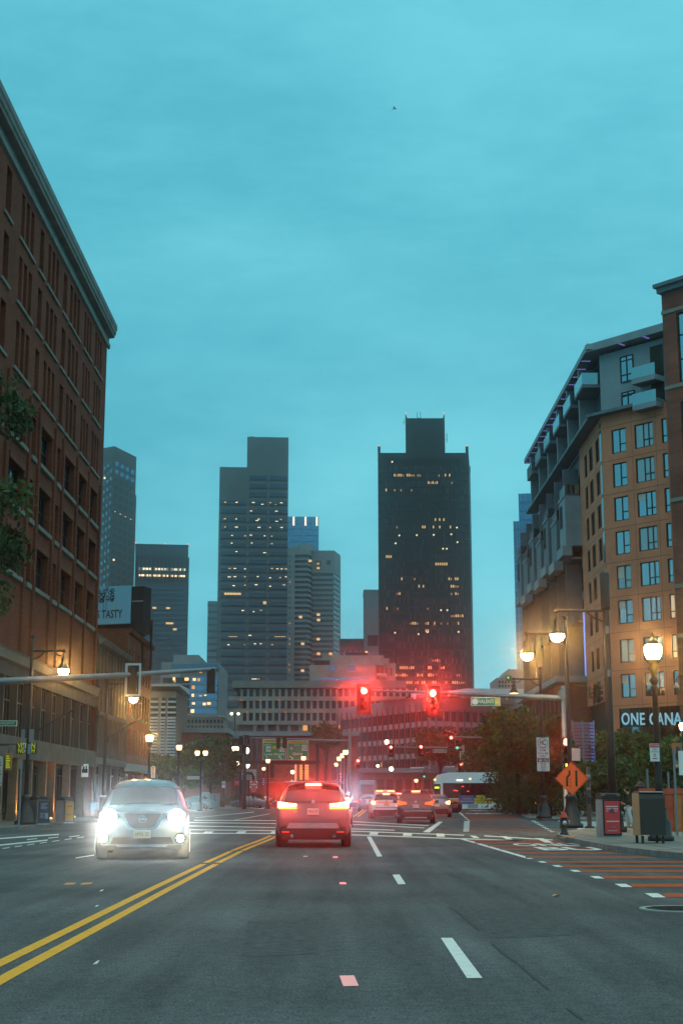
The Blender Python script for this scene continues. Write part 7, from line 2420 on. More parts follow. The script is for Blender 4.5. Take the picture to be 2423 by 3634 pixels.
# ------------------------------------------------------------------ vehicles
M_TYRE = mat('tyre_rubber', (.012, .012, .012), .85)
M_RIM = mat('alloy_rim', (.32, .32, .33), .35, .8)
M_CGL = mat('car_glass', (.02, .022, .025), .05, .25, spec=.8)
M_PLA = mat('black_plastic', (.015, .015, .016), .6)
M_CHR = mat('chrome_trim', (.6, .6, .62), .2, 1.0)
M_BRK = emis('brake_lamp_lit', (1.0, .22, .12), 14)
M_BRKF = emis('far_brake_lamp_lit', (1.0, .2, .12), 8)
M_AMBR = emis('amber_lamp_edge', (1.0, .5, .03), 5)
M_TLO = emis('tail_lamp_dim', (1.0, .08, .03), .55, base=(.25, .01, .01))
M_HEAD = emis('headlamp_lit', (.92, .97, 1.0), 60)
M_FOG = emis('fog_lamp_lit', (1.0, .93, .8), 30)

def car(name, label, cat, x, y, rz, paint, L=4.75, W=1.92, H=1.72, belt=1.0, kind='suv', group='cars on the street', detail=2):
    t = thing(name, label, cat, (x, y, 0), rz, group)
    w = W / 2
    hl = L / 2
    g = .30
    if kind == 'suv':
        st = [(-hl, .44, .70, .74, .84, .80), (-hl + .05, .36, .80, .86, .93, .86), (-hl + .12, .31, .98, 1.06, .97, .84), (-hl + .22, .30, 1.02, 1.24, .985, .79), (-hl + .48, .29, 1.03, H - .10, .995, .70), (-hl + .62, .29, 1.03, H - .02, .995, .685),
              (-hl + 1.3, .27, 1.02, H, 1, .69), (-.2, .27, 1.0, H - .01, 1, .69), (.35, .27, .99, H - .07, 1, .68), (.62, .27, .98, H - .19, 1, .70), (1.12, .27, .98, 1.16, 1, .78), (1.28, .27, .97, 1.06, .995, .82), (hl - .55, .29, .90, 1.0, .975, .78), (hl - .2, .30, .80, .93, .93, .72), (hl - .06, .33, .70, .80, .86, .66), (hl, .42, .60, .64, .74, .58)]
    else:
        st = [(-hl, .44, .66, .70, .84, .78), (-hl + .05, .36, .80, .88, .93, .82), (-hl + .12, .31, .90, 1.02, .97, .80), (-hl + .65, .28, .94, 1.06, .99, .78), (-hl + 1.15, .27, .96, H - .10, 1, .64), (-hl + 1.5, .27, .96, H - .01, 1, .62),
              (-.2, .27, .95, H, 1, .62), (.3, .27, .94, H - .08, 1, .62), (.55, .27, .93, H - .2, 1, .66), (1.1, .27, .92, 1.02, 1, .78), (1.3, .27, .9, .98, .99, .8), (hl - .5, .29, .84, .92, .96, .76), (hl - .15, .3, .74, .84, .9, .7), (hl, .42, .58, .62, .74, .56)]
    def sect(s):
        yy, z0, zb, zt, ww, wt = s
        ww *= w; wt *= w
        zb = zb * belt
        zm = z0 + (zb - z0) * .45
        return [(0, z0), (ww * .82, z0), (ww * .965, z0 + .07), (ww, zm), (ww * .985, zb), (ww * .985 + (wt - ww * .985) * .62, zb + (zt - zb) * .66), (wt * .97, zt - (zt - zb) * .10), (wt * .80, zt - .012), (wt * .4, zt + .01), (0, zt + .014)]
    m = MB()
    rows_ = []
    for s in st:
        half = sect(s)
        ring = [(xx, s[0], z) for xx, z in half] + [(-xx, s[0], z) for xx, z in reversed(half[1:-1])]
        rows_.append(ring)
    n = len(rows_[0])
    vs = [p for r in rows_ for p in r]
    fs = []
    for i in range(len(rows_) - 1):
        for k in range(n):
            fs.append((i * n + k, (i + 1) * n + k, (i + 1) * n + (k + 1) % n, i * n + (k + 1) % n))
    fs.append(tuple(range(n))); fs.append(tuple(reversed(range((len(rows_) - 1) * n, len(rows_) * n))))
    m.use(paint)
    m.faces(vs, fs, True)
    body = ob('body', m, t)
    sb = body.modifiers.new('smooth', 'SUBSURF'); sb.levels = 1; sb.render_levels = 1
    def hw(yy, z):
        # half width of the shell at a station and height
        for i in range(len(st) - 1):
            if st[i][0] <= yy <= st[i + 1][0]:
                q = (yy - st[i][0]) / (st[i + 1][0] - st[i][0])
                a_, b_ = sect(st[i]), sect(st[i + 1])
                h = [((1 - q) * p[0] + q * r[0], (1 - q) * p[1] + q * r[1]) for p, r in zip(a_, b_)]
                for j in range(1, 7):
                    if h[j][1] <= z <= h[j + 1][1]:
                        u = (z - h[j][1]) / max(1e-6, h[j + 1][1] - h[j][1])
                        return h[j][0] + u * (h[j + 1][0] - h[j][0])
        return w * .7
    def top(yy):
        for i in range(len(st) - 1):
            if st[i][0] <= yy <= st[i + 1][0]:
                q = (yy - st[i][0]) / (st[i + 1][0] - st[i][0])
                return st[i][3] * (1 - q) + st[i + 1][3] * q, (st[i][5] * (1 - q) + st[i + 1][5] * q) * w
        return 1, w
    # glass on the sloping ends, following the shell a little proud
    def slope_glass(y0, y1, nm, k=.90, off=.03):
        m = MB()
        N = 5
        ys = [y0 + (y1 - y0) * i / N for i in range(N + 1)]
        rows2 = []
        for yy in ys:
            z, wt = top(yy)
            sgn = -1 if y0 < 0 else 1
            rows2.append([(xx * wt * k, yy + sgn * off * .8, z + off * .55 - .04 * abs(xx) ** 3) for xx in (-1, -.6, -.2, .2, .6, 1)])
        vs = [p for r in rows2 for p in r]
        m.faces(vs, [(i * 6 + j, i * 6 + j + 1, (i + 1) * 6 + j + 1, (i + 1) * 6 + j) for i in range(N) for j in range(5)], True)
        return ob(nm, m, t, mt=M_CGL)
    if kind == 'suv':
        slope_glass(-hl + .17, -hl + .47, 'rear_window', .96)
        slope_glass(1.14, .58, 'windscreen', .97)
        sides = (-hl + .75, .55)
    else:
        slope_glass(-hl + .72, -hl + 1.2, 'rear_window', .92)
        slope_glass(1.08, .52, 'windscreen', .95)
        sides = (-hl + 1.35, .5)
    if detail > 1:
        for s in (-1, 1):
            m = MB()
            ys = [sides[0] + (sides[1] - sides[0]) * i / 6 for i in range(7)]
            zl = 1.05 * belt
            for i in range(6):
                q = []
                for yy, z in ((ys[i] + .02, zl), (ys[i + 1] - .02, zl), (ys[i + 1] - .02, H - .2), (ys[i] + .02, H - .2)):
                    q.append((s * (hw(yy, z) + .012), yy, z))
                m.face(q)
            ob('side_window', m, t, mt=M_CGL)
            m = MB(); m.bbox(s * (w + .02) - .01 if s > 0 else s * (w + .02) - .2, s * (w + .02) + .2 if s > 0 else s * (w + .02) + .01, .62, .74, 1.02 * belt, 1.19 * belt, .03); ob('mirror', m, t, mt=paint)
            m = MB()
            zr = H - .01
            m.tube([(s * w * .60, -hl + .75, zr - .03), (s * w * .60, -hl + .95, zr + .045), (s * w * .60, .1, zr + .035), (s * w * .60, .35, zr - .05)], .018, 6); ob('roof_rail', m, t, mt=M_CHR if kind == 'suv' else M_PLA)
    for s in (-1, 1):
        for yy in (-hl + .88, hl - .92):
            wh = MB()
            wh.lathe([(.20, -.12), (.33, -.12), (.355, -.09), (.36, 0), (.355, .09), (.33, .12), (.20, .12)], (s * (w - .125), yy, .36), 22, True, 'x')
            o = ob('wheel', wh, t, mt=M_TYRE)
            rm = MB(); rm.lathe([(.03, 0), (.21, .01), (.235, .03), (.235, -.02)] if s > 0 else [(.03, 0), (.21, -.01), (.235, -.03), (.235, .02)], (s * (w - .013), yy, .36), 14, False, 'x'); ob('rim', rm, o, mt=M_RIM)
    # dark underbody and wheel wells
    m = MB(); m.box(-w * .83, w * .83, -hl + .35, hl - .35, .20, .32); m.box(-w * .95, -w * .6, -hl + .5, -hl + 1.28, .3, .74); m.box(w * .6, w * .95, -hl + .5, -hl + 1.28, .3, .74); ob('underbody', m, t, mt=M_PLA)
    return t, hl, w, hw

def plate(t, y, z, txt, sgn=-1, m_=None, wd=.31):
    m = MB(); m.bbox(-wd / 2, wd / 2, y - .012 if sgn < 0 else y, y if sgn < 0 else y + .012, z - .08, z + .08, .004)
    o = ob('number_plate', m, t, mt=m_ or mat('plate_white', (.55, .5, .46), .5))
    if txt:
        q = text(txt, .1, t, (0, y + sgn * .016, z), M_DRED, 0 if sgn < 0 else math.pi, .001, width=wd * .8)
    return o

def local_eye(t):
    # the camera point in the vehicle's own frame, aim of the halo beams
    return tuple(rotM(*t.location, t.rotation_euler.z).inverted() @ Vector((0, 0, 1.25)))

def rear(t, hl, w, lit=True, spread=(.42, .84), z=1.08, h=.11, plz=.93, txt='', chmsl=True, power=0, col=None, skid=None, pm=None, H=1.72, curve=.12, barm=None):
    lm = M_BRK if lit else M_TLO
    if barm:
        lm = barm
    for s in (-1, 1):
        x0, x1 = s * spread[0] * w / .96, s * spread[1] * w / .96
        m = MB()
        # lamp: slim inboard bar swelling to a block at the corner
        pts = [(x0, z - h * .30), (x1 * .93, z - h * .5), (x1, z - h * .55), (x1, z + h * .6), (x1 * .93, z + h * .62), (x0 + (x1 - x0) * .55, z + h * .42), (x0, z + h * .22)]
        yb = lambda xx: -hl + .045 + curve * max(0, (abs(xx) / w - .55)) ** 1.5 * 2.2
        m.faces([(xx, yb(xx) - .035, zz_) for xx, zz_ in pts] + [(xx, yb(xx) + .16, zz_) for xx, zz_ in pts], [tuple(range(7))] + [(k, 7 + k, 7 + (k + 1) % 7, (k + 1) % 7) for k in range(7)])
        ob('tail_lamp', m, t, mt=lm)
        if lit and not barm:
            m = MB(); m.box(min(x0, x1 * .96), max(x0, x1 * .96), yb(x1) - .03 - .02, yb(x1) - .02, z - h * .72, z - h * .52); ob('lamp_edge', m, t, mt=M_AMBR)
        if power:
            lamp_spot(t, ((x0 + x1) / 2, -hl - .16, z), local_eye(t), (1, .05, .03), power, 30, .12, 1.0)
    plate(t, -hl + .005, plz, txt, -1, pm)
    if chmsl:
        m = MB(); m.bbox(-.21, .21, -hl + .34, -hl + .40, H - .115, H - .065, .01); ob('high_brake_lamp', m, t, mt=M_BRK if lit else M_TLO)
        if power:
            lamp_spot(t, (0, -hl + .25, H - .09), local_eye(t), (1, .05, .03), power * .6, 30, .12, 1.0)
    m = MB(); m.bbox(-w * .78, w * .78, -hl + .30, -hl + .62, H - .055, H - .01, .02); ob('roof_spoiler', m, t, mt=col or M_PLA)
    m = MB(); m.bbox(-w * .86, w * .86, -hl - .02, -hl + .25, .30, .60, .06); ob('bumper', m, t, mt=M_PLA)
    if skid:
        m = MB()
        m.faces([(-w * .70, -hl - .035, .50), (w * .70, -hl - .035, .50), (w * .62, -hl - .035, .635), (-w * .62, -hl - .035, .635), (-w * .70, -hl + .05, .50), (w * .70, -hl + .05, .50), (w * .62, -hl + .05, .635), (-w * .62, -hl + .05, .635)], [(0, 1, 2, 3), (0, 4, 5, 1), (3, 2, 6, 7), (0, 3, 7, 4), (1, 5, 6, 2)]); ob('skid_trim', m, t, mt=skid)
    for s in (-1, 1):
        m = MB(); m.lathe([(.045, 0), (.055, .02), (.055, .12)], (s * w * .55, -hl - .02, .30), 10, True, 'y'); ob('exhaust', m, t, mt=M_CHR)
    m = MB(); m.lathe([(.05, 0), (.05, .01)], (0, -hl + .045, z + .08), 12, False, 'y'); ob('badge', m, t, mt=M_CHR)

P_SILVER = mat('silver_paint', (.12, .085, .09), .35, .2, spec=.4, coat=.3)
P_WHITE = mat('pale_pearl_paint', (.11, .155, .18), .3, .2, spec=.5, coat=.5)
P_BLACK = mat('black_paint', (.02, .017, .018), .2, .1, spec=.6, coat=.8)
P_GREY2 = mat('grey_paint', (.16, .17, .18), .3, .4, coat=.5)
P_BLUE = mat('blue_grey_paint', (.10, .14, .17), .3, .3, coat=.5)

# grey SUV stopped in front
dS = 38.3
xS = X((975 + 1242) / 2, 2900, dS)
t, hl, w, hw = car('grey_suv', 'silver SUV seen from behind with its brake lamps burning, in the middle lane', 'car', xS, dS + 2.38, math.radians(0.4), P_SILVER, 4.76, 2.0, 1.72)
rear(t, hl, w, True, (.42, .90), 1.10, .135, .93, '9RN 674', True, 2100, P_SILVER, mat('skid_silver', (.34, .32, .32), .45, .5), H=1.72)
m = MB(); m.bbox(-.12, .12, -hl - .045, -hl - .036, .555, .575, .002); ob('badge_line', m, t, mt=M_CHR)
for s in (-1, 1):
    m = MB(); m.bbox(s * .72 - .1, s * .72 + .1, -hl - .03, -hl - .021, .39, .42, .004); ob('reflector', m, t, mt=M_TLO)
m = MB(); m.lathe([(.02, 0), (.03, .02), (.012, .1)], (0, -.9, 1.72), 8); ob('aerial_fin', m, t, mt=P_SILVER)

# oncoming pale SUV
dW = 30.8
xW = X(505, 2900, dW)
t, hl, w, hw = car('pale_suv', 'pale SUV facing us with both headlamps and fog lamps blazing', 'car', xW - .25, dW + 2.36, math.pi + math.radians(6.3), P_WHITE, 4.76, 2.0, 1.70)
def front_piece(name, pts, y, dy, m_, par=None):
    m = MB(); n = len(pts)
    m.faces([(x_, y, z_) for x_, z_ in pts] + [(x_, y - dy, z_) for x_, z_ in pts], [tuple(range(n))] + [(k, (k + 1) % n, n + (k + 1) % n, n + k) for k in range(n)])
    return ob(name, m, par or t, mt=m_)
yf = hl + .03
front_piece('grille', [(-.40, .96), (.40, .96), (.26, .70), (.17, .66), (-.17, .66), (-.26, .70)], yf - .03, .25, M_PLA)
for s in (-1, 1):
    front_piece('grille_trim', [(s * .50, .965), (s * .41, .965), (s * .262, .705), (s * .17, .645), (s * .17, .60), (s * .30, .655)], yf - .012, .22, M_CHR)
front_piece('grille_trim', [(-.18, .645), (.18, .645), (.18, .60), (-.18, .60)], yf - .010, .22, M_CHR)
for k in range(4):
    front_piece('grille_bar', [(-.36 + k * .03, .90 - k * .05), (.36 - k * .03, .90 - k * .05), (.36 - k * .03, .885 - k * .05), (-.36 + k * .03, .885 - k * .05)], yf - .02, .05, M_PLA)
m = MB(); m.lathe([(.085, 0), (.085, .02), (.065, .02), (.065, 0)], (0, yf - .01, .84), 20, False, 'y'); m.box(-.10, .10, yf - .02, yf + .012, .825, .855); ob('round_bar_emblem', m, t, mt=M_CHR)
front_piece('bumper', [(-.86, .58), (.86, .58), (.90, .44), (.84, .30), (-.84, .30), (-.90, .44)], yf - .05, .4, P_WHITE)
front_piece('lower_intake', [(-.60, .47), (.60, .47), (.66, .33), (-.66, .33)], yf - .035, .3, M_PLA)
front_piece('lower_lip', [(-.55, .315), (.55, .315), (.5, .27), (-.5, .27)], yf - .02, .3, mat('lip_silver', (.35, .36, .38), .4, .6))
plate(t, yf - .01, .53, '6MG 32', 1, mat('plate_cream', (.62, .55, .36), .5), .36)
for s in (-1, 1):
    front_piece('headlamp_surround', [(s * .50, .93), (s * .86, 1.01), (s * .93, .90), (s * .84, .80), (s * .56, .82)], hl - .045, .22, M_CHR)
    m = MB(); m.lathe([(.165, 0), (.13, .03), (.01, .05)], (s * .71, hl - .03, .885), 16, True, 'y'); o_ = ob('headlight', m, t, mt=M_HEAD)  # lens drawn oversize so the glare makes a wider white blob
    m = MB(); m.lathe([(.06, 0), (.05, .015), (.01, .02)], (s * .84, hl - .055, .93), 12, True, 'y'); ob('side_lamp', m, t, mt=M_FOG)
    m = MB(); m.lathe([(.075, 0), (.06, .02), (.01, .03)], (s * .80, hl - .01, .445), 14, True, 'y'); ob('fog_lamp', m, t, mt=M_FOG)
    m = MB(); m.lathe([(.11, 0), (.10, .02), (.08, .02), (.08, 0)], (s * .80, hl - .015, .445), 14, False, 'y'); ob('fog_lamp_bezel', m, t, mt=M_PLA)
    lamp_spot(t, (s * .72, hl + .06, .885), local_eye(t), (.86, .95, 1.0), 2600, 15, .09, 1.0)
    lamp_spot(t, (s * .72, hl + .07, .80), (s * .72, hl + 7, -.2), (1.0, .66, .34), 80, 75, .09, .9)
    lamp_spot(t, (s * .80, hl + .06, .445), local_eye(t), (1.0, .8, .5), 600, 15, .06, 1.0)
front_piece('bonnet_edge', [(-.80, 1.0), (.80, 1.0), (.78, .965), (-.78, .965)], hl - .22, .03, P_WHITE)
for s in (-1, 1):
    m = MB(); m.tube([(s * .1, 1.22, 1.10), (s * .62, 1.17, 1.13)], .012, 5); ob('wiper', m, t, mt=M_PLA)
m = MB(); m.bbox(-.1, .1, .62, .70, 1.42, 1.49); ob('interior_mirror', m, t, mt=M_PLA)

# black SUV at the crossing
dK = 73.5
xK = X(1484, 2880, dK)
t, hl, w, hw = car('black_suv', 'black SUV from behind with high brake lamp lit, waiting beyond the crossing', 'car', xK, dK + 2.4, math.radians(-3.0), P_BLACK, 4.8, 1.95, 1.70)
rear(t, hl, w, True, (.46, .88), 1.02, .20, .88, '5KX 213', True, 500, P_BLACK, None, H=1.70, barm=emis('orange_red_tail_lamp', (1, .16, .03), 1.3, base=(.3, .02, .01)))
m = MB(); m.bbox(-w * .62, w * .8, -hl - .03, -hl - .021, .62, .65, .004); ob('chrome_strip', m, t, mt=M_CHR)
m = MB(); m.bbox(-w * .55, w * .55, -hl - .03, -hl + .05, .28, .34, .004); ob('lower_trim', m, t, mt=mat('lip_silver', (.35, .36, .38), .4, .6))
# white patrol car
dP = 90.0
xP = X(1369, 2850, dP)
t, hl, w, hw = car('white_patrol_car', 'white patrol car from behind with an amber light bar on its roof', 'car', xP, dP + 2.35, math.radians(1), mat('white_paint', (.62, .60, .6), .3, .05, coat=.5), 4.7, 1.95, 1.62)
rear(t, hl, w, True, (.70, .92), 1.0, .16, .90, '', True, 500, MATS['white_paint'], None, mat('plate_orange', (.6, .25, .08), .5), H=1.62)
m = MB(); m.bbox(-.62, .62, -.5, -.2, 1.66, 1.78, .02); ob('light_bar', m, t, mt=mat('light_bar_body', (.5, .5, .52), .4))
for k in (-1, 1):
    m = MB(); m.bbox(k * .36 - .2, k * .36 + .2, -.53, -.503, 1.68, 1.75, .006); ob('amber_beacon', m, t, mt=emis('amber_beacon', (1, .55, .12), 3.5))
m = MB(); m.box(-.70, .70, -hl - .01, -hl + .03, .70, .735); ob('lettering_strip', m, t, mt=M_PLA)
m = MB(); m.box(-.62, .62, -hl + .02, -hl + .035, 1.0, 1.06); ob('red_reflector', m, t, mt=M_TLO)
# silver saloon past the black one
dA = 98
t, hl, w, hw = car('silver_saloon', 'silver saloon half hidden behind the black SUV, front of the bus', 'car', X(1561, 2850, dA), dA + 2.3, math.radians(-5), P_GREY2, 4.6, 1.82, 1.52, kind='sedan')
rear(t, hl, w, True, (.62, .90), .98, .2, .8, '', False, 60, P_GREY2, None, H=1.1)
for o in kids(t):
    if o.name.startswith('roof_spoiler'):
        bpy.data.objects.remove(o)
# further cars
dA = 128
t, hl, w, hw = car('distant_suv', 'far SUV with glowing brake lamps above the gap between patrol car and black SUV', 'car', X(1416, 2850, dA), dA + 2.3, 0, P_SILVER, 4.7, 1.95, 1.75, detail=1)
rear(t, hl, w, True, (.45, .9), 1.1, .16, .9, '', True, 250, P_SILVER, H=1.75)
dA = 140
t, hl, w, hw = car('distant_saloon', 'small dark car on the left of the far lanes behind the patrol car', 'car', X(1304, 2850, dA), dA + 2.3, 0, P_BLUE, 4.6, 1.85, 1.5, kind='sedan', detail=1)
rear(t, hl, w, False, (.6, .9), .98, .18, .8, '', False, 0, P_BLUE, H=1.1)
for px, d_, l, rz in ((880, 185, 'dark parked car beyond the island hedge, left of the DO NOT ENTER sign', math.radians(80)), (690, 150, 'dark parked car at the left tree behind the bright headlamp glare', math.radians(75)), (936, 205, 'small white car with a lit lamp under the lowest left acorn lamp', math.radians(150))):
    t, hl, w, hw = car('parked_car', l, 'car', X(px, 2840, d_), d_, rz, P_BLUE if 'white' not in l else MATS['white_paint'], 4.5, 1.82, 1.5, kind='sedan', detail=1)
    if 'white' in l:
        for s in (-1, 1):
            m = MB(); m.lathe([(.1, 0), (.08, .03), (.01, .05)], (s * .7, hl - .03, .72), 10, True, 'y'); ob('headlight', m, t, mt=emis('small_headlamp', (1, .95, .85), 14))
# oncoming car hidden behind the silver SUV, one white headlamp flaring past its right edge
dO = 62
t, hl, w, hw = car('oncoming_car', 'oncoming car mostly hidden by the silver SUV, one white headlamp flaring past it', 'car', X(1180, 2850, dO), dO + 2.3, math.pi, P_WHITE, 4.6, 1.85, 1.5, kind='sedan', detail=1)
for s in (-1, 1):
    m = MB(); m.lathe([(.11, 0), (.09, .03), (.01, .05)], (s * .68, hl - .03, .74), 12, True, 'y'); ob('headlight', m, t, mt=M_HEAD)
hx = X(1231, 2838, dO)
t.location.x = hx - .68 
t.location.z = 0
for s in (-1,):
    lamp_spot(t, (s * .68, hl + .06, 1.2), (s * .68 + .8, hl + 60, 1.25), (.66, .7, 1.0), 3500, 14, .08, 1.0)
    m = MB(); m.lathe([(.12, 0), (.1, .03), (.01, .05)], (s * .68, hl - .02, 1.16), 12, True, 'y'); ob('headlight', m, t, mt=M_HEAD)
    m = MB(); m.bbox(s * .68 - .16, s * .68 + .16, hl - .35, hl - .03, .7, 1.3, .04); ob('lamp_pod', m, t, mt=M_PLA)
# van on the far left of the lanes
dV = 150
a, b = P(1276, 2835, dV), P(1330, 2768, dV)
t = thing('box_van', 'pale box van in the far lanes beside the white patrol car', 'van', ((a.x + b.x) / 2, dV, 0), 0, 'cars on the street')
w_ = (b.x - a.x) / 2
m = MB(); m.bbox(-w_, w_, 0, 5, .5, b.z, .08); ob('body', m, t, mt=mat('van_paint', (.34, .38, .42), .4))
m = MB(); m.box(-w_ * .85, w_ * .85, -.02, -.003, b.z * .55, b.z * .85); ob('rear_window', m, t, mt=M_CGL)
m = MB(); m.bbox(-w_, w_, -.1, .1, .35, .6); ob('bumper', m, t, mt=M_PLA)
for s in (-1, 1):
    for yy in (.9, 4.1):
        m = MB(); m.lathe([(.2, -.1), (.36, -.1), (.36, .1), (.2, .1)], (s * (w_ - .12), yy, .36), 14, True, 'x'); ob('wheel', m, t, mt=M_TYRE)
    m = MB(); m.box(s * w_ * .92 - .06, s * w_ * .92 + .06, -.03, -.003, .8, 1.2); ob('tail_lamp', m, t, mt=M_TLO)
# cars half hidden in the hedge on the right
for px, d_, l in ((1872, 118, 'car glowing through the right hedge, two red lamps, left of the HC post'), (1900, 112, 'car with orange lamps low behind the right hedge')):
    t, hl, w, hw = car('hedge_car', l, 'car', X(px, 2840, d_), d_ + 2, math.radians(20), P_BLACK, 4.5, 1.85, 1.5, kind='sedan', detail=1)
    rear(t, hl, w, True, (.5, .9), 1.1 if px < 1880 else .8, .26, .7, '', False, 60, P_BLACK, H=1.1)
    t.location.z = .13

# ---- city bus
dB_ = 128.0
xb0, xb1 = X(1537, 2800, dB_), X(1850, 2800, dB_)
bz = lambda py: Z(py, dB_)
bus = thing('city_bus', 'white city bus turning side on, yellow stripe and blue and yellow advert panels', 'bus', (xb0, dB_, 0), math.radians(-1.5))
BL = 12.0
BH = bz(2757)
z_str0, z_str1 = bz(2849) , bz(2835)
M_BWH = mat('bus_white', (.72, .75, .77), .4)
M_BYE = mat('bus_yellow', (.62, .30, .02), .5)
m = MB()
m.use(M_BWH); 
prof = [(0, .35), (BL, .35), (BL, BH + .25), (BL - .3, BH + .42), (1.3, BH + .38), (.45, BH + .2), (.12, BH - .25), (0, 1.6)]
n = len(prof)
m.faces([(x_, 0, z_) for x_, z_ in prof] + [(x_, 2.55, z_) for x_, z_ in prof], [tuple(range(n)), tuple(reversed(range(n, 2 * n)))] + [(k, n + k, n + (k + 1) % n, (k + 1) % n) for k in range(n)])
ob('body', m, bus)
m = MB(); m.faces([(.9, .25, BH + .3), (BL - .2, .25, BH + .42), (BL - .3, .25, bz(2738)), (1.9, .25, bz(2744)), (.9, 2.3, BH + .3), (BL - .2, 2.3, BH + .42), (BL - .3, 2.3, bz(2738)), (1.9, 2.3, bz(2744))], [(0, 1, 2, 3), (4, 7, 6, 5), (3, 2, 6, 7), (0, 3, 7, 4), (1, 5, 6, 2)]); ob('roof_fairing', m, bus, mt=M_BWH)
zw0, zw1 = bz(2833), bz(2779)
m = MB(); m.box(.85, BL - .3, -.02, -.003, zw0, zw1); ob('window_band', m, bus, mt=mat('bus_dark_glass', (.012, .014, .016), .08, .1, spec=.6))
for k in range(8):
    m = MB(); m.box(1.0 + k * 1.36, 1.06 + k * 1.36, -.04, -.021, zw0, zw1); ob('window_post', m, bus, mt=M_PLA)
m = MB(); m.box(.05, .62, -.02, -.003, bz(2840), bz(2782)); ob('front_door', m, bus, mt=M_CGL)
m = MB(); m.box(.62, .84, -.03, -.003, bz(2845), bz(2778)); ob('door_post', m, bus, mt=M_BWH)
xa = lambda px: X(px, 2840, dB_) - xb0
m = MB(); m.box(.9, BL, -.012, -.003, z_str0, z_str1); ob('yellow_stripe', m, bus, mt=M_BYE)
m = MB(); m.box(.9, BL, -.02, -.003, z_str1 + .003, z_str1 + .06); ob('rub_rail', m, bus, mt=M_BWH)
m = MB(); m.box(xa(1627), xa(1681), -.035, -.013, bz(2853), bz(2823)); ob('advert_panel', m, bus, mt=mat('advert_blue', (.05, .12, .33), .5))
m = MB(); m.box(xa(1631), xa(1678), -.042, -.036, bz(2845), bz(2842)); m.box(xa(1640), xa(1672), -.042, -.036, bz(2836), bz(2834)); ob('advert_print', m, bus, mt=mat('advert_orange', (.6, .35, .05), .5))
m = MB(); m.box(xa(1686), xa(1720), -.035, -.013, bz(2853), bz(2822)); ob('advert_panel', m, bus, mt=mat('advert_yellow', (.6, .46, .03), .5))
m = MB()
for k in range(4):
    m.box(xa(1690), xa(1716 - 3 * (k % 2)), -.042, -.036, bz(2848 - k * 6), bz(2845 - k * 6))
ob('advert_print', m, bus, mt=mat('advert_olive', (.2, .17, .02), .6))
for x_, w2 in ((1.9, .5), (9.2, .5)):
    m = MB(); m.lathe([(.25, -.12), (.48, -.12), (.5, 0), (.48, .12), (.25, .12)], (x_, .1, .5), 18, True, 'y'); ob('wheel', m, bus, mt=M_TYRE)
m = MB(); m.lathe([(.62, 0), (.62, .02)], (1.9, -.004, .55), 20, False, 'y'); m.lathe([(.62, 0), (.62, .02)], (9.2, -.004, .55), 20, False, 'y'); ob('wheel_arch', m, bus, mt=M_PLA)
m = MB(); m.box(-.02, -.004, .3, 2.25, bz(2835), BH - .1); ob('windscreen', m, bus, mt=M_CGL)
for px, py, w2, mt_ in ((1631, 2769, 11, 'floodlight'), (1668, 2764, 3, 'amber_beacon'), (1543, 2767, 4, 'amber_beacon')):
    m = MB(); m.bbox(xa(px) - w2 / FPX * dB_, xa(px) + w2 / FPX * dB_, -.03, -.003, bz(py + 2.5), bz(py - 2.5), .01); ob('side_lamp', m, bus, mt=MATS[mt_] if mt_ != 'floodlight' else emis('bus_side_light', (1, .85, .6), 2.0))
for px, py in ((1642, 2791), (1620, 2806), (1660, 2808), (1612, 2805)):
    m = MB(); m.bbox(xa(px) - .1, xa(px) + .1, -.025, -.0205, bz(py + 2), bz(py - 2), .005); ob('window_reflection_lamp', m, bus, mt=emis('dull_red_lamp', (1, .08, .05), 1.2))  # small glowing boxes in place of red reflections in the bus windows
m = MB(); m.bbox(.12, .5, -.03, -.021, bz(2798), bz(2792), .005); ob('route_display', m, bus, mt=emis('route_display', (.7, 1, .05), 1.8))
for s in (1.2, 3.0, 6.5):
    m = MB(); m.box(s, s + .9, -.02, -.003, .42, .75); ob('skirt_panel', m, bus, mt=mat('skirt_grey', (.3, .32, .34), .5))

# ------------------------------------------------------------------ trees and shrubs
M_BARK = mat('bark', (.055, .042, .032), .95, var=.3, vscale=6)
def leafm(name, col):
    m = mat(name, col, .7, var=.55, vscale=.9, spec=.2)
    m.node_tree.nodes['Principled BSDF'].inputs['Subsurface Weight'].default_value = 0
    return m
M_LEAF = leafm('leaf_green', (.085, .125, .032))
M_LEAF2 = leafm('leaf_olive', (.095, .085, .028))
M_LEAF3 = leafm('leaf_dark', (.055, .085, .026))

def crown_mesh(rng, clumps, n, size, mats_):
    """leaf sized faces scattered on and in many small clumps"""
    m = MB()
    per = max(1, n // len(clumps))
    for (c, r) in clumps:
        m.use(rng.choice(mats_))
        for _ in range(per):
            a = rng.uniform(0, 2 * math.pi); z = rng.uniform(-1, 1)
            q = rng.random() ** .45
            s = math.sqrt(1 - z * z)
            p = Vector(c) + Vector((math.cos(a) * s, math.sin(a) * s, z * .75)) * (r * q)
            u = Vector((rng.gauss(0, 1), rng.gauss(0, 1), rng.gauss(0, .5))).normalized()
            v = u.orthogonal(); v = (Matrix.Rotation(rng.uniform(0, 6.28), 3, u) @ v).normalized()
            w = u.cross(v)
            L = size * rng.uniform(.6, 1.4)
            m.face([p - v * L * .5, p + w * L * .28, p + v * L * .5, p - w * L * .28])
    return m

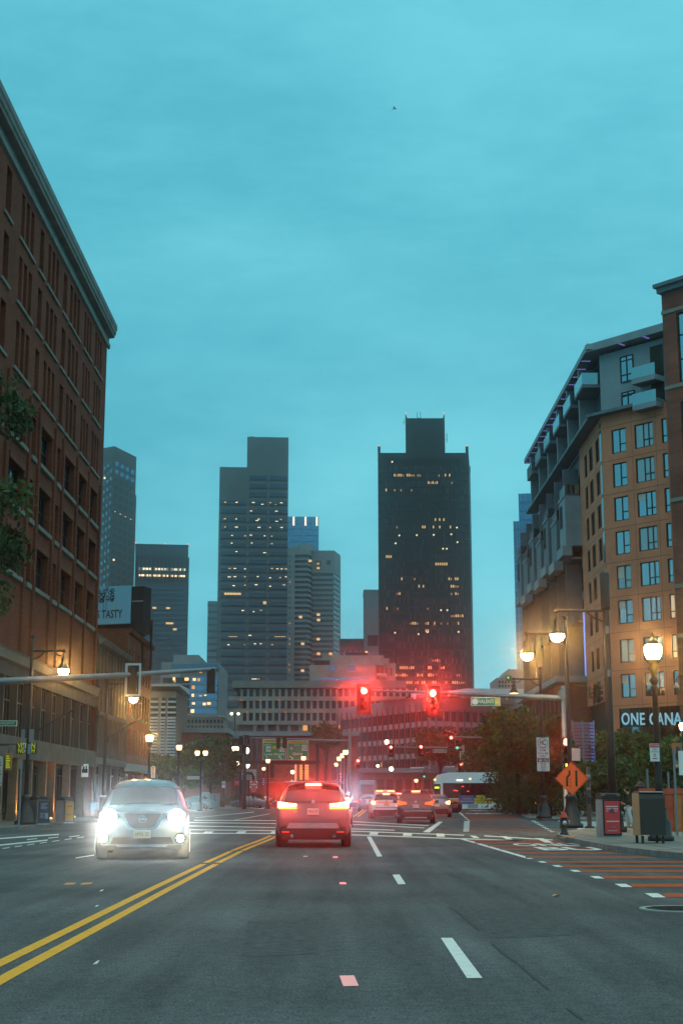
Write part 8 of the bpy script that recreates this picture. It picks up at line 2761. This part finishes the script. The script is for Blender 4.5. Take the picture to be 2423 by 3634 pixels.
def tree(label, x, y, h, r, zc, name='street_tree', n=5000, leaf=.28, seed=1, mats_=None, z0=.13, squash=.85, group='street trees', trunk_r=.16, nclump=46, column=False):
    rng = random.Random(seed)
    t = thing(name, label, 'tree', (x, y, z0), rng.uniform(0, 6), group)
    top = h - z0
    clumps = []
    while len(clumps) < nclump:
        p = Vector((rng.uniform(-1, 1), rng.uniform(-1, 1), rng.uniform(-1, 1)))
        if (column and .2 < math.hypot(p.x, p.y) < 1) or (not column and .25 < p.length < 1):
            cr_ = r * rng.uniform(.20, .36)
            clumps.append(((p.x * (r - cr_ * .6), p.y * (r - cr_ * .6), zc + p.z * (top - zc) * squash), cr_))
    m = MB(); m.tube([(0, 0, 0), (rng.uniform(-.1, .1), rng.uniform(-.1, .1), zc * .5), (rng.uniform(-.2, .2), rng.uniform(-.2, .2), zc)], [trunk_r * 1.3, trunk_r, trunk_r * .7], 8)
    ob('trunk', m, t, mt=M_BARK)
    m = MB()
    for c, cr_ in rng.sample(clumps, min(14, len(clumps))):
        st_ = Vector((0, 0, zc * rng.uniform(.55, .95)))
        e = Vector(c)
        m.tube([st_, st_.lerp(e, .5) + Vector((0, 0, .15 * r)), e], [trunk_r * .45, trunk_r * .28, trunk_r * .08], 5)
    ob('limbs', m, t, mt=M_BARK)
    ob('crown', crown_mesh(rng, clumps, n, leaf, mats_ or [M_LEAF, M_LEAF2, M_LEAF3]), t)
    return t

def tp(px, d):
    return X(px, 2800, d)
tree('near green tree whose twigs reach in at the left edge before the brick block', X(-250, 1700, 40), 40, 14.6, 2.9, 10.2, n=11000, leaf=.2, seed=3, mats_=[leafm('near_leaf_dark', (.03, .05, .016)), M_LEAF3], trunk_r=.2, nclump=44, column=True)
tree('big leafy tree between the VALENTI sign and the HC post', tp(1840, 104), 104, Z(2480, 104), (1970 - 1700) / 2 / FPX * 104, Z(2630, 104), n=15000, leaf=.3, seed=5, mats_=[M_LEAF2, M_LEAF3, M_LEAF], nclump=60)
tree('leafy tree behind the HC lane sign', tp(1925, 96), 96, Z(2500, 96), 3.0, Z(2660, 96), n=9000, leaf=.28, seed=6, mats_=[M_LEAF2, M_LEAF3])
tree('tree in front of the violet lit screen beside the orange sign', tp(2070, 100), 103, Z(2660, 100), 2.6, Z(2740, 100), n=4000, leaf=.26, seed=7, mats_=[M_LEAF3, M_LEAF2])
tree('wide low tree below the ONE CANAL letters', tp(2220, 100), 100, Z(2590, 100), 3.6, Z(2700, 100), n=12000, leaf=.26, seed=8, mats_=[M_LEAF, M_LEAF3, M_LEAF2], nclump=56)
tree('tree at the right edge behind the acorn lamp post', tp(2380, 92), 92, Z(2600, 92), 3.0, Z(2700, 92), n=9000, leaf=.25, seed=9, mats_=[M_LEAF, M_LEAF3])
tree('brown-green tree behind the high far red signal', tp(1565, 175), 175, Z(2578, 175), 4.4, Z(2650, 175), n=6000, leaf=.4, seed=10, mats_=[M_LEAF2, M_LEAF2, M_LEAF3], nclump=50)
tree('brown-green tree between the far red signal and the big leafy tree', tp(1690, 165), 165, Z(2580, 165), 3.6, Z(2670, 165), n=5000, leaf=.4, seed=11, mats_=[M_LEAF2, M_LEAF3])
tree('big leafy tree behind the twin globe lamp on the left', tp(745, 172), 172, Z(2612, 172), 4.2, Z(2705, 172), n=12000, leaf=.36, seed=12, mats_=[M_LEAF2, M_LEAF3], nclump=56)
tree('smaller leafy tree between the left acorn lamps', tp(655, 160), 160, Z(2668, 160), 3.2, Z(2740, 160), n=5000, leaf=.34, seed=13, mats_=[M_LEAF2, M_LEAF])
tree('small yellow-green tree beside the louvred garage', tp(572, 190), 190, Z(2672, 190), 2.4, Z(2725, 190), n=3000, leaf=.34, seed=14, mats_=[M_LEAF, M_LEAF2])
tree('faint tree on the roof line above the Quincy road sign', tp(1158, 232), 232, Z(2560, 232), 3.0, Z(2615, 232), n=3000, leaf=.4, seed=15, mats_=[M_LEAF2])
tree('tree behind the bus tail on the right', tp(1735, 136), 136, Z(2640, 136), 3.4, Z(2730, 136), n=5000, leaf=.3, seed=16, mats_=[M_LEAF3, M_LEAF2])
tree('dark tree behind the grey dumpster side of the right pavement', tp(2140, 90), 90, Z(2690, 90), 2.4, Z(2760, 90), n=4000, leaf=.24, seed=17, mats_=[M_LEAF3])
bpy.data.objects[-1] if False else None
for o in bpy.data.objects:
    if o.get('label', '').startswith('dark tree behind the grey'):
        o['label'] = 'low dark tree behind the thick black lamp pole'

def shrub(label, x, y, r, h, seed, n=1500, leaf=.16, mats_=None, z0=.13, rx=None):
    rng = random.Random(seed)
    t = thing('shrub', label, 'shrub', (x, y, z0), 0, 'shrubs along the pavements')
    cl_ = [((rng.uniform(-r, r) * (rx or 1), rng.uniform(-r, r) * .6, rng.uniform(.2, .8) * h), rng.uniform(.3, .45) * h) for _ in range(16)]
    m = MB()
    for c, q in cl_[:8]:
        m.tube([(c[0] * .3, c[1] * .3, 0), c], [.03, .012], 5)
    ob('stems', m, t, mt=M_BARK)
    ob('foliage', crown_mesh(rng, cl_, n, leaf, mats_ or [M_LEAF3, M_LEAF2]), t)
for i, (px, d, r, h, l) in enumerate(((1868, 110, 2.2, 4.2, 'tall shrub covering the tail of the bus'), (1846, 116, 1.3, 4.1, 'slim tall shrub in front of the bus side'), (1840, 108, 1.6, 2.3, 'shrub at the far kerb right of the bus tail'), (1885, 102, 1.5, 2.4, 'dark shrub left of the poster covered bin'), (1960, 96, 1.4, 2.0, 'shrub behind the poster covered bin'), (2055, 95, 1.8, 2.2, 'dark shrub behind the crossing button post'),
                                    (2135, 93, 1.8, 2.4, 'dark shrub behind the red panelled bin'), (2230, 92, 1.9, 2.4, 'dark shrub behind the walking person'), (2330, 90, 1.8, 2.6, 'shrub behind the big acorn lamp post'))):
    shrub(l, tp(px, d), d, r, h, 40 + i, 9000 if h > 4 else 1500)
for i, (px, d, l) in enumerate(((795, 186, 'brown hedge clump on the island under the no left turn sign'), (840, 188, 'brown hedge clump on the island under the WRONG WAY sign'), (880, 190, 'brown hedge clump left of the DO NOT ENTER post on the island'), (925, 192, 'brown hedge clump right of the DO NOT ENTER post on the island'))):
    shrub(l, tp(px, d), d, 1.6, 1.7, 60 + i, n=1200, leaf=.24, mats_=[M_LEAF2])
# grey utility cabinets by the left tree
for px, d, l in ((726, 150, 'tall pale grey cabinet beside the glare on the left kerb'), (762, 152, 'second pale grey cabinet right of the tall one')):
    a = X(px, 2840, d)
    t = thing('utility_cabinet', l, 'cabinet', (a, d, .13 if px < 750 else .13))
    m = MB(); m.bbox(-.5, .5, 0, .7, 0, 1.75 if px < 750 else 1.6, .03); ob('case', m, t, mt=mat('cabinet_grey', (.27, .28, .29), .6, var=.15))
    m = MB(); m.box(-.02, .02, -.015, -.002, .1, 1.5); m.box(.1, .16, -.03, -.002, .8, .95); ob('door_seam', m, t, mt=M_PLA)

# ------------------------------------------------------------------ person walking on the right pavement
def person(label, x, y, rz, h):
    t = thing('person', label, 'person', (x, y, .13), rz)
    s = h / 1.72
    def skin(name, pts, edges, rad, m_, lev=2):
        me = bpy.data.meshes.new(name)
        me.from_pydata([tuple(Vector(p) * s) for p in pts], edges, [])
        o = bpy.data.objects.new(name, me); C.objects.link(o); o.parent = t
        me.materials.append(m_)
        md = o.modifiers.new('skin', 'SKIN')
        for i, r in enumerate(rad):
            rr_ = r if isinstance(r, tuple) else (r, r)
            me.skin_vertices[0].data[i].radius = (rr_[0] * s, rr_[1] * s)
        me.skin_vertices[0].data[0].use_root = True
        sd_ = o.modifiers.new('sub', 'SUBSURF'); sd_.levels = lev; sd_.render_levels = lev
        return o
    SK = mat('skin', (.42, .24, .16), .6)
    JK = mat('dark_jacket', (.022, .025, .026), .8)
    TR = mat('pale_trousers', (.40, .42, .44), .85, var=.1)
    SH = mat('tan_shoes', (.35, .2, .14), .6)
    HR = mat('dark_hair', (.015, .011, .009), .6)
    # facing -x in local space is avoided: the figure faces +y locally, x is its right
    # body: one continuous figure from pelvis to head, arms and legs
    pts = [(0, 0, .94), (0, .01, 1.12), (0, .0, 1.34), (0, -.01, 1.45), (0, .01, 1.52), (0, .035, 1.60), (0, .04, 1.66),
           (.17, -.01, 1.40), (.21, -.02, 1.15), (.20, .14, 1.00), (.17, .26, 1.06),
           (-.17, -.01, 1.40), (-.21, -.03, 1.15), (-.20, .12, .98), (-.16, .24, 1.05),
           (.095, 0, .86), (.10, .06, .50), (.10, -.02, .10), (.10, .10, .045),
           (-.095, 0, .86), (-.10, -.05, .50), (-.10, -.20, .13), (-.10, -.10, .045)]
    ed = [(0, 1), (1, 2), (2, 3), (3, 4), (4, 5), (5, 6), (2, 7), (7, 8), (8, 9), (9, 10), (2, 11), (11, 12), (12, 13), (13, 14), (0, 15), (15, 16), (16, 17), (17, 18), (0, 19), (19, 20), (20, 21), (21, 22)]
    rad = [(.14, .10), (.13, .095), (.15, .10), (.055, .055), (.055, .06), (.082, .10), (.07, .085), .055, .042, .036, .03, .055, .042, .036, .03, .085, .06, .042, .03, .085, .06, .042, .03]
    skin('body', pts, ed, rad, SK)
    jp = [(0, 0, .88), (0, .01, 1.12), (0, 0, 1.33), (0, -.01, 1.44), (.18, -.01, 1.39), (.225, -.02, 1.15), (.205, .13, 1.01), (-.18, -.01, 1.39), (-.225, -.03, 1.15), (-.205, .11, .99)]
    skin('jacket', jp, [(0, 1), (1, 2), (2, 3), (2, 4), (4, 5), (5, 6), (2, 7), (7, 8), (8, 9)], [(.19, .14), (.175, .13), (.185, .125), (.085, .085), .08, .07, .058, .08, .07, .058], JK)
    tpz = [(0, 0, .93), (.10, 0, .82), (.11, .06, .50), (.11, .0, .09), (-.10, 0, .82), (-.11, -.05, .50), (-.11, -.18, .12)]
    skin('trousers', tpz, [(0, 1), (1, 2), (2, 3), (0, 4), (4, 5), (5, 6)], [(.17, .125), (.115, .115), (.098, .10), (.105, .12), (.115, .115), (.098, .10), (.105, .12)], TR)
    for sx2, yy, zz2 in ((.10, .06, .045), (-.10, -.13, .05)):
        m = MB(); m.lathe([(.03, -.14), (.045, -.1), (.048, 0), (.042, .1), (.02, .14)], (0, 0, 0), 10, True, 'y')
        o = ob('shoe', m, t, (sx2 * s, yy * s, zz2 * s), mt=SH)
    # hair cap and face
    m = MB(); m.ball((0, .015 * s, 1.645 * s), .108 * s, 14, 9, 1.12); ob('hair', m, t, mt=HR)
    m = MB(); m.ball((0, .062 * s, 1.60 * s), .078 * s, 12, 8, 1.3); m.ball((0, .145 * s, 1.595 * s), .018 * s, 8, 5); ob('face', m, t, mt=SK)
    m = MB()
    for k in (-1, 1):
        m.ball((k * .032 * s, .133 * s, 1.625 * s), .010 * s, 8, 5)
    m.box(-.022 * s, .022 * s, .132 * s, .136 * s, 1.548 * s, 1.554 * s); ob('eyes_and_mouth', m, t, mt=HR)
    # hands: palm, four fingers and thumb each, loosely curled
    for sx2, hx_ in ((1, (.17, .26, 1.06)), (-1, (-.16, .24, 1.05))):
        P0 = Vector(hx_)
        hp = [(P0), P0 + Vector((0, .07, .01))]; he = [(0, 1)]; hr = [.028, .034]
        for k in range(4):
            b_ = P0 + Vector((-.03 + .02 * k, .085, .02))
            i0 = len(hp); L_ = (.055, .065, .062, .048)[k]
            hp += [b_, b_ + Vector((0, L_ * .6, .0)), b_ + Vector((0, L_ * .8, -.03))]; he += [(1, i0), (i0, i0 + 1), (i0 + 1, i0 + 2)]; hr += [.0095, .009, .008]
        i0 = len(hp); hp += [P0 + Vector((-sx2 * .035, .03, .02)), P0 + Vector((-sx2 * .05, .07, .025))]; he += [(0, i0), (i0, i0 + 1)]; hr += [.011, .009]
        skin('hand', hp, he, hr, SK, 1)
    m = MB(); m.bbox(-.035 * s, .035 * s, .33 * s, .345 * s, 1.08 * s, 1.21 * s, .004); 
    return t
pp = G(2230, 2938, .13)
person('person in a dark jacket and pale loose trousers walking beside the mailbox', pp.x, pp.y, math.radians(80), (2938 - 2800) / FPX * pp.y)

# bird
bp_ = P(1400, 386, 150)
t = thing('bird', 'small dark bird gliding alone high in the sky', 'bird', tuple(bp_), math.radians(10))
t.scale = (.62,) * 3
m = MB()
body_ = [(-.35, .02, -.05), (-.1, .06, .0), (.2, .05, .03), (.42, .01, .04)]
m.tube(body_, [.03, .08, .07, .02], 8)
for s in (-1, 1):
    m.faces([(.12, .0, .03), (-.12, 0, .02), (-.28, s * .35, .12), (-.62, s * .8, .02), (-.1, s * .45, .16)], [(0, 1, 2, 4), (2, 3, 4)])
ob('plumage', m, t, mt=mat('bird_dark', (.03, .03, .03), .8))

# ------------------------------------------------------------------ air: thin evening haze over the street, plus scatter added for lamp halos
mh = bpy.data.materials.new('evening_mist')
mh.use_nodes = True
t_ = mh.node_tree
t_.nodes.clear()
o_ = t_.nodes.new('ShaderNodeOutputMaterial')
a_ = t_.nodes.new('ShaderNodeAddShader')
for k, (dens, ani) in enumerate(((0.00009, 0.3), (0.00025, 0.982))):     # fine dry haze, and a forward-scattering part added in place of lens bloom
    v_ = t_.nodes.new('ShaderNodeVolumePrincipled')
    v_.inputs['Density'].default_value = dens
    v_.inputs['Anisotropy'].default_value = ani
    v_.inputs['Color'].default_value = (0.93, 0.96, 1.0, 1)
    t_.links.new(v_.outputs[0], a_.inputs[k])
t_.links.new(a_.outputs[0], o_.inputs['Volume'])
m = MB(); m.box(-420, 420, -60, 1050, -1.2, 300)
hz = ob('haze', m, mt=mh)
hz['kind'] = 'stuff'
